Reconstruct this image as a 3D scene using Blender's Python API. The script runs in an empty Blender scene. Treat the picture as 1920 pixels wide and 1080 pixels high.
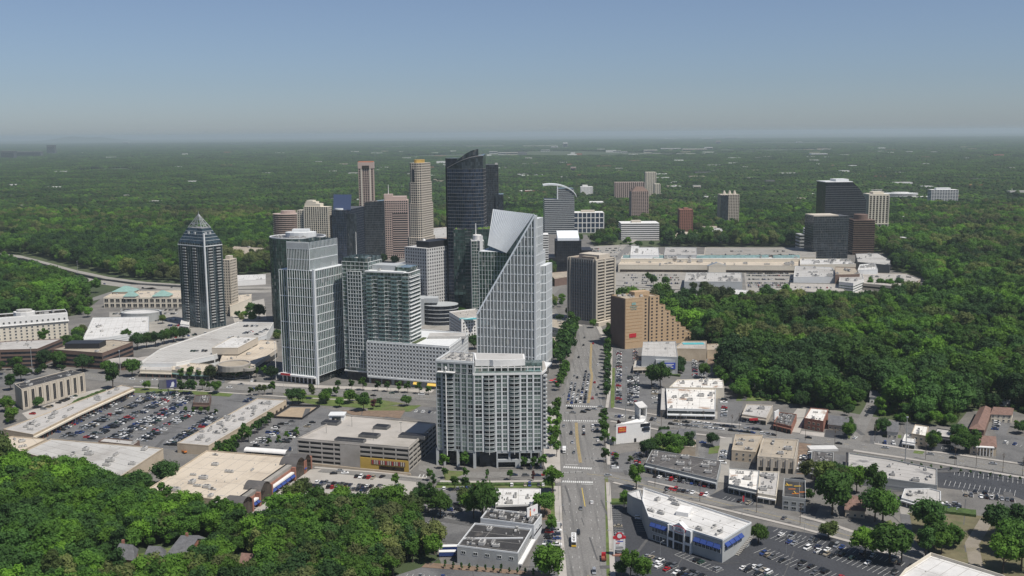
import bpy,math,random
import numpy as np
from mathutils import Vector,Matrix
rnd=random.Random(11)
SC=bpy.context.scene
COL=SC.collection
# ---------------------------------------------------------------- camera, world, sun, exposure
FPX,CX,CY,HC=1900.0,960.0,540.0,210.0
_p=math.atan(290/FPX);_a=math.radians(0.45)
_f=np.array([0,math.cos(_p),-math.sin(_p)])
_r0=np.array([1.0,0,0]);_u0=np.array([0,math.sin(_p),math.cos(_p)])
_r=math.cos(_a)*_r0-math.sin(_a)*_u0
_u=math.sin(_a)*_r0+math.cos(_a)*_u0
cam_data=bpy.data.cameras.new('camera')
cam_data.sensor_width=36.0
cam_data.lens=36.0*FPX/1920.0
cam_data.clip_start=1.0
cam_data.clip_end=150000.0
cam=bpy.data.objects.new('camera',cam_data)
COL.objects.link(cam)
cam.matrix_world=Matrix(((_r[0],_u[0],-_f[0],0),(_r[1],_u[1],-_f[1],0),(_r[2],_u[2],-_f[2],HC),(0,0,0,1)))
SC.camera=cam
SUN_EL,SUN_AZ=math.radians(60),math.radians(130)
W=bpy.data.worlds.new('World');SC.world=W;W.use_nodes=True
wn=W.node_tree.nodes;wl=W.node_tree.links
bgn=wn['Background']
sky=wn.new('ShaderNodeTexSky');sky.sky_type='NISHITA';sky.sun_disc=False
sky.sun_elevation=SUN_EL;sky.sun_rotation=SUN_AZ
sky.altitude=300;sky.air_density=1.0;sky.dust_density=0.45;sky.ozone_density=4.0
hs=wn.new('ShaderNodeHueSaturation');hs.inputs['Saturation'].default_value=0.72;wl.new(sky.outputs[0],hs.inputs['Color'])
tn_=wn.new('ShaderNodeMix');tn_.data_type='RGBA';tn_.blend_type='MULTIPLY';tn_.inputs[0].default_value=1.0;tn_.inputs[7].default_value=(0.68,0.77,0.935,1);wl.new(hs.outputs[0],tn_.inputs[6])
wl.new(tn_.outputs[2],bgn.inputs[0]);bgn.inputs[1].default_value=0.066
sd=bpy.data.lights.new('sun','SUN');sd.energy=4.2;sd.angle=math.radians(0.53);sd.color=(1.0,0.95,0.87)
sun=bpy.data.objects.new('sun',sd);COL.objects.link(sun)
_sv=Vector((math.sin(SUN_AZ)*math.cos(SUN_EL),math.cos(SUN_AZ)*math.cos(SUN_EL),math.sin(SUN_EL)))
sun.rotation_euler=_sv.to_track_quat('Z','Y').to_euler();sun.location=(200,300,500)
SC.view_settings.view_transform='Standard';SC.view_settings.look='None'
SC.view_settings.exposure=0.37;SC.view_settings.gamma=1.0;SC.view_settings.use_curve_mapping=False
SC.render.engine='CYCLES'
SC.cycles.use_denoising=True
SC.cycles.max_bounces=8;SC.cycles.diffuse_bounces=4;SC.cycles.glossy_bounces=3
SC.cycles.transparent_max_bounces=8;SC.cycles.volume_bounces=1
# ---------------------------------------------------------------- measuring: photograph pixel (1920 x 1080) -> place in the world
def P3(x,y,z=0.0):
 d=_f+(x-CX)/FPX*_r-(y-CY)/FPX*_u
 t=(z-HC)/d[2]
 return np.array([0,0,HC])+t*d
def P(x,y,z=0.0):
 q=P3(x,y,z);return(float(q[0]),float(q[1]))
def pix(q):
 v=np.array(q,float)-np.array([0,0,HC]);k=v@_f
 return CX+FPX*(v@_r)/k,CY-FPX*(v@_u)/k
def hgt(x,yb,yt):
 g=P(x,yb);lo,hi=-20.0,400.0
 for _ in range(40):
  m=(lo+hi)/2
  if pix((g[0],g[1],m))[1]>yt:lo=m
  else:hi=m
 return lo
def lerp(a,b,t):return tuple(a[i]+(b[i]-a[i])*t for i in range(len(a)))
def dist2(a,b):return math.hypot(a[0]-b[0],a[1]-b[1])
def area2(p):return 0.5*sum(p[i][0]*p[(i+1)%len(p)][1]-p[(i+1)%len(p)][0]*p[i][1]for i in range(len(p)))
def ccw(p):return list(p)if area2(p)>0 else list(p)[::-1]
def inpoly(pts,poly):
 pts=np.atleast_2d(pts);x,y=pts[:,0],pts[:,1];ins=np.zeros(len(pts),bool);n=len(poly)
 for i in range(n):
  x0,y0=poly[i];x1,y1=poly[(i+1)%n]
  c=((y0>y)!=(y1>y))
  with np.errstate(divide='ignore',invalid='ignore'):
   c&=x<(x1-x0)*(y-y0)/((y1-y0)if y1!=y0 else 1e-9)+x0
  ins^=c
 return ins
def offset(poly,d):
 n=len(poly);out=[]
 for i in range(n):
  a,b,c=poly[i-1],poly[i],poly[(i+1)%n]
  d1=Vector((b[0]-a[0],b[1]-a[1])).normalized();d2=Vector((c[0]-b[0],c[1]-b[1])).normalized()
  n1=Vector((d1.y,-d1.x));n2=Vector((d2.y,-d2.x));m=n1+n2
  if m.length<1e-6:m=n1.copy()
  m.normalize();k=d/max(0.35,m.dot(n1));out.append((b[0]+m.x*k,b[1]+m.y*k))
 return out
def strip(line,w,e0=0,e1=0):
 """polygon of a ribbon of width w along a world polyline"""
 L,R=[],[]
 n=len(line)
 for i in range(n):
  a=line[max(0,i-1)];b=line[min(n-1,i+1)]
  t=Vector((b[0]-a[0],b[1]-a[1])).normalized()
  ww=w[i]if isinstance(w,(list,tuple))else w
  L.append((line[i][0]-t.y*ww/2,line[i][1]+t.x*ww/2));R.append((line[i][0]+t.y*ww/2,line[i][1]-t.x*ww/2))
 return L,R
def dense(line,step):
 out=[]
 for a,b in zip(line[:-1],line[1:]):
  k=max(1,int(dist2(a,b)/step))
  out+=[lerp(a,b,i/k)for i in range(k)]
 return out+[line[-1]]
CLEAR=[]
def clear(poly,m=3.0):CLEAR.append(offset(ccw(poly),m))
# ---------------------------------------------------------------- materials
MATS={}
def _new(name):
 m=bpy.data.materials.new(name);m.use_nodes=True;nt=m.node_tree
 return m,nt,nt.nodes['Principled BSDF']
def _noise(nt,src,scale,detail=3.0,rough=0.6):
 n=nt.nodes.new('ShaderNodeTexNoise');n.inputs['Scale'].default_value=scale
 n.inputs['Detail'].default_value=detail;n.inputs['Roughness'].default_value=rough
 nt.links.new(src,n.inputs['Vector']);return n.outputs['Fac']
def _ramp(nt,src,stops,interp='LINEAR'):
 r=nt.nodes.new('ShaderNodeValToRGB');r.color_ramp.interpolation=interp
 while len(r.color_ramp.elements)<len(stops):r.color_ramp.elements.new(0.5)
 for e,(p,c)in zip(r.color_ramp.elements,stops):
  e.position=p;e.color=(c[0],c[1],c[2],1)
 nt.links.new(src,r.inputs[0]);return r.outputs[0]
def _mix(nt,fac,a,b,mode='MIX'):
 n=nt.nodes.new('ShaderNodeMix');n.data_type='RGBA';n.blend_type=mode
 for s,v in((n.inputs[0],fac),(n.inputs[6],a),(n.inputs[7],b)):
  if hasattr(v,'links')or hasattr(v,'is_linked'):nt.links.new(v,s)
  else:s.default_value=v if not isinstance(v,tuple)else(*v[:3],1)
 return n.outputs[2]
def mul(c,k):return tuple(min(1.0,x*k)for x in c[:3])
def mat(name,col,rough=0.75,metal=0.0,var=0.15,scale=0.25,stain=None,sscale=0.06,scut=(0.5,0.68),spec=0.4,fine=None,stretch=None):
 if name in MATS:return MATS[name]
 m,nt,b=_new(name)
 geo=nt.nodes.new('ShaderNodeNewGeometry').outputs['Position']
 f=_noise(nt,geo,scale,4)
 c=_ramp(nt,f,[(0.3,mul(col,1-var)),(0.7,mul(col,1+var))])
 if stain:
  sg=geo
  if stretch:
   vm=nt.nodes.new('ShaderNodeVectorMath');vm.operation='MULTIPLY';vm.inputs[1].default_value=stretch;nt.links.new(geo,vm.inputs[0]);sg=vm.outputs[0]
  s=_noise(nt,sg,sscale,5,0.65)
  sf=_ramp(nt,s,[(scut[0],(0,0,0)),(scut[1],(1,1,1))])
  c=_mix(nt,sf,c,stain)
 if fine:
  g=_noise(nt,geo,fine,2)
  c=_mix(nt,0.5,c,_ramp(nt,g,[(0.35,(0.35,0.35,0.35)),(0.65,(0.65,0.65,0.65))]),'OVERLAY')
 nt.links.new(c,b.inputs['Base Color'])
 b.inputs['Roughness'].default_value=rough;b.inputs['Metallic'].default_value=metal
 b.inputs['Specular IOR Level'].default_value=spec
 MATS[name]=m;return m
def glass(name,col,cell=(1.5,3.5),var=0.5,metal=0.55,rough=0.08,blind=0.0,bcol=(0.35,0.36,0.34)):
 """coated curtain-wall glass; every pane (a cell of the object's own space) has its own tint"""
 if name in MATS:return MATS[name]
 m,nt,b=_new(name)
 tc=nt.nodes.new('ShaderNodeTexCoord').outputs['Object']
 mp=nt.nodes.new('ShaderNodeVectorMath');mp.operation='MULTIPLY_ADD'
 mp.inputs[1].default_value=(1/cell[0],1/cell[0],1/cell[1]);mp.inputs[2].default_value=(0.37,0.41,0.31)
 nt.links.new(tc,mp.inputs[0])
 fl=nt.nodes.new('ShaderNodeVectorMath');fl.operation='FLOOR';nt.links.new(mp.outputs[0],fl.inputs[0])
 wnz=nt.nodes.new('ShaderNodeTexWhiteNoise');wnz.noise_dimensions='3D';nt.links.new(fl.outputs[0],wnz.inputs['Vector'])
 stops=[(0.0,mul(col,1-var)),(0.6,col),(0.95,mul(col,1+var))]
 c=_ramp(nt,wnz.outputs['Value'],stops)
 if blind>0:
  w2=nt.nodes.new('ShaderNodeTexWhiteNoise');w2.noise_dimensions='4D';w2.inputs['W'].default_value=3.3
  nt.links.new(fl.outputs[0],w2.inputs['Vector'])
  fac=_ramp(nt,w2.outputs['Value'],[(1-blind,(0,0,0)),(1-blind+0.01,(1,1,1))],'CONSTANT')
  c=_mix(nt,fac,c,bcol)
 nt.links.new(c,b.inputs['Base Color'])
 b.inputs['Metallic'].default_value=metal;b.inputs['Roughness'].default_value=rough
 # panes are never perfectly flat: a little waviness breaks the mirror
 ge=nt.nodes.new('ShaderNodeNewGeometry').outputs['Position']
 nz=_noise(nt,ge,0.12,2)
 bp=nt.nodes.new('ShaderNodeBump');bp.inputs['Strength'].default_value=0.25;bp.inputs['Distance'].default_value=1.0
 nt.links.new(nz,bp.inputs['Height']);nt.links.new(bp.outputs[0],b.inputs['Normal'])
 MATS[name]=m;return m
 # ---------------------------------------------------------------- mesh building
class MB:
 def __init__(s):s.v=[];s.f=[];s.m=[]
 def quad(s,*pts,m=0):
  k=len(s.v);s.v+=[tuple(p)for p in pts];s.f.append(tuple(range(k,k+len(pts))));s.m.append(m)
 def box(s,x0,y0,z0,x1,y1,z1,m=0):
  if x1<x0:x0,x1=x1,x0
  if y1<y0:y0,y1=y1,y0
  k=len(s.v)
  s.v+=[(x0,y0,z0),(x1,y0,z0),(x1,y1,z0),(x0,y1,z0),(x0,y0,z1),(x1,y0,z1),(x1,y1,z1),(x0,y1,z1)]
  for q in((0,3,2,1),(4,5,6,7),(0,1,5,4),(1,2,6,5),(2,3,7,6),(3,0,4,7)):
   s.f.append(tuple(k+i for i in q));s.m.append(m)
 def prism(s,poly,z0,z1,ms=0,mt=None,top=True,bottom=True):
  poly=ccw(poly);n=len(poly);k=len(s.v);mt=ms if mt is None else mt
  zt=z1 if isinstance(z1,(list,tuple))else[z1]*n
  s.v+=[(p[0],p[1],z0)for p in poly]+[(p[0],p[1],zt[i])for i,p in enumerate(poly)]
  for i in range(n):
   j=(i+1)%n;s.f.append((k+i,k+j,k+n+j,k+n+i));s.m.append(ms)
  if top:s.f.append(tuple(range(k+n,k+2*n)));s.m.append(mt)
  if bottom:s.f.append(tuple(range(k+n-1,k-1,-1)));s.m.append(ms)
 def bar(s,a,b,w,z0,z1,out=0.0,m=0):
  """upright slab along the ground segment a-b, w thick, its outer face 'out' beyond the segment (right-hand side)"""
  t=Vector((b[0]-a[0],b[1]-a[1])).normalized();n=Vector((t.y,-t.x))
  o=n*out;i=n*(out-w)
  s.prism([(a[0]+o.x,a[1]+o.y),(b[0]+o.x,b[1]+o.y),(b[0]+i.x,b[1]+i.y),(a[0]+i.x,a[1]+i.y)],z0,z1,m)
 def tube(s,p,q,r0,r1,n=6,m=0,cap=True):
  p=Vector(p);q=Vector(q);d=(q-p).normalized()
  u=d.orthogonal().normalized();w=d.cross(u);k=len(s.v)
  for c,r in((p,r0),(q,r1)):
   for i in range(n):
    a=2*math.pi*i/n;s.v.append(tuple(c+u*math.cos(a)*r+w*math.sin(a)*r))
  for i in range(n):
   j=(i+1)%n;s.f.append((k+i,k+j,k+n+j,k+n+i));s.m.append(m)
  if cap:
   s.f.append(tuple(range(k+n,k+2*n)));s.m.append(m);s.f.append(tuple(range(k+n-1,k-1,-1)));s.m.append(m)
 def data(s,name,mats,smooth=False):
  me=bpy.data.meshes.new(name);me.from_pydata(s.v,[],s.f)
  for mm in(mats if isinstance(mats,(list,tuple))else[mats]):me.materials.append(mm)
  me.polygons.foreach_set('material_index',s.m)
  if smooth:me.polygons.foreach_set('use_smooth',[True]*len(s.f))
  me.update();return me
 def build(s,name,mats,parent=None,smooth=False,**props):
  return link(name,s.data(name,mats,smooth),parent,**props)
def link(name,me,parent=None,loc=None,rz=0.0,scale=None,**props):
 o=bpy.data.objects.new(name,me);COL.objects.link(o)
 if parent is not None:o.parent=parent
 if loc is not None:o.location=loc
 if rz:o.rotation_euler=(0,0,rz)
 if scale is not None:o.scale=scale
 for k,v in props.items():o[k]=v
 return o
def thing(name,label,cat,loc=(0,0,0),rz=0.0,group=None):
 o=bpy.data.objects.new(name,None);COL.objects.link(o);o.empty_display_size=1
 o.location=loc;o.rotation_euler=(0,0,rz);o['label']=label;o['category']=cat
 if group:o['group']=group
 return o
def tag(o,label,cat,group=None):
 o['label']=label;o['category']=cat
 if group:o['group']=group
 return o
def sheet(name,poly,z,m,kind='structure',thick=0.0):
 b=MB();poly=ccw(poly)
 if thick:b.prism(poly,z-thick,z,bottom=False)
 else:b.quad(*[(p[0],p[1],z)for p in poly])
 return b.build(name,m,kind=kind)
def ribbon(name,line,w,z,m,kind='structure',thick=0.0):
 L,R=strip(line,w);b=MB()
 for i in range(len(L)-1):
  b.quad((R[i][0],R[i][1],z),(R[i+1][0],R[i+1][1],z),(L[i+1][0],L[i+1][1],z),(L[i][0],L[i][1],z))
  if thick:
   for S in(L,R):b.quad((S[i][0],S[i][1],z-thick),(S[i+1][0],S[i+1][1],z-thick),(S[i+1][0],S[i+1][1],z),(S[i][0],S[i][1],z))
 return b.build(name,m,kind=kind)
 # ---------------------------------------------------------------- material palette
M=dict(
asphalt=mat('asphalt',(0.128,0.122,0.114),0.9,var=0.18,scale=0.08,fine=1.2,stain=(0.18,0.168,0.152),sscale=0.03),
asphalt_dark=mat('asphalt_dark',(0.042,0.044,0.05),0.85,var=0.15,scale=0.06,fine=0.8),
asphalt_mid=mat('asphalt_mid',(0.125,0.124,0.124),0.9,var=0.16,scale=0.05,fine=1.0,stain=(0.075,0.075,0.078),sscale=0.04),
road=mat('road_asphalt',(0.172,0.166,0.156),0.9,var=0.12,scale=0.05,fine=0.9,stain=(0.13,0.126,0.12),sscale=0.05),
road_main=mat('main_road_asphalt',(0.172,0.166,0.158),0.9,var=0.10,scale=0.05,fine=0.9,stain=(0.112,0.109,0.105),sscale=1.0,stretch=(0.42,0.011,1.0),scut=(0.47,0.66)),
concrete=mat('concrete',(0.27,0.255,0.23),0.85,var=0.1,scale=0.15,stain=(0.19,0.18,0.16),sscale=0.05),
concrete_pale=mat('concrete_pale',(0.36,0.335,0.305),0.85,var=0.1,scale=0.1,stain=(0.27,0.25,0.22),sscale=0.04),
concrete_lot=mat('concrete_lot',(0.33,0.31,0.28),0.85,var=0.08,scale=0.08,stain=(0.3,0.28,0.25),sscale=0.06),
kerb=mat('kerb',(0.42,0.39,0.35),0.85),
soil=mat('soil',(0.06,0.075,0.03),0.95,var=0.35,scale=0.02,stain=(0.1,0.085,0.05),sscale=0.012,scut=(0.58,0.7)),
grass=mat('grass',(0.085,0.12,0.03),0.95,var=0.3,scale=0.15,stain=(0.13,0.12,0.06),sscale=0.06),
dry=mat('dry_grass',(0.125,0.11,0.062),0.95,var=0.3,scale=0.12,stain=(0.085,0.095,0.04),sscale=0.07),
mulch=mat('mulch',(0.17,0.12,0.085),0.95,var=0.25,scale=0.3),
sand=mat('tan_gravel',(0.30,0.235,0.165),0.95,var=0.15,scale=0.2),
paint_white=mat('marking_paint',(0.55,0.55,0.53),0.7,var=0.05),
paint_yellow=mat('yellow_paint',(0.45,0.33,0.07),0.7,var=0.15),
shaded_white=mat('shaded_white_panel',(0.47,0.465,0.455),0.7,var=0.05),  # white darkened in place of a neighbouring tower's shadow
white=mat('white_render',(0.66,0.65,0.63),0.7,var=0.05),
white_roof=mat('white_membrane',(0.56,0.55,0.53),0.6,var=0.06,stain=(0.40,0.39,0.37),sscale=0.06,scut=(0.5,0.72)),
rust_roof=mat('rusty_white_membrane',(0.63,0.61,0.57),0.7,var=0.08,stain=(0.30,0.20,0.14),sscale=0.09,scut=(0.56,0.66)),
grey_roof=mat('grey_membrane',(0.40,0.385,0.365),0.75,var=0.07,scale=0.06,stain=(0.33,0.315,0.295),sscale=0.05),
pale_roof=mat('pale_grey_membrane',(0.40,0.39,0.37),0.75,var=0.06,scale=0.04,stain=(0.30,0.285,0.265),sscale=0.03),
stain_roof=mat('stained_grey_membrane',(0.36,0.345,0.325),0.75,var=0.1,scale=0.05,stain=(0.17,0.165,0.165),sscale=0.05,scut=(0.58,0.66)),
tan_roof=mat('cream_membrane',(0.49,0.425,0.34),0.75,var=0.05,scale=0.05,stain=(0.38,0.32,0.25),sscale=0.03),
brown_roof=mat('tan_gravel_roof',(0.33,0.285,0.225),0.85,var=0.12,scale=0.1,stain=(0.25,0.21,0.16),sscale=0.06),
dark_roof=mat('dark_gravel_roof',(0.085,0.08,0.078),0.85,var=0.25,scale=0.1,stain=(0.20,0.175,0.15),sscale=0.05,scut=(0.56,0.7)),
black_roof=mat('black_tar_roof',(0.035,0.034,0.034),0.75,var=0.3,scale=0.12,stain=(0.13,0.115,0.10),sscale=0.07,scut=(0.58,0.72)),
shingle=mat('grey_shingle',(0.115,0.115,0.12),0.9,var=0.2,scale=0.5,fine=1.5),
brown_shingle=mat('brown_shingle',(0.17,0.105,0.085),0.9,var=0.2,scale=0.4,fine=1.5),
red_tile=mat('red_tile',(0.42,0.15,0.08),0.8,var=0.15),
teal_roof=mat('verdigris_copper',(0.20,0.32,0.29),0.6,var=0.12,scale=0.3),
tan_wall=mat('tan_stucco',(0.46,0.385,0.29),0.85,var=0.07,stain=(0.38,0.31,0.23),sscale=0.08),
beige=mat('beige_precast',(0.47,0.42,0.35),0.8,var=0.05),
cream=mat('cream_stucco',(0.58,0.53,0.44),0.8,var=0.05),
pink=mat('pink_granite',(0.42,0.33,0.29),0.6,var=0.06),
orange_brick=mat('orange_brick',(0.40,0.285,0.175),0.85,var=0.08,scale=0.4),
brick=mat('red_brick',(0.26,0.12,0.085),0.85,var=0.15,scale=0.4),
brown_wall=mat('brown_panel',(0.15,0.10,0.08),0.8,var=0.1),
grey_wall=mat('grey_stucco',(0.33,0.34,0.335),0.85,var=0.05,stain=(0.28,0.285,0.28),sscale=0.08),
light_grey=mat('light_grey_panel',(0.60,0.61,0.61),0.6,var=0.05),
mid_grey=mat('mid_grey_panel',(0.37,0.385,0.39),0.6,var=0.06),
dark_grey=mat('dark_grey_panel',(0.075,0.078,0.085),0.6,var=0.1),
black=mat('black_panel',(0.02,0.02,0.024),0.5,var=0.1),
metal=mat('galvanised_steel',(0.45,0.46,0.46),0.45,metal=0.6,var=0.1),
unit=mat('rooftop_unit_metal',(0.42,0.41,0.39),0.6,var=0.15,scale=0.8),
unit_dark=mat('dark_unit_metal',(0.12,0.12,0.12),0.6,var=0.2),
alu=mat('aluminium_fin',(0.60,0.62,0.63),0.5,metal=0.0,var=0.04),
louvre=mat('louvre_aluminium',(0.72,0.76,0.79),0.45,metal=0.0,var=0.04),
silver_band=mat('bronze_band',(0.30,0.285,0.285),0.4,metal=0.4,var=0.05),
gold=mat('gold_crown',(0.55,0.36,0.10),0.45,metal=0.4,var=0.1),
pool=mat('pool_water',(0.10,0.42,0.46),0.1,var=0.1),
bark=mat('bark',(0.085,0.065,0.05),0.95,var=0.3,scale=1.0),
awn_blue=mat('blue_canvas',(0.022,0.05,0.2),0.8,var=0.1),
awn_yellow=mat('yellow_canvas',(0.70,0.47,0.10),0.8,var=0.08),
sign_red=mat('sign_red',(0.42,0.02,0.03),0.5,var=0.05),
sign_blue=mat('sign_blue',(0.03,0.06,0.34),0.5,var=0.08),
sign_yellow=mat('sign_yellow',(0.72,0.46,0.05),0.5,var=0.03),
ochre=mat('ochre_stucco',(0.46,0.31,0.07),0.8,var=0.08),
seam=mat('roof_seam',(0.30,0.285,0.265),0.8),
median=mat('median_concrete',(0.26,0.20,0.11),0.9,var=0.2,scale=0.4),
wood=mat('timber',(0.30,0.22,0.14),0.85,var=0.1),
orange=mat('orange_canvas',(0.62,0.20,0.04),0.8,var=0.1),
rubber=mat('rubber',(0.02,0.02,0.02),0.9,var=0.1),
void=mat('painted_opening_shade',(0.035,0.034,0.032),0.9,var=0.1),  # near black paints the shade inside open decks and loading bays
g_green=glass('green_glass',(0.07,0.12,0.105),(1.6,3.8),0.55,0.5,blind=0.05),
g_teal=glass('teal_glass',(0.16,0.21,0.20),(1.6,3.0),0.6,0.5,blind=0.12),
g_dark=glass('dark_glass',(0.045,0.056,0.066),(2.0,3.9),0.5,0.4,blind=0.03,bcol=(0.12,0.12,0.12)),
g_black=glass('black_glass',(0.026,0.031,0.042),(2.0,3.9),0.4,0.35),
g_navy=glass('navy_glass',(0.035,0.05,0.082),(2.0,3.9),0.45,0.45,0.06),
g_blue=glass('blue_glass',(0.05,0.075,0.125),(2.0,3.9),0.35,0.5),
g_silver=glass('silver_glass',(0.095,0.13,0.14),(1.5,4.0),0.5,0.5,blind=0.06),
g_win=glass('window_dark',(0.035,0.042,0.045),(1.3,3.0),0.7,0.25,blind=0.08,bcol=(0.2,0.2,0.19)),
g_brown=glass('bronze_glass',(0.05,0.038,0.03),(1.8,3.8),0.4,0.4),
skylight=glass('skylight_glass',(0.20,0.30,0.29),(3.0,3.0),0.2,0.3,0.2),
)
# ---------------------------------------------------------------- building kit
def facing(a,b,p0=(0,0)):
 """outward normal of the edge of a CCW polygon looks towards the camera"""
 t=Vector((b[0]-a[0],b[1]-a[1])).normalized();n=Vector((t.y,-t.x))
 mid=Vector(((a[0]+b[0])/2+p0[0],(a[1]+b[1])/2+p0[1]));return n.dot((-mid).normalized())
def facade(par,poly,z0,z1,fh,g,band=None,bh=0.8,bp=0.15,mull=None,ms=1.5,mw=0.2,mp=0.3,roofm=None,p0=(0,0),gname='glazing',edges=None,zb=None,mname='mullion',off=0.0):
 poly=ccw(poly);n=max(1,round((z1-z0)/fh))
 b=MB();b.prism(poly,z0,z1,0,1);par=b.build(gname,[g,roofm or M['grey_roof']],par)
 if band is not None:
  b=MB();op=offset(poly,bp)
  for k in range(n+1):
   zc=z0+(z1-z0)*k/n
   lo=max(z0-(0 if k else 0.02),zc-bh/2);hi=min(z1+0.06,zc+bh/2)if k<n else z1+0.06
   b.prism(op,lo,hi)
  b.build('floor_band',band,par,kind='stuff')
 if mull is not None:
  b=MB()
  for i in range(len(poly)):
   a,c=poly[i],poly[(i+1)%len(poly)]
   if facing(a,c,p0)<-0.35:continue
   if edges is not None and i not in edges:continue
   L=dist2(a,c);k=max(1,round(L/ms));t=Vector((c[0]-a[0],c[1]-a[1])).normalized()
   for j in range(k+1):
    q=lerp(a,c,j/k);s0=(q[0]-t.x*mw/2,q[1]-t.y*mw/2);s1=(q[0]+t.x*mw/2,q[1]+t.y*mw/2)
    b.bar(s0,s1,mp+0.1,z0 if zb is None else zb,z1+0.03,mp)
  if b.f:b.build(mname,mull,par,kind='stuff')
UNIT={}
def unit_mesh(k):
 if k in UNIT:return UNIT[k]
 b=MB()
 if k==0:
  b.box(-1.5,-1,0,1.5,1,0.25,1);b.box(-1.6,-1.1,0.25,1.6,1.1,1.55)
  b.box(1.6,-0.8,0.6,2.2,0.8,1.4);b.tube((-0.6,0,1.55),(-0.6,0,1.8),0.7,0.7,10,1);b.tube((0.8,0,1.55),(0.8,0,1.75),0.5,0.5,10,1)
 elif k==1:
  for i in range(3):
   b.box(-2+i*1.4,-0.6,0.15,-0.9+i*1.4,0.6,1.1);b.tube((-1.45+i*1.4,0,1.1),(-1.45+i*1.4,0,1.2),0.42,0.42,8,1)
  b.box(-2.1,-0.1,0,2.1,0.1,0.15,1)
 else:
  b.box(-2.2,-0.4,0.3,1.2,0.4,1.0);b.box(1.2,-0.5,0,2.0,0.5,1.4);b.box(-0.6,-0.6,1.0,0.5,0.6,1.5,1)
 UNIT[k]=b.data('rooftop_unit',[M['unit'],M['unit_dark']]);return UNIT[k]
def units(par,poly,z,n,yaw=0.0,smin=0.8,smax=1.5,seed=0):
 r=random.Random(seed*77+n);poly=offset(ccw(poly),-2.5)
 xs=[p[0]for p in poly];ys=[p[1]for p in poly];k=0;put=[]
 for _ in range(n*30):
  if k>=n:break
  q=(r.uniform(min(xs),max(xs)),r.uniform(min(ys),max(ys)))
  if not inpoly(q,poly)[0]or any(dist2(q,w)<4.5 for w in put):continue
  put.append(q);s=r.uniform(smin,smax)
  link('rooftop_unit',unit_mesh(r.choice((0,0,1,2))),par,(q[0],q[1],z),yaw+r.choice((0,1.5708)),(s,s,s));k+=1
def parapet(par,poly,z,h,w,m,name='parapet'):
 poly=ccw(poly);inn=offset(poly,-w);b=MB();n=len(poly)
 for i in range(n):
  j=(i+1)%n;a,c,d,e=poly[i],poly[j],inn[j],inn[i]
  b.quad((*a,z-0.3),(*c,z-0.3),(*c,z+h),(*a,z+h));b.quad((*c,z+h),(*d,z+h),(*e,z+h),(*a,z+h));b.quad((*d,z+h),(*d,z),(*e,z),(*e,z+h))
 return b.build(name,m,par)
SEED=[0]
def roof_detail(par,poly,z,sp,seed):
 """membrane seams right across a flat roof, small vents"""
 n=len(poly);e=max(range(n),key=lambda i:dist2(poly[i],poly[(i+1)%n]));a,c=poly[e],poly[(e+1)%n]
 t=Vector((c[0]-a[0],c[1]-a[1])).normalized();m=Vector((-t.y,t.x));b=MB();r=random.Random(seed)
 for d,o,s in((t,m,sp),(m,t,sp*2.7)):
  k=-60
  while k<60:
   k+=1;q=(a[0]+o.x*(k+0.4)*s,a[1]+o.y*(k+0.4)*s);hits=[]
   for i in range(n):
    p0,p1=poly[i],poly[(i+1)%n];ex,ey=p1[0]-p0[0],p1[1]-p0[1];den=d.x*ey-d.y*ex
    if abs(den)<1e-9:continue
    v=((q[0]-p0[0])*d.y-(q[1]-p0[1])*d.x)/(ex*d.y-ey*d.x)
    if 0<=v<1:hits.append((p0[0]+ex*v-q[0])*d.x+(p0[1]+ey*v-q[1])*d.y)
   hits.sort()
   for h0,h1 in zip(hits[::2],hits[1::2]):
    if h1-h0>2:p0=(q[0]+d.x*(h0+.4),q[1]+d.y*(h0+.4));p1=(q[0]+d.x*(h1-.4),q[1]+d.y*(h1-.4));b.bar(p0,p1,0.16,z,z+0.05+(0.01 if s==sp else 0),0.08)
 if b.f:b.build('roof_seam',M['seam'],par,kind='stuff')
 xs=[p[0]for p in poly];ys=[p[1]for p in poly];b=MB();inn=offset(poly,-1.2)
 for i in range(int(min(26,abs(area2(poly))/55))):
  q=(r.uniform(min(xs),max(xs)),r.uniform(min(ys),max(ys)))
  if inpoly(q,inn)[0]:s=r.uniform(0.15,0.4);b.tube((*q,z),(*q,z+r.uniform(0.4,1.0)),s,s,6)
 if b.f:b.build('roof_vent',M['unit_dark']if r.random()<0.5 else M['unit'],par,kind='stuff')
def nseed():SEED[0]+=1;return SEED[0]
WIN={}
def win_mesh(g,f):
 key=(g.name,f.name)
 if key in WIN:return WIN[key]
 b=MB()
 b.quad((-0.44,-0.06,0.06),(0.44,-0.06,0.06),(0.44,-0.06,0.94),(-0.44,-0.06,0.94),m=1)
 for x0,x1,z0,z1 in((-0.5,-0.44,0,1),(0.44,0.5,0,1),(-0.44,0.44,0,0.06),(-0.44,0.44,0.94,1),(-0.02,0.02,0.06,0.94)):
  b.box(x0,-0.14,z0,x1,0.0,z1)
 WIN[key]=b.data('window',[f,g]);return WIN[key]
def wins(par,a,b,z0,rows,fh,ww,wh,sp,g='g_win',f='mid_grey',inset=2.0,out=0.0,name='window'):
 """windows one by one along the wall a-b (outside on the right-hand side)"""
 L=dist2(a,b);t=Vector((b[0]-a[0],b[1]-a[1])).normalized();n=Vector((t.y,-t.x))
 k=max(1,int((L-2*inset)/sp)+1);ang=math.atan2(t.y,t.x)
 for r in range(rows):
  for i in range(k):
   d=L/2+(i-(k-1)/2)*sp
   link(name,win_mesh(M[g],M[f]),par,(a[0]+t.x*d+n.x*out,a[1]+t.y*d+n.y*out,z0+r*fh),ang,(ww,1,wh))
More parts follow.
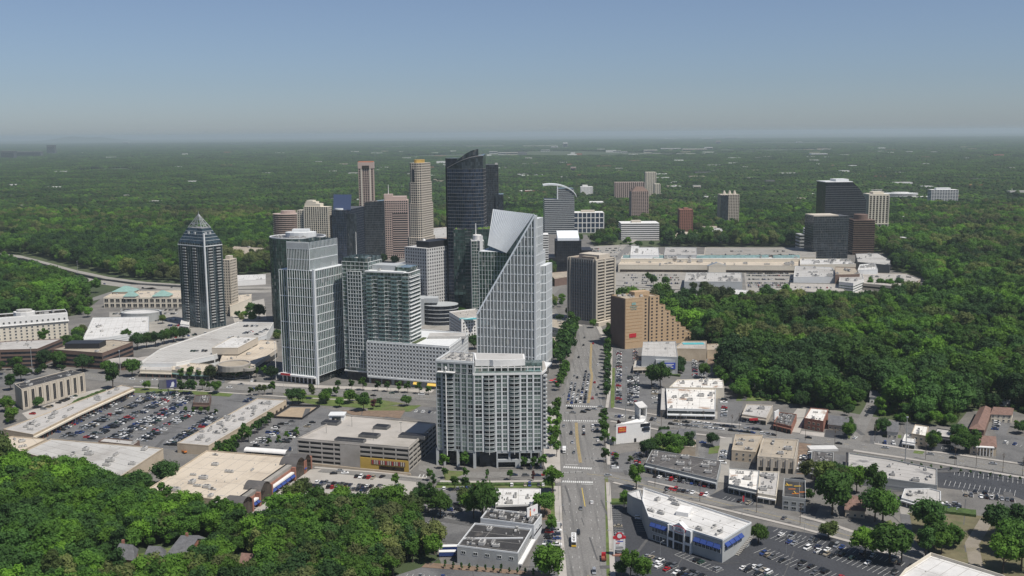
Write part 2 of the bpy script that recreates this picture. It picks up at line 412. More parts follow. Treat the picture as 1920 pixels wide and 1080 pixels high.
def low(name,label,cat,roof,z,wall='tan_wall',roofm='grey_roof',fac=None,un=0,par=0.6,group=None,world=False,pm=None,units_s=(0.8,1.4),z0=0.0):
 """a flat-roofed building from its roof outline. fac: list of (kind, args) put on every side that looks our way"""
 if isinstance(z,tuple):z=hgt(*z)
 poly=ccw(roof if world else[P(x,y,z)for x,y in roof])
 c=(sum(p[0]for p in poly)/len(poly),sum(p[1]for p in poly)/len(poly))
 poly=[(p[0]-c[0],p[1]-c[1])for p in poly]
 t=thing(name,label,cat,(c[0],c[1],z0),group=group);h=z-z0
 clear([(p[0]+c[0],p[1]+c[1])for p in poly],4)
 fk=[f for f in(fac or[])if f[0]=='fac']
 if fk:facade(t,poly,0,h,p0=c,roofm=M[roofm],**fk[0][1])
 else:
  b=MB();b.prism(poly,0,h,0,bottom=False,top=False);b.build('wall',M[wall],t)
  b=MB();b.quad(*[(p[0],p[1],h)for p in poly]);rf=b.build('roof',M[roofm],t)
 if par:parapet(t if fk else rf,poly,h+0.03,par,0.35,M[pm or wall])
 if not fk and abs(area2(poly))>60:roof_detail(rf,poly,h+0.01,rnd.uniform(5,9),nseed())
 if un:units(t if fk else rf,poly,h+0.04,un,math.atan2(poly[1][1]-poly[0][1],poly[1][0]-poly[0][0]),*units_s,seed=nseed())
 for f in fac or[]:
  for i in range(len(poly)):
   a,b_=poly[i],poly[(i+1)%len(poly)]
   if facing(a,b_,c)<0.12 or dist2(a,b_)<6:continue
   if len(f)>2 and f[2]is not None:
    q=P(*f[2],h);mids=[dist2(lerp(poly[j],poly[(j+1)%len(poly)],0.5),(q[0]-c[0],q[1]-c[1]))for j in range(len(poly))]
    if mids.index(min(mids))!=i:continue
   k=f[1]if len(f)>1 else{}
   if f[0]=='win':wins(t,a,b_,**k)
   elif f[0]=='store':
    zt=k.get('zt',3.2);sp=k.get('sp',6.0);L=dist2(a,b_);n=max(1,round(L/sp))
    bb=MB();bb.bar(lerp(a,b_,0.02),lerp(a,b_,0.98),0.08,0.3,zt,0.06);bb.build('shopfront_glazing',M[k.get('g','g_win')],t)
    for j in range(n+1):
     q0=lerp(a,b_,min(1,max(0,j/n-0.3/L)));q1=lerp(a,b_,min(1,j/n+0.3/L))
     bb=MB();bb.bar(q0,q1,0.5,0,zt,0.5);bb.build('pier',M[k.get('pier',wall)],t)
    bb=MB();bb.bar(a,b_,k.get('cd',1.2),zt,zt+k.get('ch',0.8),k.get('cd',1.2));bb.build('canopy',M[k.get('canopy',wall)],t)
   elif f[0]=='band':
    for j in range(k.get('n',3)):
     zz=k.get('z0',1.2)+j*k.get('fh',3.6);bb=MB();bb.bar(lerp(a,b_,0.01),lerp(a,b_,0.99),0.1,zz,zz+k.get('bh',1.6),0.05)
     bb.build('window_band',M[k.get('g','g_win')],t)  # on decks and loading openings the band is painted shade, no window
   elif f[0]=='slot':
    L=dist2(a,b_);n=max(2,round(L/k.get('sp',6)))
    for j in range(n):
     link(k.get('name','window'),win_mesh(M[k.get('g','g_win')],M[k.get('f','mid_grey')]),t,(*lerp(a,b_,(j+0.5)/n),k.get('z0',0.5)),math.atan2(b_[1]-a[1],b_[0]-a[0]),(k.get('w',2),1,k.get('h',h-1.5)))
    for j in range(n+1):
     bb=MB();q=j/n;bb.bar(lerp(a,b_,max(0,q-0.8/L)),lerp(a,b_,min(1,q+0.8/L)),0.6,0,h-0.2,0.5);bb.build('pilaster',M[wall],t)
 t['h']=h
 return t,poly,c,h
class T:pass
def tower(name,label,cat,xt,yb,yt,xf=None,xs=None,phi=0.0,side='R',w=None,d=None,group=None):
 """set up a rectangular tower from its near corner: xt,yt = that corner's top pixel, yb = its base row,
       xf / xs = far ends of the front and of the visible side (pixels at the top); local frame centred on the base"""
 xb=xt
 for _ in range(4):
  h=hgt(xb,yb,yt);g=P(xb,yb);xb+=xt-pix((g[0],g[1],h))[0]
 ph=math.radians(phi);e1=(math.cos(ph),math.sin(ph));e2=(-math.sin(ph),math.cos(ph))
 s=-1 if side=='R' else 1
 def solve(e,sg,x):
  lo,hi=0.5,160.0;inc=None
  fx=lambda L:pix((g[0]+sg*e[0]*L,g[1]+sg*e[1]*L,h))[0]
  up=fx(hi)>fx(lo)
  for _ in range(40):
   m=(lo+hi)/2
   if(fx(m)<x)==up:lo=m
   else:hi=m
  return lo
 if w is None:w=solve(e1,s,xf)
 if d is None:d=solve(e2,1,xs)
 o=T();o.w,o.d,o.h,o.phi=w,d,h,ph
 o.c=(g[0]+s*e1[0]*w/2+e2[0]*d/2,g[1]+s*e1[1]*w/2+e2[1]*d/2)
 o.root=thing(name,label,cat,(o.c[0],o.c[1],0),ph,group)
 o.poly=[(-w/2,-d/2),(w/2,-d/2),(w/2,d/2),(-w/2,d/2)]
 # position of the camera in the tower's own frame, for 'facing'
 co,si=math.cos(-ph),math.sin(-ph);o.p0=(o.c[0]*co-o.c[1]*si,o.c[0]*si+o.c[1]*co)
 wp=[(o.c[0]+x*e1[0]+y*e2[0],o.c[1]+x*e1[1]+y*e2[1])for x,y in o.poly];clear(wp,5)
 return o
def rect(x0,y0,x1,y1):return[(x0,y0),(x1,y0),(x1,y1),(x0,y1)]
def mid(z0,poly,k):
 c=(sum(p[0]for p in poly)/len(poly),sum(p[1]for p in poly)/len(poly));return[(c[0]+(p[0]-c[0])*k,c[1]+(p[1]-c[1])*k)for p in poly]
def bx(par,name,m,x0,y0,z0,x1,y1,z1,**pr):
 b=MB();b.box(x0,y0,z0,x1,y1,z1);return b.build(name,m,par,**pr)
def pr(par,name,m,poly,z0,z1,**kw):
 b=MB();b.prism(poly,z0,z1);return b.build(name,m,par,**kw)
def ell(rx,ry,n=24,c=(0,0),a0=0,a1=360):
 k=n if a1-a0>=360 else n+1
 return[(c[0]+rx*math.cos(math.radians(a0+(a1-a0)*i/n)),c[1]+ry*math.sin(math.radians(a0+(a1-a0)*i/n)))for i in range(k)]
def text(par,s,size,loc,rz,m,ex=0.05,name='lettering'):
 cu=bpy.data.curves.new(name,'FONT');cu.body=s;cu.size=size;cu.extrude=ex;cu.align_x='CENTER';cu.align_y='CENTER';cu.materials.append(m)
 tmp=bpy.data.objects.new(name,cu);COL.objects.link(tmp);dg=bpy.context.evaluated_depsgraph_get();me=bpy.data.meshes.new_from_object(tmp.evaluated_get(dg));bpy.data.objects.remove(tmp)
 o=link(name,me,par,loc);o.rotation_euler=(math.pi/2,0,rz);return o
 # ---------------------------------------------------------------- ground, pavements, roads
def PP(l,z=0.0):return[P(x,y,z)for x,y in l]
gb=MB();gs=[-60000,-20000,-6000,-2000,0,2000,6000,20000,60000];gy=[-1500,0,1000,2500,6000,15000,30000,70000]
for i in range(8):
 for j in range(7):gb.quad((gs[i],gy[j],0),(gs[i+1],gy[j],0),(gs[i+1],gy[j+1],0),(gs[i],gy[j+1],0))
far=mat('wooded_ground',(0.040,0.058,0.022),0.95,var=0.3,scale=0.004,stain=(0.062,0.078,0.032),sscale=0.0015,scut=(0.5,0.62),fine=0.02)
gb.build('ground',far,kind='structure')
CITY=[
PP([(-80,625),(0,612),(150,590),(205,548),(345,536),(500,512),(600,500),(720,500),(860,560),(1040,585),(1060,540),(1150,520),(1165,640),(1275,640),(1340,652),(1345,700),(1375,712),(1375,745),(1450,752),(1520,762),(1600,775),(1690,790),(1790,800),(1815,770),(1905,772),(1990,800),(1990,980),(1760,990),(1700,1035),(1990,1110),(1990,1200),(1040,1200),(860,1130),(820,1040),(800,965),(700,960),(560,960),(470,985),(380,950),(300,905),(180,895),(60,862),(-80,850)]),
PP([(1030,600),(1050,470),(1150,462),(1240,463),(1540,463),(1600,472),(1655,474),(1675,492),(1672,506),(1735,522),(1740,545),(1560,565),(1420,560),(1320,565),(1150,575)]),
PP([(500,500),(520,470),(640,470),(830,430),(1100,440),(1120,470),(1050,510),(860,560)]),
PP([(1165,452),(1170,447),(1240,446),(1246,451)]),PP([(1262,450),(1270,438),(1330,438),(1328,447)]),
]
for i,p in enumerate(CITY):
 sheet('pavement',p,0.02+i*0.004,M['asphalt']);CLEAR.append(p)
CLEAR.append(PP([(1150,546),(1740,548),(1745,566),(1600,572),(1460,578),(1320,578),(1150,566)]))
for q in([(1158,448),(1242,447),(1248,464),(1158,466)],[(1062,435),(1138,435),(1142,453),(1060,453)],[(1018,438),(1062,438),(1062,456),(1018,456)],[(1266,434),(1306,434),(1306,446),(1266,446)]):CLEAR.append(PP(q))
CLEAR.append(PP([(20,476),(130,508),(270,532),(270,552),(190,552),(60,515),(10,500)]))
LOTS=[
('parking_lot',[(70,822),(252,735),(420,732),(486,748),(333,833),(335,846),(262,832),(182,828),(92,826)],'asphalt_mid'),
('parking_lot',[(388,838),(536,751),(600,764),(645,772),(645,781),(558,828),(557,862)],'asphalt_mid'),
('parking_lot',[(436,962),(570,882),(600,879),(800,895),(745,950),(640,950),(545,975),(470,995)],'concrete_lot'),
('parking_lot',[(740,775),(752,762),(820,764),(820,800),(818,796)],'asphalt_mid'),
('parking_lot',[(1149,650),(1192,650),(1192,700),(1240,705),(1243,768),(1150,765)],'asphalt_mid'),
('parking_lot',[(1139,945),(1200,945),(1212,1000),(1352,1056),(1412,1012),(1440,986),(1560,1008),(1745,1056),(1990,1180),(1700,1200),(1150,1200)],'asphalt_dark'),
('parking_lot',[(1758,914),(1757,880),(1790,874),(1880,886),(1990,905),(1990,965),(1900,930)],'asphalt_dark'),
('parking_lot',[(1190,893),(1345,905),(1345,917),(1330,932),(1240,915)],'asphalt_mid'),
('parking_lot',[(1330,930),(1365,912),(1420,934),(1408,952)],'asphalt_dark'),
('parking_lot',[(1632,815),(1690,818),(1700,838),(1630,836)],'asphalt_mid'),
('parking_lot',[(1548,806),(1590,808),(1592,828),(1546,826)],'asphalt_dark'),
('parking_lot',[(1860,800),(1880,770),(1905,772),(1890,806),(1878,838)],'asphalt_mid'),
('parking_lot',[(1735,820),(1800,828),(1795,850),(1725,842)],'asphalt_dark'),
('parking_lot',[(1018,982),(1056,975),(1062,1085),(985,1085)],'asphalt_mid'),
('parking_lot',[(790,930),(930,915),(930,950),(900,970),(855,1030),(800,1000)],'asphalt_mid'),
('parking_lot',[(740,1080),(790,1064),(1010,1080),(1000,1150),(700,1150)],'asphalt_mid'),
('parking_lot',[(1283,668),(1345,660),(1350,710),(1275,712)],'asphalt_mid'),
('parking_lot',[(205,585),(345,580),(350,615),(280,625),(280,596),(205,597)],'concrete'),
('parking_lot',[(280,622),(345,616),(440,610),(300,654),(255,655)],'concrete'),
('plaza',[(41,775),(160,735),(192,728),(205,733),(80,782),(52,786)],'concrete_pale'),
('mall_lot',[(1152,512),(1240,506),(1290,512),(1285,543),(1240,552),(1152,540)],'concrete'),
('mall_lot',[(1395,512),(1490,512),(1492,545),(1400,548)],'concrete'),
('mall_lot',[(1105,462),(1180,458),(1180,490),(1150,495)],'concrete'),
('plaza',[(1022,905),(1052,905),(1048,800),(1034,757),(1018,762),(1020,870)],'concrete_pale'),
('plaza',[(780,620),(880,640),(870,600),(800,590)],'concrete'),
('construction_pad',[(513,783),(545,764),(598,764),(568,785)],'sand'),
('parking_lot',[(1306,826),(1350,822),(1355,866),(1312,860)],'asphalt_mid'),('parking_lot',[(1385,789),(1448,791),(1440,806),(1378,800)],'asphalt_mid'),
('parking_lot',[(1346,735),(1394,740),(1388,799),(1346,792)],'asphalt_mid'),('yard',[(1495,766),(1512,767),(1500,812),(1462,808)],'concrete_lot'),('yard',[(1503,808),(1546,812),(1543,827),(1496,822)],'concrete_pale'),
('yard',[(1498,830),(1521,833),(1514,890),(1493,889)],'mulch'),('yard',[(1565,852),(1585,853),(1583,894),(1564,890)],'asphalt_mid'),('yard',[(1680,938),(1762,960),(1756,984),(1690,966)],'concrete'),
('parking_lot',[(-20,704),(185,692),(180,706),(120,716),(60,722),(-20,728)],'asphalt_mid'),('parking_lot',[(430,575),(495,560),(500,600),(440,606)],'concrete_lot'),('parking_lot',[(1255,770),(1345,772),(1345,786),(1250,782)],'concrete'),
('parking_lot',[(1140,855),(1192,845),(1198,888),(1142,885)],'asphalt_mid'),('yard',[(1690,790),(1745,798),(1735,815),(1700,812)],'asphalt_mid'),('parking_lot',[(1870,812),(1990,830),(1990,880),(1868,862)],'asphalt_mid'),
('mall_lot',[(1600,545),(1720,542),(1720,550),(1600,556)],'concrete'),('mall_lot',[(1170,470),(1182,466),(1182,480),(1160,486)],'concrete'),
('bare_earth',[(1400,1000),(1401,1000),(1402,1001)],'mulch'),
]
for i,(nm,p,mm)in enumerate(LOTS):
 if nm=='bare_earth':continue
 q=PP(p);sheet(nm,q,0.045+0.002*i,M[mm]);CLEAR.append(q)
GRASS=[[(250,728),(330,728),(440,737),(430,744),(330,738),(250,737)],[(530,738),(700,748),(760,757),(690,766),(600,760),(545,752)],
[(822,905),(1040,905),(1042,915),(815,915)],[(1146,690),(1153,690),(1152,765),(1145,765)],[(1134,895),(1139,1180),(1146,1180),(1140,895)],
[(1138,935),(1175,935),(1195,945),(1140,947)],[(1026,930),(1050,915),(1054,975),(1036,975)],[(690,762),(790,760),(770,772),(690,775)],
[(1235,812),(1245,812),(1262,850),(1215,850)],[(1716,842),(1735,845),(1730,852),(1712,850)],[(1700,962),(1840,970),(1830,1000),(1760,1000)],
[(835,905),(880,885),(830,882)],[(1585,805),(1600,805),(1592,826)],[(1655,815),(1690,816),(1690,822),(1655,820)],[(1640,985),(1670,975),(1690,1010),(1680,1022)],[(1330,838),(1350,836),(1346,850),(1328,852)],[(1595,862),(1600,852),(1610,850)],[(1385,738),(1445,742),(1450,752),(1380,752)]]
for i,p in enumerate(GRASS):sheet('lawn',PP(p),0.145+0.002*i,M['grass'])
MUL=[[(800,1055),(1030,1075),(1030,1082),(790,1064)],[(640,770),(760,770),(750,785),(660,778)],[(1335,655),(1385,660),(1350,700),(1325,680)],
[(1015,940),(1030,935),(1035,975),(1012,975)]]
for i,p in enumerate(MUL):sheet('bare_earth',PP(p),0.185+0.002*i,M['mulch'])
sheet('rough_ground',PP([(1705,962),(1850,968),(1990,990),(1990,1110),(1860,1090),(1770,1055),(1715,1015)]),0.19,M['dry'])
track=mat('dirt_track',(0.21,0.185,0.15),0.95,var=0.15,scale=0.15,stain=(0.16,0.14,0.09),sscale=0.1)
ribbon('dirt_track',PP([(1850,975),(1835,1000),(1822,1020),(1830,1060),(1860,1100)]),6.5,0.21,track)
RD=0.14
ML=[(1068,1180),(1062,1080),(1057,1000),(1052,900),(1049,800),(1055,740),(1066,703),(1080,650),(1085,630),(1076,616),(1050,605),(1000,594)]
MR=[(1154,1180),(1146,1080),(1140,1000),(1133,900),(1128,800),(1129,740),(1130,703),(1131,650),(1133,634),(1118,612),(1062,597),(1010,588)]
main_l,main_r=PP(ML),PP(MR)
b=MB()
for i in range(len(ML)-1):b.quad((*main_l[i],RD),(*main_r[i],RD),(*main_r[i+1],RD),(*main_l[i+1],RD))
b.build('road',M['road_main'],kind='structure');CLEAR.append(offset(ccw(main_l+main_r[::-1]),4))
ROADS=dict(
cross=([(-120,682),(0,690),(150,703),(240,714),(400,723),(560,733),(700,740),(820,746),(940,757),(1040,768),(1140,779),(1240,793),(1344,805),(1465,817),(1559,829),(1666,845),(1785,862),(1920,883),(2080,908)],19,'road'),
drive=([(802,862),(800,880),(830,890),(900,891),(960,890),(1040,889),(1100,889),(1140,893),(1200,908),(1260,924),(1328,938),(1404,956),(1492,977),(1588,1004),(1703,1036),(1780,1062)],11,'road'),
deck=([(600,882),(700,891),(800,902),(830,896)],7,'road'),
highway=([(-90,474),(25,486),(82,502),(125,514),(190,528),(260,537),(340,541),(430,546),(520,545),(640,530)],34,'concrete'),
carriageway=([(-90,467),(25,480.5),(82,495.5),(125,507.5),(190,521.5),(260,531),(340,536),(430,541),(520,540),(640,526)],26,'concrete'),
ramp=([(60,596),(96,585),(130,573),(180,560),(215,548),(290,540)],16,'road'),
side=([(1598,832),(1608,812),(1618,790),(1634,762),(1640,745)],9,'road'),
alley=([(1352,905),(1356,870),(1362,820)],8,'concrete'),
lane=([(1735,1050),(1718,1020),(1704,990),(1700,965)],7,'asphalt_mid'),
mallroad=([(1150,560),(1320,572),(1450,562),(1600,558),(1720,552),(1800,548),(1890,560)],16,'road'),
mallside=([(1800,548),(1775,520),(1745,495),(1700,470),(1672,452)],12,'concrete'),
far=([(1180,455),(1205,440),(1225,425),(1260,410)],14,'concrete'),
approach=([(1040,600),(1020,560),(1060,520),(1120,500),(1165,480),(1185,458)],16,'road'),
)
ROADLINE={}
for k,(l,w,mm)in ROADS.items():
 q=dense(PP(l),15);ROADLINE[k]=q
 ribbon('road',q,w,RD+{'cross':0.006,'drive':0.012}.get(k,0.003),M[mm])
 L,R=strip(q,w+(52 if k=='highway' else 24 if k=='ramp' else 7));CLEAR.append(L+R[::-1])
 # patched and sealed asphalt
pt_=MB();pr_r=random.Random(8);patch_m=mat('asphalt_repair',(0.085,0.084,0.084),0.9,var=0.2,scale=0.5)
for i in range(170):
 x,y=pr_r.uniform(60,1900),pr_r.uniform(700,1075);q=P(x,y);a=pr_r.choice((-0.4,1.17,0.06,1.63))+pr_r.uniform(-.05,.05);w,l=pr_r.uniform(0.4,2.6),pr_r.uniform(3,16)
 if y>850 and x<800:continue
 if pr_r.random()<0.45:w=0.22;l*=1.6
 if 1035<x<1160:a=1.63;w=min(w,0.5)
 c,s=math.cos(a),math.sin(a);z=RD+0.022+0.0004*i
 pt_.quad(*[(q[0]+u*c-v*s,q[1]+u*s+v*c,z)for u,v in((-l,-w),(l,-w),(l,w),(-l,w))])
pt_.build('asphalt_repair',patch_m,kind='stuff')
wq=dense(PP([(-90,470.5),(25,483.5),(82,499),(125,511),(190,525),(260,534),(340,538.5),(430,543.5)]),20);wb=MB()
for a,b_ in zip(wq[:-1],wq[1:]):wb.bar(a,b_,0.6,0,2.6,0.3)
tag(wb.build('highway_wall',M['unit_dark']),'long dark barrier wall between the two highway carriageways','wall')
# raised pavements with a kerb
def walk(px,w,name='sidewalk',m='concrete_pale',z=0.28):
 q=dense(PP(px),12);ribbon(name,q,w,z,M[m],thick=0.16)
walk([(1144,1180),(1149,1080),(1146,1010),(1140,905)],2.6);walk([(1141,872),(1139,800)],2.4);walk([(1138,765),(1145,714),(1146,656),(1144,640)],2.4)
walk([(1060,1180),(1055,1080),(1048,985),(1045,912)],4.0)
walk([(430,717),(560,724),(690,729),(812,734)],9.0);walk([(250,725),(400,735),(560,746),(690,752)],2.6)
walk([(1145,790),(1240,807),(1340,818),(1360,822)],3.0);walk([(1150,765),(1240,780),(1340,793),(1390,797)],3.0)
walk([(1600,845),(1700,860),(1785,874),(1920,896),(1990,908)],3.5);walk([(1640,832),(1700,842),(1790,852),(1920,871)],3.0)
walk([(1090,612),(1060,600),(1012,591)],5.0);walk([(1137,640),(1122,612),(1066,594),(1015,585)],5.0);walk([(1150,642),(1142,655)],3)
walk([(825,903),(900,904),(960,903),(1036,902)],3.0);walk([(1150,905),(1215,921),(1325,948),(1400,966),(1500,990),(1590,1015),(1690,1046)],2.6)
walk([(1215,903),(1300,922),(1335,935)],2.2);walk([(1500,968),(1560,984),(1600,998)],3.0)
walk([(590,877),(690,885),(765,891)],2.2)
# central reservation with its yellow kerb lines
for px in([(1080.5,793),(1082,820),(1085,845),(1088.5,868)],[(1109,644),(1107.5,673),(1107,690),(1110,705),(1107,730),(1103,756)]):
 q=dense(PP(px),8);ribbon('median',q,1.2,RD+0.14,M['median'],thick=0.14)
 b=MB()
 L,R=strip(q,1.7)
 for S in(L,R):
  l2,r2=strip(S,0.16)
  for i in range(len(S)-1):b.quad((*r2[i],RD+0.02),(*r2[i+1],RD+0.02),(*l2[i+1],RD+0.02),(*l2[i],RD+0.02))
 b.build('median_line',M['paint_yellow'],kind='structure')
 # painted markings
mk=MB();my=MB()
def dash(a,b,w,z,mb=mk):
 t=Vector((b[0]-a[0],b[1]-a[1]));
 if t.length<1e-6:return
 t.normalize();n=Vector((-t.y,t.x))*w/2
 mb.quad((a[0]-n.x,a[1]-n.y,z),(b[0]-n.x,b[1]-n.y,z),(b[0]+n.x,b[1]+n.y,z),(a[0]+n.x,a[1]+n.y,z))
def lane(line,on=2.6,off=9.6,w=0.13,z=RD+0.03,mb=mk):
 acc=0.0
 for a,b in zip(line[:-1],line[1:]):
  L=dist2(a,b);p=0.0
  while p<L:
   ph=acc%(on+off);step=min((on-ph)if ph<on else(on+off-ph),L-p)+1e-6
   if ph<on:dash(lerp(a,b,p/L),lerp(a,b,min(1,(p+step)/L)),w,z,mb)
   p+=step;acc+=step
def between(f,i0,i1):return dense([lerp(main_l[i],main_r[i],f)for i in range(i0,i1)],8)
for f in(0.16,0.31,0.64,0.80):lane(between(f,0,4))
lane(between(0.49,0,2),500,1,0.2,mb=my);lane(between(0.475,0,2),500,1,0.2,mb=my)
lane(PP([(1091,915),(1097,950)]),500,1,0.5,mb=my)
for f in(0.17,0.34,0.78):lane(between(f,3,5))
for f in(0.12,0.24,0.36,0.48,0.85):lane(between(f,5,8))
for o_ in(-4.8,0.0,4.8):
 L,R=strip(ROADLINE['cross'],abs(o_)*2+0.01);lane(L if o_<0 else R,3,9,z=RD+0.035,mb=my if o_==0 else mk)
lane(ROADLINE['drive'][6:],500,1,0.2,z=RD+0.04,mb=my)
def crosswalk(a,b,n,ln,w=0.85):
 a,b=P(*a),P(*b);t=Vector((b[0]-a[0],b[1]-a[1])).normalized();nn=(-t.y*ln/2,t.x*ln/2)
 for i in range(n):
  q=lerp(a,b,(i+0.5)/n);dash((q[0]-nn[0],q[1]-nn[1]),(q[0]+nn[0],q[1]+nn[1]),w,RD+0.045)
crosswalk((1060,761),(1125,763),17,3.2);crosswalk((1056,789),(1124,790),17,3.0);crosswalk((1056,876),(1110,879),14,3.2);crosswalk((1054,903),(1112,905),15,3.2)
crosswalk((1040,765),(1046,785),7,3.0)
for a,b_ in(((1064,757),(1101,758)),((1083,793),(1124,794)),((1060,871),(1084,872)),((1090,908),(1112,909))):dash(P(*a),P(*b_),0.5,RD+0.045)
for x in(785,792,799):dash(P(x+3,890),P(x,896),0.5,RD+0.045)
# ---------------------------------------------------------------- towers
def crown_box(t,x0,y0,x1,y1,z0,z1,m,name='penthouse'):bx(t.root,name,m,x0,y0,z0,x1,y1,z1)
def rectc(t,kx=1.0,ky=1.0):return rect(-t.w/2*kx,-t.d/2*ky,t.w/2*kx,t.d/2*ky)
# --- near condominium tower
def near_condo():
 A,B_,C_,D_=P(821,872),P(891,878),P(1016,876),P(1024,866)
 O=(A[0]+34,A[1]+14)
 t=thing('apartment_tower','pale grey apartment tower with stacked round balconies and white mast beside the main road','apartment tower',(O[0],O[1],0))
 lo=lambda q:(q[0]-O[0],q[1]-O[1])
 A,B_,C_,D_=lo(A),lo(B_),lo(C_),lo(D_)
 H1,H2,ZB=hgt(891,878,681),hgt(891,878,701),hgt(891,878,846)
 dep=Vector((-(B_[1]-A[1]),B_[0]-A[0])).normalized();dr=Vector((-(C_[1]-B_[1]),C_[0]-B_[0])).normalized()
 bk=lambda q,v,k:(q[0]+v.x*k,q[1]+v.y*k)
 Lp=[A,B_,bk(B_,dr,26),bk(A,dep,26)];Rp=[B_,C_,D_,bk(D_,dr,20),bk(B_,dr,25.9)]
 clear([(p[0]+O[0],p[1]+O[1])for p in Lp+[]],4);clear([(p[0]+O[0],p[1]+O[1])for p in Rp],6)
 core=mat('condo_core',(0.10,0.105,0.11),0.7,var=0.08)
 pr(t,'wall',core,Lp,ZB,H1);pr(t,'wall',core,Rp,ZB,H2)
 # recessed base: dark lobby glass behind tall columns, lower wing to the right
 pr(t,'lobby_glazing',M['g_black'],offset(ccw(Lp),-4),0,ZB);pr(t,'lobby_glazing',M['g_black'],offset(ccw(Rp),-3),0,ZB)
 W_,G_=M['light_grey'],M['mid_grey']
 # piers, floor edges, windows and balconies bay by bay; positions are fractions along the two fronts
 bays_l=[(0.00,0.135,'w'),(0.165,0.465,'b'),(0.49,0.645,'w'),(0.66,0.81,'w'),(0.83,0.965,'w')]
 bays_r=[(0.012,0.118,'w'),(0.132,0.305,'b'),(0.33,0.403,'w'),(0.418,0.49,'w'),(0.51,0.675,'b'),(0.695,0.778,'w'),(0.792,0.868,'w'),(0.884,0.985,'w')]
 nf=18;fh=(H2-0.6-ZB)/nf
 gl=[glass('condo_glass_%d'%i,c,(30,30),0.15,0.45,0.1)for i,c in enumerate(((0.06,0.08,0.08),(0.15,0.20,0.19),(0.21,0.27,0.25),(0.03,0.035,0.038)))]
 bright=glass('condo_glass_pale',(0.28,0.34,0.31),(30,30),0.1,0.3,0.15)
 bb=MB();hp=[(2.1*math.cos(math.pi*(i/10)),-1.7*math.sin(math.pi*(i/10)))for i in range(11)]
 bb.prism([(x,y)for x,y in hp],0,0.28)
 for i in range(10):
  a,c=hp[i],hp[i+1];bb.quad((*a,0.3),(*c,0.3),(*c,1.15),(*a,1.15),m=1);bb.quad((*c,1.1),(*a,1.1),(a[0]*.97,a[1]*.97,1.2),(c[0]*.97,c[1]*.97,1.2))
 balc=bb.data('balcony',[M['light_grey'],glass('balcony_glass',(0.20,0.23,0.23),(9,9),0.1,0.3,0.15)])
 r=random.Random(5)
 for a,c,bays,pm,hi in((A,B_,bays_l,M['mid_grey'],H2),(B_,C_,bays_r,W_,H2)):
  L=dist2(a,c);tt=Vector((c[0]-a[0],c[1]-a[1])).normalized();nn=Vector((tt.y,-tt.x));ang=math.atan2(tt.y,tt.x)
  for k in range(nf+1):
   b=MB();b.bar(a,c,0.5,ZB+k*fh-0.2,ZB+k*fh+0.2,0.28);b.build('floor_edge',M['mid_grey']if k in(0,)else pm,t)
  edges_u=[0.0]+[(bays[i][1]+bays[i+1][0])/2 for i in range(len(bays)-1)]+[1.0]
  for i,u in enumerate(edges_u):
   w=0.5 if bays is bays_r else 0.55
   q0=lerp(a,c,max(0,u-w/L));q1=lerp(a,c,min(1,u+w/L));thin=0<i<len(edges_u)-1 and(bays[i-1][2]=='b' and bays[i][2]=='b')
   b=MB();b.bar(q0,q1,0.9,ZB-0.3,H2,0.6);b.build('pier',pm,t)
  for u0,u1,kind in bays:
   w=(u1-u0)*L;um=(u0+u1)/2
   for k in range(nf):
    z=ZB+k*fh+0.3;q=lerp(a,c,um);g=gl[r.choice((0,0,1,1,1,2,3))]if r.random()>0.06 else bright
    if kind=='w':
     link('window',win_mesh(g,M['mid_grey']),t,(q[0]+nn.x*0.16,q[1]+nn.y*0.16,z),ang,(w*1.06,1,fh-0.42))
    else:
     link('window',win_mesh(gl[r.choice((0,3,3,1))],M['mid_grey']),t,(q[0]+nn.x*0.16,q[1]+nn.y*0.16,z),ang,(w*0.97,1,fh-0.55))
     link('balcony',balc,t,(q[0]+nn.x*0.3,q[1]+nn.y*0.3,z-0.55),ang,(w/4.3,1,1))
   if kind=='b' and bays is bays_r:
    q=lerp(a,c,um);b=MB();b.tube((q[0]+nn.x*1.9,q[1]+nn.y*1.9,ZB-2),(q[0]+nn.x*1.9,q[1]+nn.y*1.9,H2-1),0.16,0.16,6);b.build('balcony_mast',M['white'],t)
    # right-hand side strip with small balconies
 for k in range(nf):
  z=ZB+k*fh;q=lerp(C_,D_,0.5);b=MB();n=Vector((D_[1]-C_[1],-(D_[0]-C_[0]))).normalized()
  b.box(q[0]-1.5,q[1]-1.5,z,q[0]+n.x*1.6+0.6,q[1]+n.y*1.6+2.5,z+0.9);b.build('side_balcony',M['mid_grey'],t)
  # tall white mast and its canopy on the left block
 tt=Vector((B_[0]-A[0],B_[1]-A[1])).normalized();nn=Vector((tt.y,-tt.x));q=lerp(A,B_,0.29)
 b=MB();b.tube((q[0]+nn.x*2.3,q[1]+nn.y*2.3,ZB-3.5),(q[0]+nn.x*2.3,q[1]+nn.y*2.3,H2+2.6),0.38,0.38,8);b.tube((q[0]+nn.x*2.3,q[1]+nn.y*2.3,H2+2.6),(q[0]+nn.x*2.3,q[1]+nn.y*2.3,H2+4.2),0.75,0.5,8);b.build('mast',M['white'],t)
 b=MB();b.bar(lerp(A,B_,0.06),lerp(A,B_,0.52),3.2,H2+0.3,H2+0.75,2.9);b.build('canopy',M['white'],t)
 # two tall storeys on the left block, blank attic, screened plant deck
 for row in range(2):
  for i in range(6):
   u=0.085+i*0.166;q=lerp(A,B_,u);g=gl[1 if(row==1 and i<5)else r.choice((0,3,1))]
   link('window',win_mesh(g,M['mid_grey']),t,(q[0]+nn.x*0.16,q[1]+nn.y*0.16,H2+0.9-0.2+row*2.75-0.2),math.atan2(tt.y,tt.x),(3.0,1,2.3))
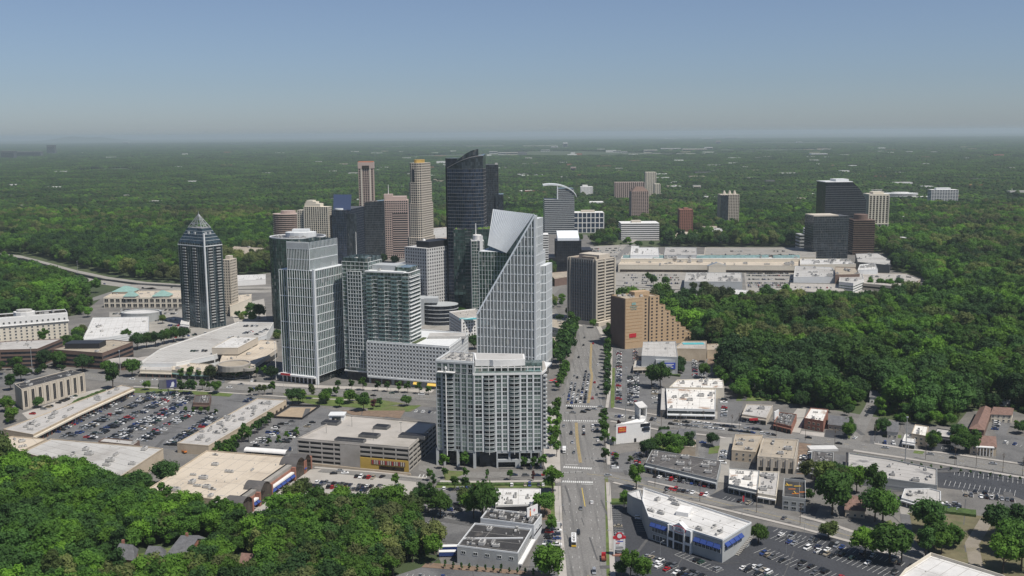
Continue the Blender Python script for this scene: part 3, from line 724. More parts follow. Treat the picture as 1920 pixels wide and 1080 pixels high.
 for i in range(7):
  u=min(1-0.02,max(0.02,i*0.166));b=MB();b.bar(lerp(A,B_,u-0.018),lerp(A,B_,u+0.018),0.8,H2,H2+6.2,0.45);b.build('pier',M['mid_grey'],t)
 b=MB();b.bar(A,B_,0.7,H2+5.9,H1+0.2,0.5);b.build('attic_wall',M['mid_grey'],t)
 b=MB();b.bar(A,B_,0.5,H2+3.0,H2+3.35,0.4);b.build('floor_edge',M['mid_grey'],t)
 b=MB();b.bar(B_,bk(B_,dr,25.8),0.5,H2,H1+0.25,0.3);b.build('side_wall',M['light_grey'],t)
 pr(t,'roof',M['pale_roof'],offset(ccw(Lp),-0.8),H1,H1+0.08);parapet(t,Lp,H1+0.1,1.1,0.4,M['light_grey'])
 units(t,Lp,H1+0.1,16,math.atan2(tt.y,tt.x),0.7,1.1,31)
 # right block: cornice, terrace, set-back storey with columns, white bowed attic
 tt=Vector((C_[0]-B_[0],C_[1]-B_[1])).normalized();nn=Vector((tt.y,-tt.x));ang=math.atan2(tt.y,tt.x)
 pr(t,'cornice',M['white'],offset(ccw(Rp),0.7),H2-0.9,H2+0.5);pr(t,'terrace_deck',M['concrete_pale'],offset(ccw(Rp),0.2),H2+0.5,H2+0.56)
 S=[bk(lerp(B_,C_,0.0),dr,3.5),bk(lerp(B_,C_,0.78),dr,3.5),bk(lerp(B_,C_,0.78),dr,19),bk(B_,dr,24)]
 pr(t,'terrace_glazing',M['g_teal'],S,H2+0.56,H2+4.2)
 for i in range(11):
  q=lerp(B_,C_,0.02+i*0.097);b=MB();b.box(q[0]-0.3,q[1]+0.2,H2+0.5,q[0]+0.3,q[1]+0.8,H2+4.3);b.build('terrace_column',M['white'],t)
 b=MB();b.bar(lerp(B_,C_,0.01),lerp(B_,C_,0.99),0.5,H2+3.4,H2+3.9,-0.3);b.build('terrace_beam',M['white'],t)
 b=MB();b.bar(lerp(B_,C_,0.01),lerp(B_,C_,0.99),0.06,H2+0.5,H2+1.6,0.5);b.build('balustrade',glass('balustrade_glass',(0.30,0.36,0.35),(2,9),0.2,0.3,0.1),t)
 front=[bk(lerp(B_,C_,0.02+0.74*i/14),dr,3.2-2.2*math.sin(math.pi*i/14)*(1 if i>4 else 0.25))for i in range(15)]
 pr(t,'attic_wall',M['white'],front+[bk(lerp(B_,C_,0.76),dr,18),bk(B_,dr,23)],H2+4.2,H1+1.6)
 pr(t,'roof',M['pale_roof'],offset(ccw(front+[bk(lerp(B_,C_,0.76),dr,18),bk(B_,dr,23)]),-1.0),H1+1.6,H1+1.66)
 q=bk(lerp(B_,C_,0.89),dr,8)
 bx(t,'pool_pavilion',M['g_teal'],q[0]-5,q[1]-3,H2+0.56,q[0]+5.5,q[1]+5,H2+5.5);bx(t,'pool',M['pool'],q[0]-5,q[1]-7,H2+0.57,q[0]+5,q[1]-4,H2+0.7)
 # street level on the right: columns, garage door, two bands of shop windows; tall columns on the left
 for u in(0.0,0.18,0.55,0.99):
  q=lerp(A,B_,u);b=MB();b.box(q[0]-0.9,q[1]-0.2,0,q[0]+0.9,q[1]+1.6,ZB);b.build('column',M['mid_grey'],t)
 for u0,u1,z0,z1 in((0.32,1.0,ZB-1.6,ZB),(0.32,1.0,3.8,5.4),(0.32,0.345,0,3.8),(0.6,0.66,0,3.8),(0.66,1.0,3.0,3.8),(0.97,1.0,0,ZB),(0.32,0.34,5,ZB-1),(0.5,0.53,5,ZB-1),(0.66,0.68,0,ZB-1),(0.83,0.85,0,ZB-1)):
  b=MB();b.bar(lerp(B_,C_,u0),lerp(B_,C_,u1),3.2,z0,z1,0.2+u0*0.05+(0.05 if z0==0 else 0)+(0.03 if z0==5 else 0));b.build('base_frame',M['mid_grey'],t)
 b=MB();b.bar(lerp(A,B_,0),lerp(A,B_,1),4,ZB-1.1,ZB-0.02,0.2);b.build('soffit',M['mid_grey'],t)
near_condo()
# --- office tower with the sloping louvred crown
def sloped():
 t=tower('office_tower','silver glass office tower whose sloping louvred roof panel rises behind a diagonal front edge','office tower',1003,704,403,892,1032,-16,'R',d=34)
 w,d,h=t.w,t.d,t.h;r=t.root;x0,x1,y0,y1=-w/2,w/2,-d/2,d/2
 zc=lambda px,y:h-1.0
 zl=hgt(897,697,588);zt=hgt(951,704,474)
 fr=[(x0,0),(x1,0),(x1,h),(x0,zl)]
 # front slab, 7 m thick, cut along the diagonal
 b=MB();k=0
 for y,s in((y0,0),(y0+7,1)):b.v+=[(x,y,z)for x,z in fr]
 for q in((0,1,2,3),(7,6,5,4),(1,5,6,2),(2,6,7,3),(0,3,7,4)):b.f.append(q);b.m.append(1 if q==(2,6,7,3)else 0)
 b.build('front_glazing',[M['g_silver'],M['louvre']],r)
 ztop=lambda x:zl+(h-zl)*(x-x0)/w
 fh=8.1;b=MB();n=int(h/fh)
 for k in range(n+1):
  z=k*fh;xs_=x0 if z<zl else x0+(z-zl)/(h-zl)*w
  if xs_<x1-1:b.box(xs_,y0-0.35,z-0.33,x1+0.3,y0,z+0.33)
 b.build('floor_band',M['alu'],r,kind='stuff')
 b=MB();nm=17
 for i in range(nm+1):
  x=x0+w*i/nm;z1=ztop(x);ww=0.8 if i<nm else 1.7
  b.prism(rect(x-ww/2,y0-0.7,x+ww/2,y0+0.0),0,[ztop(max(x0,x-ww/2))-0.3,ztop(min(x1,x+ww/2))-0.3,ztop(min(x1,x+ww/2))-0.3,ztop(max(x0,x-ww/2))-0.3])
  if i<nm:x+=w/nm/2;b.prism(rect(x-0.12,y0-0.3,x+0.12,y0),0,ztop(x)-0.4)
 b.build('mullion',M['alu'],r,kind='stuff')
 b=MB();dv=Vector((w,0,h-zl)).normalized();up=Vector((-dv.z,0,dv.x))
 p=Vector((x0,0,zl));q=Vector((x1,0,h));pts=[p-up*0.9,q-up*0.9,q+up*0.5,p+up*0.5]
 for y in(y0-0.8,y0+0.2):b.v+=[(v.x,y,v.z)for v in pts]
 for f in((0,1,2,3),(7,6,5,4),(0,4,5,1),(1,5,6,2),(2,6,7,3),(3,7,4,0)):b.f.append(f);b.m.append(0)
 b.build('diagonal_edge',M['louvre'],r)
 # green glass volume behind, lower
 facade(r,rect(x0+0.2,y0+7.1,x1-0.2,y1),0,zt-1,4.2,M['g_green'],M['alu'],0.2,0.1,M['alu'],2.8,0.18,0.4,p0=t.p0,gname='rear_glazing')
 # the side towards the road: bands, stepping in towards the top
 zs=hgt(1025,690,470)
 facade(r,rect(x1-16,y0+7.2,x1+0.25,y1-8),zt-2,h-4,fh,M['g_silver'],M['alu'],0.5,0.2,M['alu'],1.7,0.35,0.3,p0=t.p0,gname='side_glazing')
 b=MB()
 for k in range(n):b.box(x1,y0-0.2,k*fh-0.4,x1+0.4,y1,k*fh+0.4)if k*fh<zt else b.box(x1,y0-0.2,k*fh-0.4,x1+0.4,y0+7,k*fh+0.4)
 b.build('side_band',M['alu'],r,kind='stuff')
 b=MB()
 for i in range(20):
  y=y0+d*i/19;b.box(x1,y-0.28,0,x1+0.55,y+0.28,zt-1 if y>y0+7 else h-0.5)
 b.build('side_fin',M['alu'],r,kind='stuff')
 facade(r,[(x1+0.6,y0+15),(x1+4.5,y0+20),(x1+4.5,y1+8),(x1+0.6,y1+8)],0,zs-12,fh,M['g_silver'],M['alu'],0.8,0.2,M['alu'],1.5,0.6,0.3,M['alu'],p0=t.p0,gname='side_wing')
 # sloping louvred panel
 co,si=math.cos(t.phi),math.sin(t.phi);org=np.array([t.c[0],t.c[1],0])
 def on_plane(px,yy):
  dd=_f+(px[0]-CX)/FPX*_r-(px[1]-CY)/FPX*_u
  loc=lambda v:np.array([v[0]*co+v[1]*si,-v[0]*si+v[1]*co,v[2]])
  o_=loc(np.array([0,0,HC])-org);d_=loc(dd);s=(yy-o_[1])/d_[1];return o_+s*d_
 def ray_plane(px,A,B_,C_):
  a,b_=on_plane(px,y0),on_plane(px,y0+40);n=np.cross(B_-A,C_-A);s=((A-a)@n)/((b_-a)@n);return a+s*(b_-a)
 V1=np.array([x1-0.5,y0+0.5,h+0.3]);V2=on_plane((951,475),y0+0.5);V3=on_plane((917,461),y0+17);V4=ray_plane((927,393),V1,V2,V3)
 b=MB();nrm=np.cross(V2-V1,V4-V1);nrm/=np.linalg.norm(nrm);nrm=nrm if nrm[2]>0 else-nrm
 q=[v+nrm*1.1 for v in(V1,V2,V3,V4)];V1,V2,V3,V4=q
 b.v+=[tuple(v)for v in q]+[tuple(v-nrm*1.2)for v in q]
 for f in((0,1,2,3),(7,6,5,4),(0,4,5,1),(1,5,6,2),(2,6,7,3),(3,7,4,0)):b.f.append(f);b.m.append(0)
 b.build('louvred_roof',M['louvre'],r)
 b=MB();nl=20
 for i in range(nl+1):
  a=Vector(V4+(V1-V4)*i/nl+nrm*0.12);c=Vector(V3+(V2-V3)*i/nl+nrm*0.12);b.tube(a,c,0.5,0.5,4)
 b.build('louvre',M['alu'],r,kind='stuff')
 b=MB();low_=[(v[0],v[1],zt-1.2)for v in q];top_=[tuple(v-nrm*1.3)for v in q];b.v+=low_+top_
 for i in range(4):j=(i+1)%4;b.f.append((i,j,4+j,4+i));b.m.append(0)
 b.build('crown_wall',M['g_silver'],r)
 bx(r,'lobby',M['g_win'],x1,y0-6,0,x1+9,y0+12,8);bx(r,'lobby_roof',M['light_grey'],x1-1,y0-8,8,x1+11,y0+14,9.2)
sloped()
# --- glass office tower with the stepped crown, left of the condominium pair
def stepped_glass():
 t=tower('office_tower','silver fin glass office tower with stepped glass crown left of the grey garage block','office tower',588,721,508,521,646,-25,'R')
 w,d,h=t.w,t.d,t.h;r=t.root;x0,x1,y0,y1=-w/2,w/2,-d/2,d/2
 hu=hgt(585,721,483)+1
 facade(r,rect(x0+10,y0,x1,y1),7,h,7.4,M['g_green'],M['alu'],0.6,0.3,M['alu'],2.5,0.36,0.6,p0=t.p0)
 facade(r,rect(x0,y0+1.5,x0+9.8,y1-6),7,h-0.5,22,M['g_green'],M['alu'],0.8,0.2,M['alu'],2.6,0.5,0.4,p0=t.p0,gname='wing_glazing')
 facade(r,rect(x0+10.3,y0+0.2,x1-4,y1-5),h+0.1,hu+6,8,M['g_green'],M['alu'],0.7,0.3,M['alu'],1.6,0.35,0.5,p0=t.p0,gname='crown_glazing')
 bx(r,'corner_pier',M['alu'],x1-1.2,y0-0.7,0,x1+0.7,y0+1.2,h+1.2)
 parapet(r,rect(x0+10.3,y0+0.2,x1-4,y1-5),hu+6,5.5,0.3,M['g_silver'],'glass_screen')
 b=MB()
 for i in range(26):b.box(x0+10.3+(w-14.3)*i/25-0.2,y0-0.25,hu+5.5,x0+10.3+(w-14.3)*i/25+0.2,y0+0.2,hu+11.7)
 for i in range(22):b.box(x1-4,y0+(d-5)*i/21-0.2,hu+5.5,x1-3.6,y0+(d-5)*i/21+0.2,hu+11.7)
 b.build('screen_fin',M['alu'],r,kind='stuff')
 bx(r,'mechanical_roof',M['tan_roof'],x0+13,y0+4,hu+6.1,x1-12,y1-10,hu+7.2)
 bx(r,'lobby_glazing',M['g_win'],x0+1.5,y0+1.5,0,x1-1.5,y1-2,6.9);bx(r,'canopy',M['light_grey'],x0-2,y0-3.5,5.6,x1-1,y0+1.6,6.9)
 bx(r,'sign_panel',M['sign_red'],x0+1,y0-3.9,6.0,x0+11,y0-3.5,7.8)
 for i in range(9):bx(r,'column',M['white'],x0+1+i*(w-2.5)/8,y0-1.2,0,x0+1.8+i*(w-2.5)/8,y0-0.4,5.6)
stepped_glass()
# --- white gridded garage block and the two glass condominium shafts on it
def podium():
 z=hgt(690,718,641)
 poly=ccw([P(x,y,z)for x,y in((688,641),(842,652),(877,626),(740,616))])
 c=(sum(p[0]for p in poly)/4,sum(p[1]for p in poly)/4);q=[(p[0]-c[0],p[1]-c[1])for p in poly]
 t=thing('garage_block','pale grey block with a dense grid of square openings and yellow awnings at street level','parking garage',(c[0],c[1],0));clear(poly,6)
 facade(t,q,6.5,z,3.35,M['g_black'],M['light_grey'],1.25,0.3,M['light_grey'],3.1,1.1,0.3,M['pale_roof'],p0=c)
 b=MB()
 for i in range(4):
  a,e=q[i],q[(i+1)%4]
  if facing(a,e,c)<0:continue
  n=round(dist2(a,e)/3.1)
  for j in range(n):m_=lerp(a,e,(j+0.5)/n);tt=Vector((e[0]-a[0],e[1]-a[1])).normalized();b.bar((m_[0]-tt.x*.1,m_[1]-tt.y*.1),(m_[0]+tt.x*.1,m_[1]+tt.y*.1),0.3,6.5,z,0.1)
 b.build('thin_mullion',M['light_grey'],t,kind='stuff')
 pr(t,'base_wall',M['grey_wall'],offset(q,-0.6),0,6.5)
 parapet(t,q,z+0.08,1.2,0.5,M['light_grey'])
 bx(t,'rooftop_shed',M['pale_roof'],8,-6,z+0.05,40,10,z+2.2)
 i=[facing(q[k],q[(k+1)%4],c)for k in range(4)];k=max(range(4),key=lambda k:dist2(q[k],q[(k+1)%4])if i[k]>0.2 else 0)
 a,e=q[k],q[(k+1)%4]
 for u0,u1,nm,mm,z0,z1,o in((0.04,0.16,'shopfront','g_brown',0.3,4.2,0.1),(0.18,0.29,'shopfront','g_brown',0.3,4.2,0.1),(0.33,0.44,'shopfront','g_brown',0.3,4.2,0.1)):
  b=MB();b.bar(lerp(a,e,u0),lerp(a,e,u1),0.3,z0,z1,o);b.build(nm,M[mm],t)
 for u0,u1 in((0.57,0.65),(0.74,0.85)):
  p_,s_=lerp(a,e,u0),lerp(a,e,u1);tt=Vector((s_[0]-p_[0],s_[1]-p_[1])).normalized();n=Vector((tt.y,-tt.x));b=MB()
  b.quad((p_[0]+n.x*2.4,p_[1]+n.y*2.4,2.9),(s_[0]+n.x*2.4,s_[1]+n.y*2.4,2.9),(s_[0],s_[1],5.2),(p_[0],p_[1],5.2))
  b.quad((p_[0]+n.x*2.4,p_[1]+n.y*2.4,2.5),(s_[0]+n.x*2.4,s_[1]+n.y*2.4,2.5),(s_[0]+n.x*2.4,s_[1]+n.y*2.4,2.95),(p_[0]+n.x*2.4,p_[1]+n.y*2.4,2.95));b.build('awning',M['awn_yellow'],t)
 b=MB();b.bar(a,e,1.2,5.2,6.5,0.9);b.build('cornice',M['light_grey'],t)
podium()
def condo_pair():
 t=tower('apartment_tower','slim glass condominium shaft between the finned office tower and the gridded garage block','apartment tower',690,716,492,641,716,-21,'R',d=24)
 facade(t.root,t.poly,8,t.h,3.25,M['g_teal'],M['light_grey'],0.4,0.25,M['mid_grey'],4.0,0.25,0.3,p0=t.p0)
 w,d,h=t.w,t.d,t.h
 facade(t.root,rect(-w*0.28,-d/2-1.2,w*0.24,-d/2-0.06),12,h-8,3.25,M['g_silver'],M['light_grey'],0.45,0.25,M['alu'],2.9,0.35,0.25,p0=t.p0,gname='bay_glazing')
 bx(t.root,'base',M['g_black'],-w/2+1,-d/2+1,0,w/2-1,d/2,8);bx(t.root,'floor_slab',M['white'],-w/2-0.6,-d/2-0.9,8,w/2+0.6,d/2,9)
 parapet(t.root,rect(-w/2+0.5,-d/2+0.5,w/2-0.5,d/2),h+0.1,3.2,0.3,M['g_silver'],'glass_screen');units(t.root,t.poly,h+0.1,4,0,seed=3)
 z0=hgt(690,718,641)
 g=P(692,718)
 t=tower('apartment_tower','wide pale green glass condominium slab standing on the gridded garage block','apartment tower',766,722,512,687,787,-18,'R')
 w,d,h=t.w,t.d,t.h;r=t.root;z0+=0.3
 facade(r,t.poly,z0,h,3.25,M['g_teal'],M['light_grey'],0.34,0.4,M['mid_grey'],3.3,0.16,0.2,M['pale_roof'],p0=t.p0)
 b=MB();b2=MB()
 for k in range(int((h-z0)/3.25)):
  z=z0+k*3.25
  for u in(0.0,0.29,0.6,0.86):b.box(-w/2+u*w,-d/2-1.5,z-0.12,-w/2+(u+0.14)*w,-d/2-0.45,z+0.14);b2.box(-w/2+u*w,-d/2-1.55,z+0.14,-w/2+(u+0.14)*w,-d/2-1.45,z+1.1)
  b.box(w/2+0.45,-d/2,z-0.15,w/2+1.5,d/2-2,z+0.25)
 b.build('balcony',M['light_grey'],r,kind='stuff');b2.build('balustrade',M['skylight'],r,kind='stuff')
 bx(r,'roof_slab',M['light_grey'],-w/2-1,-d/2-1.5,h-0.4,w/2-4,d/2,h+0.8);bx(r,'penthouse',M['mid_grey'],-w/2+2,-d/2+6,h+0.8,w/2-14,d/2-2,h+5);bx(r,'penthouse',M['g_teal'],w/2-14,-d/2+4,h+0.8,w/2-1,d/2-2,h+4)
 bx(r,'planted_edge',mat('roof_planting',(0.07,0.09,0.04),0.95),w/2+1.6,-d/2,z0-0.2,w/2+5,d/2,z0+0.7);units(r,t.poly,h+0.85,5,0,seed=8)
condo_pair()
# --- polygonal dark green glass tower
def round_green():
 t=tower('office_tower','dark green glass office tower with rounded corners and white plant room on its roof','office tower',520,622,450,497,597,0,'R',w=14,d=40)
 r=t.root;R_=103/1900*1130/2;h=t.h;cx=R_-7-2;poly=ell(R_,R_*0.85,28,(cx,14))
 facade(r,poly,0,h,3.7,M['g_green'],M['dark_grey'],0.25,0.1,M['dark_grey'],3.0,0.16,0.16,M['grey_roof'],p0=t.p0)
 parapet(r,poly,h+0.08,1.0,1.2,M['light_grey']);pr(r,'plant_room',M['light_grey'],ell(17,12,20,(cx+3,17)),h,h+5);bx(r,'plant_room',M['light_grey'],cx-6,14,h+5,cx+12,24,h+8)
 units(r,ell(R_*0.9,R_*0.7,12,(cx,12)),h+0.1,9,0,seed=12);clear([(t.c[0]+p[0],t.c[1]+p[1])for p in poly],3)
round_green()
# --- blue residential tower with the glass pyramid and lattice cap
def pyramid():
 t=tower('apartment_tower','blue glass residential tower with balcony stacks, sloping glass top and open steel lattice pyramid','apartment tower',383,617,458,334,416,-35,'R')
 w,d,h=t.w,t.d,t.h;r=t.root;n=round(h/3.1)
 gb_=glass('condo_blue_glass',(0.055,0.085,0.10),(1.6,3.1),0.5,0.5)
 facade(r,t.poly,0,h,3.1,gb_,M['dark_grey'],0.35,0.12,M['mid_grey'],4.2,0.15,0.15,p0=t.p0)
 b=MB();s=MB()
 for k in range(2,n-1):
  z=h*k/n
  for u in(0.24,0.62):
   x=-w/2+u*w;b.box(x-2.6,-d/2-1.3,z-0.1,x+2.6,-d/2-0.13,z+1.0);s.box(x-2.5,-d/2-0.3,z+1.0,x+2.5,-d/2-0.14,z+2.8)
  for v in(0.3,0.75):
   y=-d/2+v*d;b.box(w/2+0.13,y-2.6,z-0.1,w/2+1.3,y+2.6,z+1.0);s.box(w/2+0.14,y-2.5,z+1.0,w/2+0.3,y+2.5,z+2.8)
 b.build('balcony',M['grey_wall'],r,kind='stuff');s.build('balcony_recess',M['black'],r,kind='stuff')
 bx(r,'corner_fin',M['light_grey'],w/2-0.7,-d/2-0.8,0,w/2+0.8,-d/2+0.7,h+12)
 bx(r,'cornice',M['light_grey'],-w/2-0.5,-d/2-0.5,h-3,w/2-0.8,-d/2-0.14,h-2);bx(r,'cornice',M['light_grey'],w/2+0.14,-d/2+0.8,h-3,w/2+0.5,d/2,h-2)
 h2=hgt(383,617,430);k=0.52;q0=t.poly;q1=mid(0,q0,k);b=MB();b.v+=[(p[0],p[1],h)for p in q0]+[(p[0],p[1],h2)for p in q1]
 for i in range(4):j=(i+1)%4;b.f.append((i,j,4+j,4+i));b.m.append(0)
 b.f.append((4,5,6,7));b.m.append(1);b.build('sloping_glass',[gb_,M['grey_roof']],r)
 b=MB()
 for kk in range(1,5):q=mid(0,q0,1+(k-1)*kk/5+0.012);z=h+(h2-h)*kk/5;b.prism(q,z-0.25,z+0.25)
 b.build('slope_band',M['mid_grey'],r,kind='stuff')
 h3=hgt(383,617,404);b=MB();ap=(0,0,h3);cs=[(p[0],p[1],h2)for p in q1]
 for i in range(4):
  a,c=Vector(cs[i]),Vector(cs[(i+1)%4]);b.tube(a,ap,0.45,0.3,5)
  for u in(0.33,0.66):b.tube(a.lerp(c,u),ap,0.22,0.2,4)
  for v in(0.0,0.3,0.6):b.tube(a.lerp(Vector(ap),v),c.lerp(Vector(ap),v),0.3,0.3,4)
  b.tube(a,c.lerp(Vector(ap),0.3),0.2,0.2,4);b.tube(c,a.lerp(Vector(ap),0.3),0.2,0.2,4);b.tube(a.lerp(Vector(ap),0.3),c.lerp(Vector(ap),0.6),0.2,0.2,4)
 b.tube((0,0,h3-3),(0,0,h3+3),0.5,0.15,5);b.build('lattice_pyramid',M['metal'],r)
 b=MB()
 for i in range(4):
  for u in(0.25,0.6):a=lerp(q0[i],q0[(i+1)%4],u);c=lerp(q1[i],q1[(i+1)%4],u);q=lerp(a,c,0.66);z=h+(h2-h)*0.66;b.box(q[0]-1.2,q[1]-1.2,z-1.4,q[0]+1.2,q[1]+1.2,z+1.4)
 b.build('dormer',M['mid_grey'],r,kind='stuff')
pyramid()
# --- curved dark tower with the swept top, its planted podium
def curved():
 t=tower('office_tower','tallest dark glass tower with bowed front, pale floor lines and swept curving roofline','office tower',838,592,292,905,838,-6,'L',d=26)
 w,d,h=t.w,t.d,t.h;r=t.root
 arc=[(-w/2+w*i/16,-d/2-9*math.sin(math.pi*(0.12+0.88*(i/16)))*(i/16)**0.6+(14*max(0,i/16-0.8)**1.0))for i in range(17)]
 poly=arc+[(w/2,d/2),(-w/2,d/2)]
 zt=hgt(870,592,300)
 facade(r,poly,0,zt-10,4.0,M['g_navy'],M['silver_band'],0.3,0.3,M['dark_grey'],2.4,0.15,0.15,p0=t.p0)
 zl,zr=zt-10,hgt(897,590,282)+1
 tops=[zl+1+(zr-8-zl)*math.sin(math.pi/2*i/16)for i in range(17)]
 b=MB();ip=offset(ccw(poly),-0.4);n=len(poly);k=0
 pz=tops+[zr-5,zl+6]
 b.prism(poly,zl,pz);b.build('swept_crown',M['g_dark'],r)
 b=MB();inner=[(x,y+3)for x,y in arc[3:15]];pz2=[tops[i]+1+(zr-zl)*0.32*math.sin(math.pi/2*(i-3)/11)for i in range(3,15)]
 for i in range(len(inner)-1):
  a,c=inner[i],inner[i+1];b.quad((*a,zl),(*c,zl),(*c,pz2[i+1]),(*a,pz2[i]));b.quad((a[0],a[1]+1,zl),(a[0],a[1]+1,pz2[i]),(c[0],c[1]+1,pz2[i+1]),(c[0],c[1]+1,zl));b.quad((*a,pz2[i]),(*c,pz2[i+1]),(c[0],c[1]+1,pz2[i+1]),(a[0],a[1]+1,pz2[i]))
 a=inner[-1];b.quad((*a,zl),(a[0],a[1]+1,zl),(a[0],a[1]+1,pz2[-1]),(*a,pz2[-1]));b.build('sail_screen',M['g_dark'],r)
 b=MB()
 for i in range(16):b.tube((*arc[i],tops[i]+0.2),(*arc[i+1],tops[i+1]+0.2),0.45,0.45,4)
 b.build('roof_edge',M['silver_band'],r)
 bx(r,'core_tower',M['g_black'],-w/2-2.5,-d/2+3,0,-w/2+11,d/2-2,zt+2)
 t=tower('office_block','dark green glass block with planted roof garden at the foot of the tallest tower','office building',850,594,430,922,850,-4,'L',d=38)
 w,d,h=t.w,t.d,t.h;r=t.root
 facade(r,t.poly,0,h,4.2,M['g_green'],M['dark_grey'],0.3,0.1,M['dark_grey'],2.2,0.15,0.15,p0=t.p0)
 gm=mat('roof_garden_leaf',(0.09,0.15,0.03),0.9,var=0.4,scale=0.4);b=MB();rr=random.Random(3)
 for i in range(60):
  x,y=rr.uniform(-w/2+2,w/2-2),rr.uniform(-d/2+1,-d/2+16);s=rr.uniform(0.8,2.2)
  b.tube((x,y,h),(x,y,h+s),s,s*0.3,6)
 b.build('roof_garden',gm,r,kind='stuff');bx(r,'roof_terrace',M['concrete_pale'],-w/2+1,-d/2+1,h,-w/2+16,-d/2+12,h+0.3)
 t=tower('office_tower','dark teal glass slab partly hidden behind the tallest curved tower','office tower',934,470,309,895,943,0,'R',d=30)
 facade(t.root,t.poly,0,t.h,4,M['g_dark'],M['dark_grey'],0.3,0.1,M['dark_grey'],3,0.2,0.15,p0=t.p0);w,d,h=t.w,t.d,t.h
 bx(t.root,'lower_wing',M['g_dark'],w/2-5,-d/2-3,0,w/2+9,d/2,h*0.66);bx(t.root,'roof_unit',M['unit'],w/2-6,-3,h,w/2-1,3,h+3)
curved()
# --- beige stepped tower with the gold drum
def stepped_beige():
 t=tower('hotel_tower','tall beige masonry tower stepping in towards a round gold crown','tower',787,505,306,760,812,-20,'R')
 w,d,h=t.w*0.92,t.d*0.92,t.h;r=t.root
 lev=[(0,0.30,1.12),(0.30,0.62,1.0),(0.62,0.82,0.92),(0.82,1.0,0.84)]
 for i,(a,c,k)in enumerate(lev):
  p=[(-w/2*k+5,-d/2*k),(w/2*k-5,-d/2*k),(w/2*k,-d/2*k+5),(w/2*k,d/2*k),(-w/2*k,d/2*k),(-w/2*k,-d/2*k+5)]
  facade(r,p,h*a,h*c,3.6,M['g_black'],M['beige'],1.2,0.25,M['beige'],3.2,0.95,0.3,p0=t.p0,gname='glazing')
 pr(r,'crown',M['gold'],ell(w*0.30,d*0.30,20),h+0.1,h+5);bx(r,'recess',M['g_black'],-w*0.17,-d/2*0.84-0.6,h*0.4,w*0.0,-d/2*0.8,h*0.94)
stepped_beige()
def simple(name,label,cat,a,g='g_win',band='beige',fh=3.4,bh=1.2,bp=0.25,mull='beige',ms=3.0,mw=0.9,mp=0.28,roofm='grey_roof',pent=None,pm=None,**kw):
 t=tower(name,label,cat,*a,**kw)
 facade(t.root,t.poly,0,t.h,fh,M[g],M[band]if band else None,bh,bp,M[mull]if mull else None,ms,mw,mp,M[roofm],p0=t.p0)
 if pent:
  for(kx0,ky0,kx1,ky1,hh)in pent:bx(t.root,'penthouse',M[pm or band],kx0*t.w/2,ky0*t.d/2,t.h+0.05,kx1*t.w/2,ky1*t.d/2,t.h+hh)
 return t
 # tall slim pink tower behind
t=simple('office_tower','slim far tower with pale pink crown and light vertical strips on dark glass','tower',(672,440,316,699,None,2,'L'),'g_brown','pink',3.8,0.9,0.15,'pink',4.5,1.1,0.3,d=24,pent=None)
bx(t.root,'crown',M['pink'],-t.w/2-1.2,-t.d/2-1.2,t.h,t.w/2+1.2,t.d/2+1.2,t.h+13);bx(t.root,'crown_cap',M['red_tile'],-t.w/2-0.5,-t.d/2,t.h+13,t.w/2+0.5,t.d/2,t.h+14.5)
bx(t.root,'crown_recess',M['g_brown'],-t.w/4,-t.d/2-1.6,t.h-1,t.w/4,-t.d/2-1.1,t.h+6)
for u in(-0.3,0.3):bx(t.root,'shaft_strip',M['cream'],u*t.w-1.2,-t.d/2-1.0,0,u*t.w+1.2,-t.d/2-0.2,t.h)
# wide beige condominium with stepped crest
t=simple('apartment_tower','wide cream residential tower with stepped crest and rows of vertical bays','apartment tower',(614,500,388,570,622,-14,'R'),'g_win','cream',3.3,0.65,0.2,'cream',3.8,1.2,0.5)
w,d,h=t.w,t.d,t.h
for x0,x1,hh in((-0.5,0.16,5),(-0.46,-0.02,8),(-0.42,-0.16,10)):bx(t.root,'crest_step',M['cream'],x0*w,-d/2+1+hh*0.2,h,x1*w,d/2-1,h+hh)
facade(t.root,rect(-w/2-14,-d/2+4,-w/2-0.3,d/2),0,h-6,3.3,M['g_win'],M['cream'],0.9,0.2,M['cream'],3.4,1.4,0.4,p0=t.p0,gname='wing_glazing')
t=tower('apartment_tower','low round brown apartment tower with horizontal balcony bands at the wood edge','apartment tower',525,487,402,513,558,0,'R',w=8,d=20)
poly=ell(26,20,24,(14,8));facade(t.root,poly,0,t.h,3.4,M['g_brown'],M['pink'],1.3,0.6,None,p0=t.p0);pr(t.root,'penthouse',M['pink'],ell(13,9,16,(14,8)),t.h,t.h+5)
# blue slanted-roof tower
t=tower('office_tower','dark blue glass tower with big slanted blue roof plane between cream and pink towers','office tower',648,500,394,622,684,-12,'R');w,d,h=t.w,t.d,t.h
facade(t.root,t.poly,0,h,3.9,M['g_navy'],M['dark_grey'],0.25,0.08,M['dark_grey'],3.6,0.2,0.12,p0=t.p0)
h2=hgt(648,500,367);b=MB();q=[(-w/2,-d/2+6,h+0.1),(w/2+6,-d/2+6,h+0.1),(w/2+5,-d/2+15,h2+1),(-w/2-2,-d/2+15,h2+1)]
b.v+=q+[(v[0],v[1]+0.5,v[2]-1.5)for v in q]
for f in((0,1,2,3),(7,6,5,4),(0,4,5,1),(1,5,6,2),(2,6,7,3),(3,7,4,0)):b.f.append(f);b.m.append(0)
b.build('slanted_roof',mat('blue_roof_panel',(0.06,0.085,0.16),0.45,metal=0.3,var=0.05),t.root)
pr(t.root,'bowed_front',M['g_dark'],ell(13,6,20,(w/2+2,-d/2+8)),0,h-6);pr(t.root,'dome',M['alu'],ell(7,5,16,(-1,-d/2+4)),h+0.05,h+2.5)
b=MB();b.tube((w/2+16,-d/2,20),(w/2+16,-d/2,h*0.62),0.6,0.4,6);b.build('mast',M['white'],t.root)
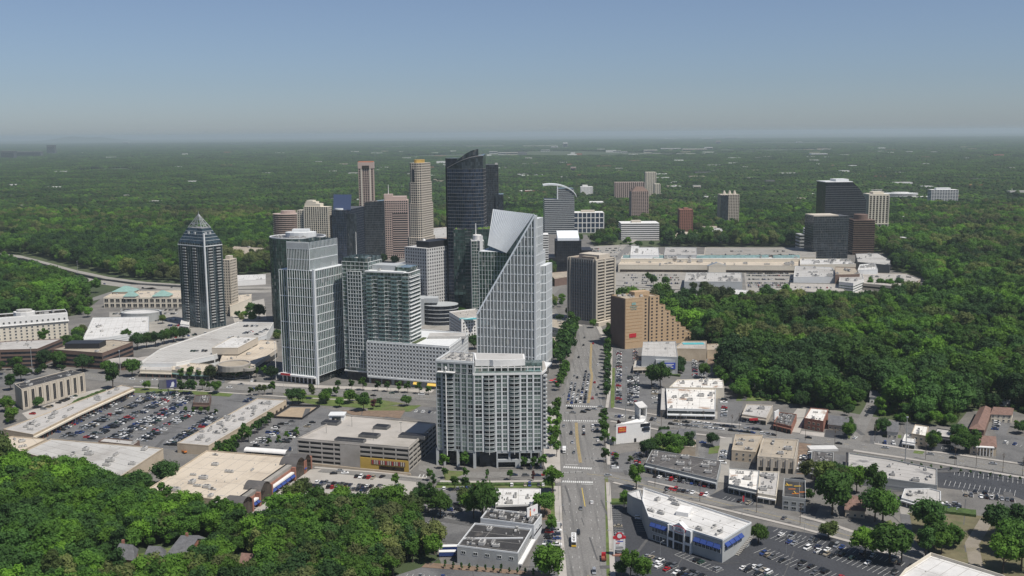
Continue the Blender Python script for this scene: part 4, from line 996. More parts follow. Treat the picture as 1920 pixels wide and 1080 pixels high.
t=simple('office_tower','dark glass office tower with slightly sloping top between blue and pink towers','office tower',(683,488,381,720,None,4,'L'),'g_dark','dark_grey',3.9,0.5,0.1,'dark_grey',2.6,0.2,0.12,d=30)
b=MB();b.prism(rectc(t),t.h+0.07,[t.h+1,t.h+4,t.h+4,t.h+1]);b.build('sloped_cap',M['g_dark'],t.root)
t=simple('office_tower','pink granite office tower with white antenna beside the stepped beige tower','office tower',(717,485,376,764,None,3,'L'),'g_black','pink',3.8,1.5,0.2,'pink',3.6,1.2,0.3,d=34,pent=((-0.85,-0.7,0.9,0.8,6),(-0.9,-0.6,-0.2,0.4,10)),pm='pink')
b=MB();b.tube((-t.w*0.28,0,t.h+10),(-t.w*0.28,0,t.h+26),0.7,0.3,6);b.build('antenna',M['white'],t.root);bx(t.root,'dark_bands',M['g_black'],-t.w*0.12,-t.d/2-0.4,8,t.w/2,-t.d/2-0.27,t.h-22)
b=MB()
for k in range(int((t.h-30)/3.8)):b.box(-t.w*0.12,-t.d/2-0.75,9+k*3.8,t.w/2,-t.d/2-0.38,10.6+k*3.8)
b.build('spandrel',M['pink'],t.root,kind='stuff')
# white dotted stepped block
t=simple('office_block','white office block dotted with small square windows stepping down to the left','office building',(800,598,466,760,850,-38,'R'),'g_black','shaded_white',3.8,1.8,0.3,'shaded_white',3.8,2.0,0.32,pent=((-0.2,-0.8,0.95,0.9,7),),pm='black')
b=MB();b.tube((0,-t.d*0.2,t.h+7),(0,-t.d*0.2,t.h+9),2.0,1.0,10);b.build('satellite_dome',M['white'],t.root)
facade(t.root,rect(-t.w/2-16,-t.d/2-4,-t.w/2-0.4,t.d/2-6),0,t.h-20,3.8,M['g_black'],M['shaded_white'],1.8,0.3,M['shaded_white'],3.8,2.0,0.32,p0=t.p0,gname='wing_glazing')
facade(t.root,rect(-t.w/2-10,-t.d/2-14,t.w/2-8,-t.d/2-4.4),0,t.h-36,3.8,M['g_black'],M['shaded_white'],1.8,0.3,M['shaded_white'],3.8,2.0,0.32,p0=t.p0,gname='wing_glazing')
# white shaft beside the sloped tower
t=simple('stair_tower','narrow white and green glass tower with rounded head and mast beside the sloping crown','tower',(884,600,452,907,None,5,'L'),'g_green','white',3.6,0.3,0.1,'white',3,0.2,0.15,d=22)
bx(t.root,'white_shaft',M['white'],t.w*0.16,-t.d/2-1.6,0,t.w*0.42,-t.d/2-0.1,t.h+6);pr(t.root,'rounded_head',M['white'],ell(t.w*0.36,7,18,(0,-2)),t.h+0.05,t.h+6)
b=MB();b.tube((-t.w*0.1,0,t.h+6),(-t.w*0.1,0,t.h+19),0.55,0.45,6);b.build('mast',M['white'],t.root)
# white low-rise with rooftop pool
z=hgt(865,640,600)
t,poly,c,h=low('apartment_block','small white building with square windows and a turquoise rooftop pool','building',[(842,586),(865,600),(914,592),(892,580)],z,'white','concrete_pale',[('win',dict(z0=1.5,rows=6,fh=3.2,ww=2.0,wh=2.0,sp=3.6,f='white',g='g_black',out=0.1))],0,1.0)
q=P(878,598,z);bx(t,'pool',M['pool'],q[0]-c[0]-9,q[1]-c[1]-4,h+0.05,q[0]-c[0]+9,q[1]-c[1]+4,h+0.5)
# dark curved block behind it
t=thing('office_block','dark grey curved low block with a square portal tower beside the white dotted block','office building',(*P(826,606),0));q=ell(20,16,20)
facade(t,q,0,22,4.4,M['g_black'],M['mid_grey'],0.8,0.4,None,p0=P(826,606));bx(t,'portal',M['mid_grey'],-24,-14,0,-17,10,30);bx(t,'portal_lintel',M['mid_grey'],-17,-10,25,-2,6,30)
# black office cluster
t=simple('office_block','black glass office block with pale sloping roof light behind the sloping tower','office building',(1042,512,452,1090,None,0,'L'),'g_black','black',4,0.4,0.1,'black',3,0.2,0.1,d=40,roofm='dark_roof')
b=MB();w,d,h=t.w,t.d,t.h;b.prism(rect(-w/2+3,-d/2+4,w/2-3,d/2),h+0.06,[h+4,h+4,h+12,h+12]);b.build('roof_light',M['louvre'],t.root)
bx(t.root,'low_wing',M['black'],w/2+0.4,-d/2-4,0,w/2+16,d/2,h*0.72);bx(t.root,'low_wing',M['black'],-w/2-14,-d/2-6,0,-w/2-0.4,d/2,h*0.5)
t=simple('office_block','white banded office slab glimpsed behind the sloping tower','office building',(1004,520,440,1028,None,0,'L'),'g_win','white',3.6,1.8,0.3,None,d=26)
low('retail_block','flat tan deck among the black office blocks','building',[(1028,512),(1075,508),(1090,516),(1040,524)],10,'brown_wall','brown_roof')
# beige tower with long balconies right of the sloped tower
t=tower('apartment_tower','beige tower with dark ribbed side and long balconies at the head of the main road','apartment tower',1117,611,489,1065,1151,-43,'R');w,d,h=t.w,t.d,t.h;r=t.root
facade(r,t.poly,0,h,3.4,M['g_black'],M['brown_wall'],0.5,0.15,M['mid_grey'],2.4,0.5,0.35,M['brown_roof'],p0=t.p0)
for u in(-0.5,-0.42,0.42,0.5):bx(r,'corner_pier',M['beige'],u*w-0.7,-d/2-0.9,0,u*w+0.7,-d/2+0.2,h+1)
b=MB()
for k in range(int(h/3.4)):b.box(w/2+0.16,-d/2+2,k*3.4+2,w/2+1.7,d/2-2,k*3.4+3.2)
b.build('balcony',M['beige'],r,kind='stuff');
for v in(-0.5,-0.05,0.5):bx(r,'side_pier',M['beige'],w/2,v*d-1.2,0,w/2+1.9,v*d+1.2,h+0.5)
parapet(r,t.poly,h+0.08,1.4,0.6,M['beige']);bx(r,'penthouse',M['beige'],-w*0.3,-d*0.2,h,w*0.42,d*0.4,h+5);bx(r,'penthouse',M['brown_roof'],-w*0.1,-d*0.35,h,w*0.36,-d*0.22,h+3)
bx(r,'entrance_canopy',M['white'],-w/2+4,-d/2-7,4,-w/2+16,-d/2,5);bx(r,'base',M['beige'],-w/2-2,-d/2-2,0,w/2+6,d/2+2,4.2)
# orange stepped hotel
def hotel():
 z=hgt(1172,655,562);g0,g1=P(1172,655),P(1296,640);t=thing('hotel','orange brick hotel whose terraces step down to the right','hotel',(g0[0],g0[1],0),math.atan2(g1[1]-g0[1],g1[0]-g0[0]))
 L=dist2(g0,g1);D=26;n=15;fh=z/n
 prof=[(0.0,n),(0.40,n),(0.42,n-2),(0.50,n-2),(0.52,n-4),(0.60,n-5),(0.66,n-7),(0.74,n-9),(0.82,n-11),(0.90,n-12),(1.0,n-13)]
 steps=[(0.0,0.34,15),(0.345,0.50,15),(0.50,0.59,12),(0.59,0.67,10),(0.67,0.75,8),(0.75,0.83,6),(0.83,0.91,4.4),(0.91,1.0,3)]
 for u0,u1,k in steps:
  x0,x1=u0*L+(0.9 if u0==0.345 else 0),u1*L;zz=k*fh;bx(t,'wing',M['orange_brick'],x0,0,0,x1-0.03,D,zz);bx(t,'terrace',M['brown_roof'],x0+0.4,0.6,zz,x1-0.4,D-0.5,zz+0.1);parapet(t,rect(x0,0,x1-0.03,D),zz+0.1,1.0,0.4,M['orange_brick'])
  nw=max(1,int((x1-x0)/3.9))
  if u0==0:xs_=[x1-3.5]
  else:xs_=[x0+(i+0.5)*(x1-x0)/nw for i in range(nw)]
  for r_ in range(1 if u0 else 2,int(k)):
   for x in xs_:link('window',win_mesh(M['g_win'],M['brown_wall']),t,(x,0.05,r_*fh+0.9),0,(2.1,1,1.7))
 b=MB()
 for k in range(2,n):b.box(0.4,-0.12,k*fh-0.15,L*0.25,0,k*fh+0.15)
 b.build('brick_course',mat('dark_brick_course',(0.33,0.19,0.09),0.85),t,kind='stuff')
 bx(t,'painted_side_shade',M['brown_wall'],-0.5,0.5,0,0,D,z);bx(t,'slot',M['black'],L*0.335,-0.1,0,L*0.352,0.5,z);bx(t,'penthouse',M['orange_brick'],L*0.2,8,z,L*0.42,18,z+5);units(t,rect(2,4,L*0.35,D-3),z+0.12,6,0,seed=21)  # brown skin at the left end paints the shade on that face
 text(t,'EMBASSY\nSUITES',2.2,(L*0.12,-0.2,z-9),0,M['teal_roof']);bx(t,'sign_emblem',M['teal_roof'],L*0.09,-0.3,z-6,L*0.15,-0.05,z-3.5);bx(t,'sign_panel',M['sign_red'],L*0.06,-0.3,11,L*0.16,-0.05,15)
 clear([g0,g1,(g1[0],g1[1]+30),(g0[0],g0[1]+30)],3)
hotel()
# arc-topped tower and neighbours
t=simple('office_tower','banded grey office tower with a big curved steel arc over its roof','office tower',(1021,440,374,1077,None,2,'L'),'g_dark','mid_grey',4.0,1.6,0.2,None,d=44,roofm='grey_roof');w,d,h=t.w,t.d,t.h;r=t.root
b=MB();N=14;R_=w*0.86
pts=[(-w*0.28+R_*math.sin(math.radians(a)),h+32-R_*0.55*(1-math.cos(math.radians(a))))for a in[-18+i*100/N for i in range(N+1)]]
for i in range(N):
 (xa,za),(xb,zb)=pts[i],pts[i+1]
 for f in(((xa,-d/2,za),(xb,-d/2,zb),(xb,d*0.3,zb),(xa,d*0.3,za)),((xa,-d/2,za-3),(xa,d*0.3,za-3),(xb,d*0.3,zb-3),(xb,-d/2,zb-3)),((xa,-d/2,za-3),(xb,-d/2,zb-3),(xb,-d/2,zb),(xa,-d/2,za))):b.quad(*f)
b.build('roof_arc',M['alu'],r);bx(r,'upper_block',M['g_dark'],-w*0.04,-d/2+2,h+0.05,w/2-1,d/2,h+22)
b=MB()
for k in range(5):b.box(-w*0.05,-d/2+1.7,h+2+k*4,w/2-0.8,d/2,h+3.4+k*4)
b.build('floor_band',M['mid_grey'],r,kind='stuff');bx(r,'mast_wall',M['alu'],-w*0.08,-d/2+0.5,h,-w*0.045,-d/2+4,h+30)
t=simple('office_block','blue glass office block framed by a bold white grid','office building',(1068,437,399,1132,None,0,'L'),'g_blue','white',12,1.6,0.5,'white',9.5,1.8,0.6,d=40,roofm='tan_roof',pent=((-0.3,-0.4,0.5,0.3,4),),pm='beige')
t=simple('office_block','low white office block with dark ribbon windows near the mall','office building',(1165,450,419,1236,None,0,'L'),'g_black','white',4.2,2.2,0.3,None,d=50,roofm='grey_roof',pent=((-0.4,-0.3,0.1,0.3,4),),pm='beige')
t=simple('apartment_tower','brown residential tower with sloped crown and pale vertical strips','apartment tower',(1185,424,359,1216,None,3,'L'),'g_brown','pink',3.3,0.9,0.2,'pink',4.5,1.4,0.5,d=34)
b=MB();w,d,h=t.w,t.d,t.h;b.v+=[(x,y,h+0.1)for x,y in t.poly]+[(x*0.45,y*0.45,h+10)for x,y in t.poly]
for i in range(4):b.f.append((i,(i+1)%4,4+(i+1)%4,4+i));b.m.append(0)
b.f.append((4,5,6,7));b.m.append(0);b.build('hipped_crown',M['brown_wall'],t.root)
simple('apartment_block','wide brown slab block with vertical ribs beyond the trees','apartment building',(1153,378,342,1208,None,0,'L'),'g_brown','pink',3.3,0.6,0.1,'pink',6,2.4,0.4,d=28)
simple('apartment_tower','far pale tower standing above the wide brown slab block','apartment tower',(1211,372,323,1230,None,0,'L'),'g_win','cream',3.3,1.3,0.2,'cream',5,2.2,0.4,d=30)
simple('apartment_block','lower pale slab joined to the far pale tower','apartment building',(1228,374,345,1238,None,0,'L'),'g_win','cream',3.3,1.3,0.2,'cream',5,2.2,0.4,d=26)
simple('apartment_block','small red brick apartment tower left of the twin beige tower','apartment building',(1275,437,393,1299,None,0,'L'),'g_brown','brick',3.3,1.3,0.2,'brick',4,1.8,0.3,d=26,pent=((-0.3,-0.5,0.4,0.5,3),))
t=simple('apartment_tower','far beige residential tower split by a dark glass slot and small turrets','apartment tower',(1352,431,365,1386,None,2,'L'),'g_brown','beige',3.3,1.1,0.2,'beige',3.6,1.2,0.4,d=30)
bx(t.root,'glass_slot',M['g_dark'],-t.w/2-0.8,-t.d/2-1.2,0,-t.w*0.1,-t.d/2+2,t.h-2)
for u in(-0.25,0.05,0.32):b=MB();b.tube((u*t.w,-2,t.h),(u*t.w,-2,t.h+8),4,1.5,6);b.build('turret',M['beige'],t.root)
simple('apartment_block','small white stepped building poking out of the trees beside the arc tower','building',(1089,372,350,1111,None,0,'L'),'g_win','white',3.5,2.2,0.2,'white',5,3,0.3,d=26,pent=((-0.7,-0.5,0.2,0.5,5),))
# right-hand cluster
t=tower('office_tower','big black office slab with sloping shoulder at the far end of the mall','office tower',1549,470,342,1626,None,3,'L',d=46);w,d,h=t.w,t.d,t.h;r=t.root
zs=hgt(1626,470,376);prof=[(-w/2,0),(w/2,0),(w/2,zs),(w*0.33,zs+(h-zs)*0.62),(w*0.15,h),(-w/2,h)]
b=MB();k=len(prof);b.v+=[(x,-d/2,z)for x,z in prof]+[(x,d/2,z)for x,z in prof]
b.f.append(tuple(range(k)));b.m.append(0);b.f.append(tuple(range(2*k-1,k-1,-1)));b.m.append(0)
for i in range(k):j=(i+1)%k;b.f.append((j,i,k+i,k+j));b.m.append(0)
b.build('glazing',M['g_black'],r);b=MB()
for i in range(int(h/3.9)):
 z=i*3.9;xe=w/2 if z<zs else(w*0.33+(w/2-w*0.33)*(1-(z-zs)/((h-zs)*0.62))if z<zs+(h-zs)*0.62 else w*0.15+(w*0.18)*(1-(z-zs-(h-zs)*0.62)/((h-zs)*0.38)));b.box(-w/2-0.15,-d/2-0.15,z-0.5,xe+0.1,-d/2,z+0.5)
b.build('floor_band',M['dark_grey'],r,kind='stuff');bx(r,'roof_edge',M['light_grey'],-w/2-1,-d/2-0.8,h,w*0.15,d/2,h+1.2);bx(r,'penthouse',M['light_grey'],-w*0.22,-d*0.3,h+1.2,w*0.1,d*0.3,h+5)
simple('office_tower','dark glass tower with wavy pale roof edge in front of the black slab','office tower',(1526,490,406,1592,None,6,'L'),'g_dark','dark_grey',3.9,0.6,0.15,'dark_grey',3,0.2,0.1,d=36,pent=((-1.0,-1.0,0.4,1.0,2),),pm='beige')
t=simple('office_tower','dark bronze tower with drum top right of the black slab','office tower',(1601,478,413,1641,None,-4,'L'),'g_brown','brown_wall',3.8,1.2,0.15,None,d=34)
pr(t.root,'drum',M['brown_wall'],ell(t.w*0.33,12,18,(-2,0)),t.h+0.1,t.h+9)
t=simple('office_tower','white tower striped with dark red window columns behind the bronze tower','office tower',(1630,448,367,1667,None,0,'L'),'g_brown','cream',3.8,0.7,0.15,'cream',6.5,2.6,0.6,d=36,pent=((-1.0,-1.0,1.05,1.0,3),(-0.5,-0.6,0.6,0.6,7)))
bx(t.root,'wide_base',M['cream'],-t.w/2-2,-t.d/2-2.2,0,t.w/2+3,-t.d/2-0.8,2);bx(t.root,'cornice',M['cream'],-t.w/2-1.5,-t.d/2-1.6,t.h*0.34,t.w/2+1.5,-t.d/2,t.h*0.37)
t=tower('office_block','low oval banded office building behind the striped white tower','office building',1672,380,363,1700,None,0,'L',d=20);facade(t.root,ell(52,30,24,(10,10)),0,t.h,4,M['g_brown'],M['light_grey'],1.8,0.4,None,p0=t.p0);pr(t.root,'penthouse',M['white'],ell(26,14,16,(10,10)),t.h,t.h+3)
simple('office_block','blue glass office block with white frame alone in the right-hand woods','office building',(1747,391,356,1797,1740,-4,'L'),'g_blue','white',4,1.3,0.3,'white',7,1.0,0.4,pent=((-0.6,-0.5,0.5,0.5,5),),pm='light_grey')
simple('office_block','small white banded block left of the dark glass tower','office building',(1512,478,430,1525,None,-6,'L'),'g_black','white',3.8,1.8,0.3,None,d=30)
simple('office_block','grey sloped-wall block at the mall corner by the small white banded block','office building',(1500,478,440,1511,None,0,'L'),'g_win','grey_wall',6,3,0.2,None,d=26)
# beige block behind the blue residential tower, office building by the wood
simple('apartment_block','pale beige slab peeping out behind the blue residential tower','apartment building',(417,590,487,430,None,-10,'L'),'g_win','beige',3.3,1.6,0.2,'beige',3.4,1.4,0.3,d=18,pent=((-0.6,-0.5,0.6,0.5,4),))
# ---------------------------------------------------------------- low buildings: left side
SH=lambda**k:('store',k)
low('office_building','beige four storey building with tall dark slots between pale pilasters','office building',[(40,731),(158,700),(131,694),(27,721)],(41,769,731),'beige','black_roof',[('slot',dict(sp=7.0,w=2.8,z0=0.8,g='g_black',f='beige'),(98,716))],4)
low('strip_mall','long strip mall with pale gravel roof and arcaded shopfront facing the big car park','strip mall',[(6,806),(137,757),(228,723),(250,727),(150,772),(62,816)],6.2,'tan_wall','grey_roof',[('store',dict(zt=4.0,sp=5.5,pier='brick',canopy='cream',cd=1.6,ch=1.1),(200,750)),('store',dict(zt=4.0,sp=5.5,pier='brick',canopy='cream',cd=1.6,ch=1.1),(245,727)),('store',dict(zt=4.0,sp=5.5,pier='brick',canopy='cream',cd=1.6,ch=1.1),(106,794))],16)
low('shop_building','cream roofed building at the left edge below the strip mall','shop',[(-60,838),(24,819),(88,824),(40,847),(-40,862)],7.5,'tan_wall','tan_roof',None,5)
low('supermarket','very wide pale grey flat roof at the foot of the big car park','supermarket',[(42,849),(96,824),(306,842),(222,897)],9,'tan_wall','pale_roof',None,12)
low('shop_building','narrow grey roofed shop wing on the near side of the big car park','shop',[(184,829),(196,822),(262,828),(250,836)],6,'brown_wall','grey_roof',None,1)
low('strip_mall','straight grey roofed strip mall between the two left car parks','strip mall',[(332,832),(483,748),(537,751),(391,837)],6.3,'tan_wall','grey_roof',[('win',dict(z0=1,rows=1,fh=3,ww=3,wh=2.2,sp=7,f='brown_wall'),(465,795))],24)
b6,p6,c6,h6=low('supermarket','big cream roofed store with dark arched gables and blue awnings along its front','supermarket',[(272,922),(388,846),(553,859),(437,942)],8.5,'tan_wall','tan_roof',None,12,0.7)
low('garden_wall','pale grey loading wall at the near corner of the cream roofed store','wall',[(403,944),(437,943),(440,935),(412,930)],8.0,'grey_wall','grey_roof',None,0)
def store_front():
 a0,b0=P(437,942,h6),P(556,860,h6);a=(a0[0]-c6[0],a0[1]-c6[1]);b_=(b0[0]-c6[0],b0[1]-c6[1])
 t=Vector((b_[0]-a[0],b_[1]-a[1]));L=t.length;t.normalize();n=Vector((t.y,-t.x));ang=math.atan2(t.y,t.x)
 bb=MB();bb.bar(lerp(a,b_,0.0),lerp(a,b_,1.0),4.0,0,h6-1.5,4.0);bb.build('front_arcade',M['brick'],b6)
 bb=MB();bb.bar(lerp(a,b_,0.03),lerp(a,b_,0.98),3.4,h6-1.5,h6+0.5,3.4);bb.build('front_roof',M['concrete'],b6)
 bb=MB();bb.bar(lerp(a,b_,0.0),lerp(a,b_,1.0),0.4,h6,h6+1.1,0.2);bb.build('dark_coping',M['black'],b6)
 for u,w,hh in((0.05,11,2.6),(0.33,13,4),(0.90,13,4),(1.03,8,2.8)):
  q=lerp(a,b_,u)
  bb=MB();N=10;prof=[(-w/2+w*i/N,(h6-1)+(hh+0.5)*math.sin(math.pi*i/N)**0.7)for i in range(N+1)]
  for s0,s1 in((6.5,-5.0),):
   F=[(q[0]+t.x*x+n.x*s0,q[1]+t.y*x+n.y*s0,z)for x,z in prof];K=[(q[0]+t.x*x+n.x*s1,q[1]+t.y*x+n.y*s1,z)for x,z in prof]
   for i in range(N):bb.quad(F[i],F[i+1],K[i+1],K[i])
   base=[(q[0]+t.x*x+n.x*s0,q[1]+t.y*x+n.y*s0,0)for x in(w/2,-w/2)]
   bb.v+=F+base;k=len(bb.v)-len(F)-2;bb.f.append(tuple(range(k+len(F)-1,k-1,-1))+());bb.m.append(1)
   bb.quad(F[0],base[1],base[0],F[-1],m=1)
   for e,s in((0,-1),(N,1)):bb.quad(F[e],K[e],(K[e][0],K[e][1],0),(F[e][0],F[e][1],0),m=1)
  bb.build('arched_gable',[M['dark_roof'],M['g_brown']],b6)
  for s in(-1,1):
   x=s*(w/2+0.9);bb=MB();p0=(q[0]+t.x*(x-0.8),q[1]+t.y*(x-0.8));p1=(q[0]+t.x*(x+0.8),q[1]+t.y*(x+0.8));bb.bar(p0,p1,2.5,0,h6-0.2,6.7);bb.build('brick_pier',M['brick'],b6)
 for u0,u1,k in((0.42,0.80,5),(0.14,0.24,2),(0.955,1.0,1)):
  for i in range(k):
   p0,p1=lerp(a,b_,u0+(u1-u0)*i/k+0.004),lerp(a,b_,u0+(u1-u0)*(i+1)/k-0.004);bb=MB()
   bb.quad((p0[0]+n.x*7.2,p0[1]+n.y*7.2,3.0),(p1[0]+n.x*7.2,p1[1]+n.y*7.2,3.0),(p1[0]+n.x*5.6,p1[1]+n.y*5.6,4.6),(p0[0]+n.x*5.6,p0[1]+n.y*5.6,4.6));bb.build('blue_awning',M['awn_blue'],b6)
  bb=MB();bb.bar(lerp(a,b_,u0),lerp(a,b_,u1),2.2,4.62,5.5,6.2);bb.build('canopy',M['white'],b6)
store_front()
# five level garage with the ochre mural end
b7,p7,c7,h7=low('parking_garage','five level concrete parking garage with an ochre painted corner beside the grey tower','parking garage',[(558,824),(648,780),(817,795),(766,841)],(766,885,841),'concrete','concrete',[('fac',dict(fh=3.15,g=M['void'],band=M['concrete_pale'],bh=1.35,bp=0.3,mull=M['concrete_pale'],ms=8.5,mw=0.8,mp=0.25))],0,1.0,pm='concrete_pale')  # its dark core, built as glazing, is painted shade of the open levels
def garage_bits():
 i=[k for k in range(4)];A_,B2=[(q[0]-c7[0],q[1]-c7[1])for q in(P(558,824,h7),P(766,841,h7))]
 t=Vector((B2[0]-A_[0],B2[1]-A_[1]));L=t.length;t.normalize();n=Vector((t.y,-t.x));ang=math.atan2(t.y,t.x)
 for nm,m_,u0,u1,z0,z1,o in(('blank_panel','concrete_pale',0.39,0.57,0.3,h7-0.9,0.42),('ochre_panel','ochre',0.57,1.0,0,h7*0.47,0.45)):
  bb=MB();bb.bar(lerp(A_,B2,u0),lerp(A_,B2,u1),0.6,z0,z1,o);bb.build(nm,M[m_],b7)
 bb=MB();bb.bar(lerp(A_,B2,0.67),lerp(A_,B2,0.97),0.3,h7*0.22,h7*0.40,0.62);bb.build('mural_board',M['brown_wall'],b7)
 for k in range(15):
  u=0.68+k*0.0195;bb=MB();bb.bar(lerp(A_,B2,u),lerp(A_,B2,u+0.007),0.2,h7*0.225,h7*0.395,0.72);bb.build('mural_stripe',M['cream']if k%3 else M['sign_red'],b7)
 bb=MB();bb.bar(lerp(A_,B2,0.74),lerp(A_,B2,0.96),0.3,0.4,h7*0.17,0.6);bb.build('shopfront',M['g_brown'],b7)
 e3=lambda x,y:(P(x,y,h7)[0]-c7[0],P(x,y,h7)[1]-c7[1])
 q=e3(633,786);o=bx(b7,'stair_kiosk',M['white'],q[0]-5,q[1]-4,h7,q[0]+5,q[1]+4,h7+3.6);bx(b7,'kiosk_roof',M['light_grey'],q[0]-5.6,q[1]-4.6,h7+3.6,q[0]+5.6,q[1]+4.6,h7+4.1);bx(b7,'kiosk_window',M['g_win'],q[0]-3,q[1]-4.3,h7+0.6,q[0]+3,q[1]-3.98,h7+2.8)
 for x,y,w,d in((657,828,10,2.6),(693,819,6.5,3.2),(716,803,5,3.5),(621,795,6,3.5),(775,820,9,3.5)):
  q=e3(x,y);g=MB();c_,s_=math.cos(ang),math.sin(ang);R=lambda u,v:(q[0]+u*c_-v*s_,q[1]+u*s_+v*c_)
  g.prism([R(-w,-d),R(w,-d),R(w,d),R(-w,d)],h7+0.1,h7+1.9);g.build('ventilation_curb',M['unit_dark'],b7);g=MB();g.prism([R(-w+.5,-d+.5),R(w-.5,-d+.5),R(w-.5,d-.5),R(-w+.5,d-.5)],h7+1.9,h7+2.1);g.build('ventilation_grille',M['black'],b7)
 g=MB()
 for r_ in range(4):
  for k in range(30):
   if 0.1<((k*7+r_*3)%10)/10<0.75:continue
   u=0.04+k*0.031;f0=0.15+r_*0.22;s0,s1=e3(558,824),e3(648,780);p0=lerp(A_,B2,u);p0=(p0[0]+(s1[0]-s0[0])*f0,p0[1]+(s1[1]-s0[1])*f0);g.box(p0[0]-0.2,p0[1]-0.2,h7+0.01,p0[0]+0.9,p0[1]+2.2,h7+0.03)
 g.build('stall_marking',M['paint_white'],b7,kind='stuff')
 for x,y in((660,800),(700,826),(612,812),(752,812)):
  q=e3(x,y);g=MB();g.tube((*q,h7),(*q,h7+7),0.14,0.1,5);g.box(q[0]-0.9,q[1]-0.2,h7+7,q[0]+0.9,q[1]+0.2,h7+7.25);g.build('deck_lamp',M['unit_dark'],b7)
 bb=MB();a2,b2=(P(560,870)[0]-c7[0],P(560,870)[1]-c7[1]),(P(770,892)[0]-c7[0],P(770,892)[1]-c7[1]);bb.bar(a2,b2,0.5,0,1.5,0);bb.build('retaining_wall',M['tan_wall'],b7)
garage_bits()
# hotel on the left edge
b9,p9,c9,h9=low('hotel','cream and white hotel with rows of small windows at the left edge','hotel',[(-70,606),(0,597),(126,587),(122,581),(0,590),(-70,598)],(127,634,587),'cream','pale_roof',[('win',dict(z0=1.2,rows=6,fh=3.3,ww=1.9,wh=1.9,sp=5.2,f='white',g='g_win',out=0.1))],5,1.0,pm='white')
q=P(46,591,h9);pr(b9,'attic_storey',M['white'],offset(p9,0.35),h9-8.0,h9+0.0);pr(b9,'cornice',M['white'],offset(p9,1.2),h9-8.6,h9-8.0);pr(b9,'roof_lantern',M['white'],ell(11,8,12,(q[0]-c9[0],q[1]-c9[1])),h9,h9+4);pr(b9,'lantern_cap',M['pale_roof'],ell(8,6,12,(q[0]-c9[0],q[1]-c9[1])),h9+4,h9+6)
for(a,b_)in[(p9[i],p9[(i+1)%len(p9)])for i in range(len(p9))]:
 if facing(a,b_,c9)>0.3 and dist2(a,b_)>20:wins(b9,a,b_,h9-6.3,1,3,1.9,1.9,5.2,'g_win','white',out=0.5)
low('shop_building','white roofed building with grey banded walls in front of the blue tower','shop',[(155,638),(174,597),(279,595),(279,621),(200,634)],8,'light_grey','white_roof',[('band',dict(n=3,z0=1,fh=2.2,bh=0.8,g='mid_grey'))],5,0.9)
t=thing('drum_pavilion','low round grey drum roofed pavilion beside the white roofed building','building',(*P(266,600),0));pr(t,'wall',M['grey_wall'],ell(23,17,24),0,9);pr(t,'roof',M['white_roof'],ell(20,14,24),9,9.1);parapet(t,ell(23,17,24),9.0,1.2,2.5,M['grey_wall'])
b11,p11,c11,h11=low('shopping_centre','cream arcaded shopping centre with green pyramid roofs behind the blue tower','shopping centre',[(194,560),(344,560),(342,546),(216,548)],(196,577,560),'cream','tan_roof',[('win',dict(z0=0.8,rows=2,fh=6.2,ww=5.2,wh=4.4,sp=7.2,f='cream',g='g_black',out=0.15),(270,570))],10,1.4)
for x,y,s in((236,549,14),(246,559,8),(305,558,11)):
 q=P(x,y,h11);q=(q[0]-c11[0],q[1]-c11[1]);g=MB();r_=rect(q[0]-s,q[1]-s*0.8,q[0]+s,q[1]+s*0.8);g.v+=[(*p,h11+3)for p in r_]+[(*mid(0,r_,0.15)[i],h11+9)for i in range(4)]
 for i in range(4):g.f.append((i,(i+1)%4,4+(i+1)%4,4+i));g.m.append(0)
 g.f.append((4,5,6,7));g.m.append(0);g.build('pyramid_roof',M['teal_roof'],b11);bx(b11,'roof_turret',M['cream'],q[0]-s*0.9,q[1]-s*0.72,h11,q[0]+s*0.9,q[1]+s*0.72,h11+3)
low('office_building','dark brown ribbon window office block at the left edge','office building',[(-90,660),(0,657),(70,655),(117,636),(26,640),(-80,648)],(68,690,656),'brown_wall','grey_roof',[('band',dict(n=4,z0=1.5,fh=3.9,bh=2.0,g='g_black'))],8)
t,p_,c_,h_=low('office_building','dark brown office block with cream roof and black plant room behind trees','office building',[(97,656),(192,663),(249,642),(212,638),(160,640)],15,'brown_wall','brown_roof',[('band',dict(n=3,z0=1.5,fh=4.2,bh=2.2,g='g_black'))],3)
q=P(164,651,h_);bx(t,'plant_room',M['black'],q[0]-c_[0]-18,q[1]-c_[1]-7,h_,q[0]-c_[0]+14,q[1]-c_[1]+9,h_+5)
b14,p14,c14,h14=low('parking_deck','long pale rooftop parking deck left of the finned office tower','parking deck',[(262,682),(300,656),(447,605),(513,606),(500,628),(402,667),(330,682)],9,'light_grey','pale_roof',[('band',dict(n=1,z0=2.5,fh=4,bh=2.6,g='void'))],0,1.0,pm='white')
low('retail_block','white roofed box standing on the pale rooftop parking deck','building',[(397,653),(436,632),(484,633),(446,653)],15,'beige','white_roof',None,3,0.5,z0=9.05)
t,p_,c_,h_=low('shopping_plaza','tan roofed shopping plaza with round parapet drums beside the finned office tower','shopping plaza',[(408,692),(416,668),(452,652),(490,638),(518,640),(520,655),(470,690),(440,694)],8,'beige','tan_roof',[('band',dict(n=1,z0=0.8,fh=4,bh=4.2,g='g_win'))],8,0.6)
for x,y,r_,zz in((439,683,14,4),(466,690,6,1.6)):
 q=P(x,y,h_+zz);q=(q[0]-c_[0],q[1]-c_[1]);pr(t,'drum',M['concrete'],ell(r_,r_,24,q),h_,h_+zz);pr(t,'drum_roof',M['brown_roof'],ell(r_-1.2,r_-1.2,24,q),h_+zz,h_+zz+0.05);parapet(t,ell(r_,r_,24,q),h_+zz+0.05,1.0,0.9,M['concrete_pale'])
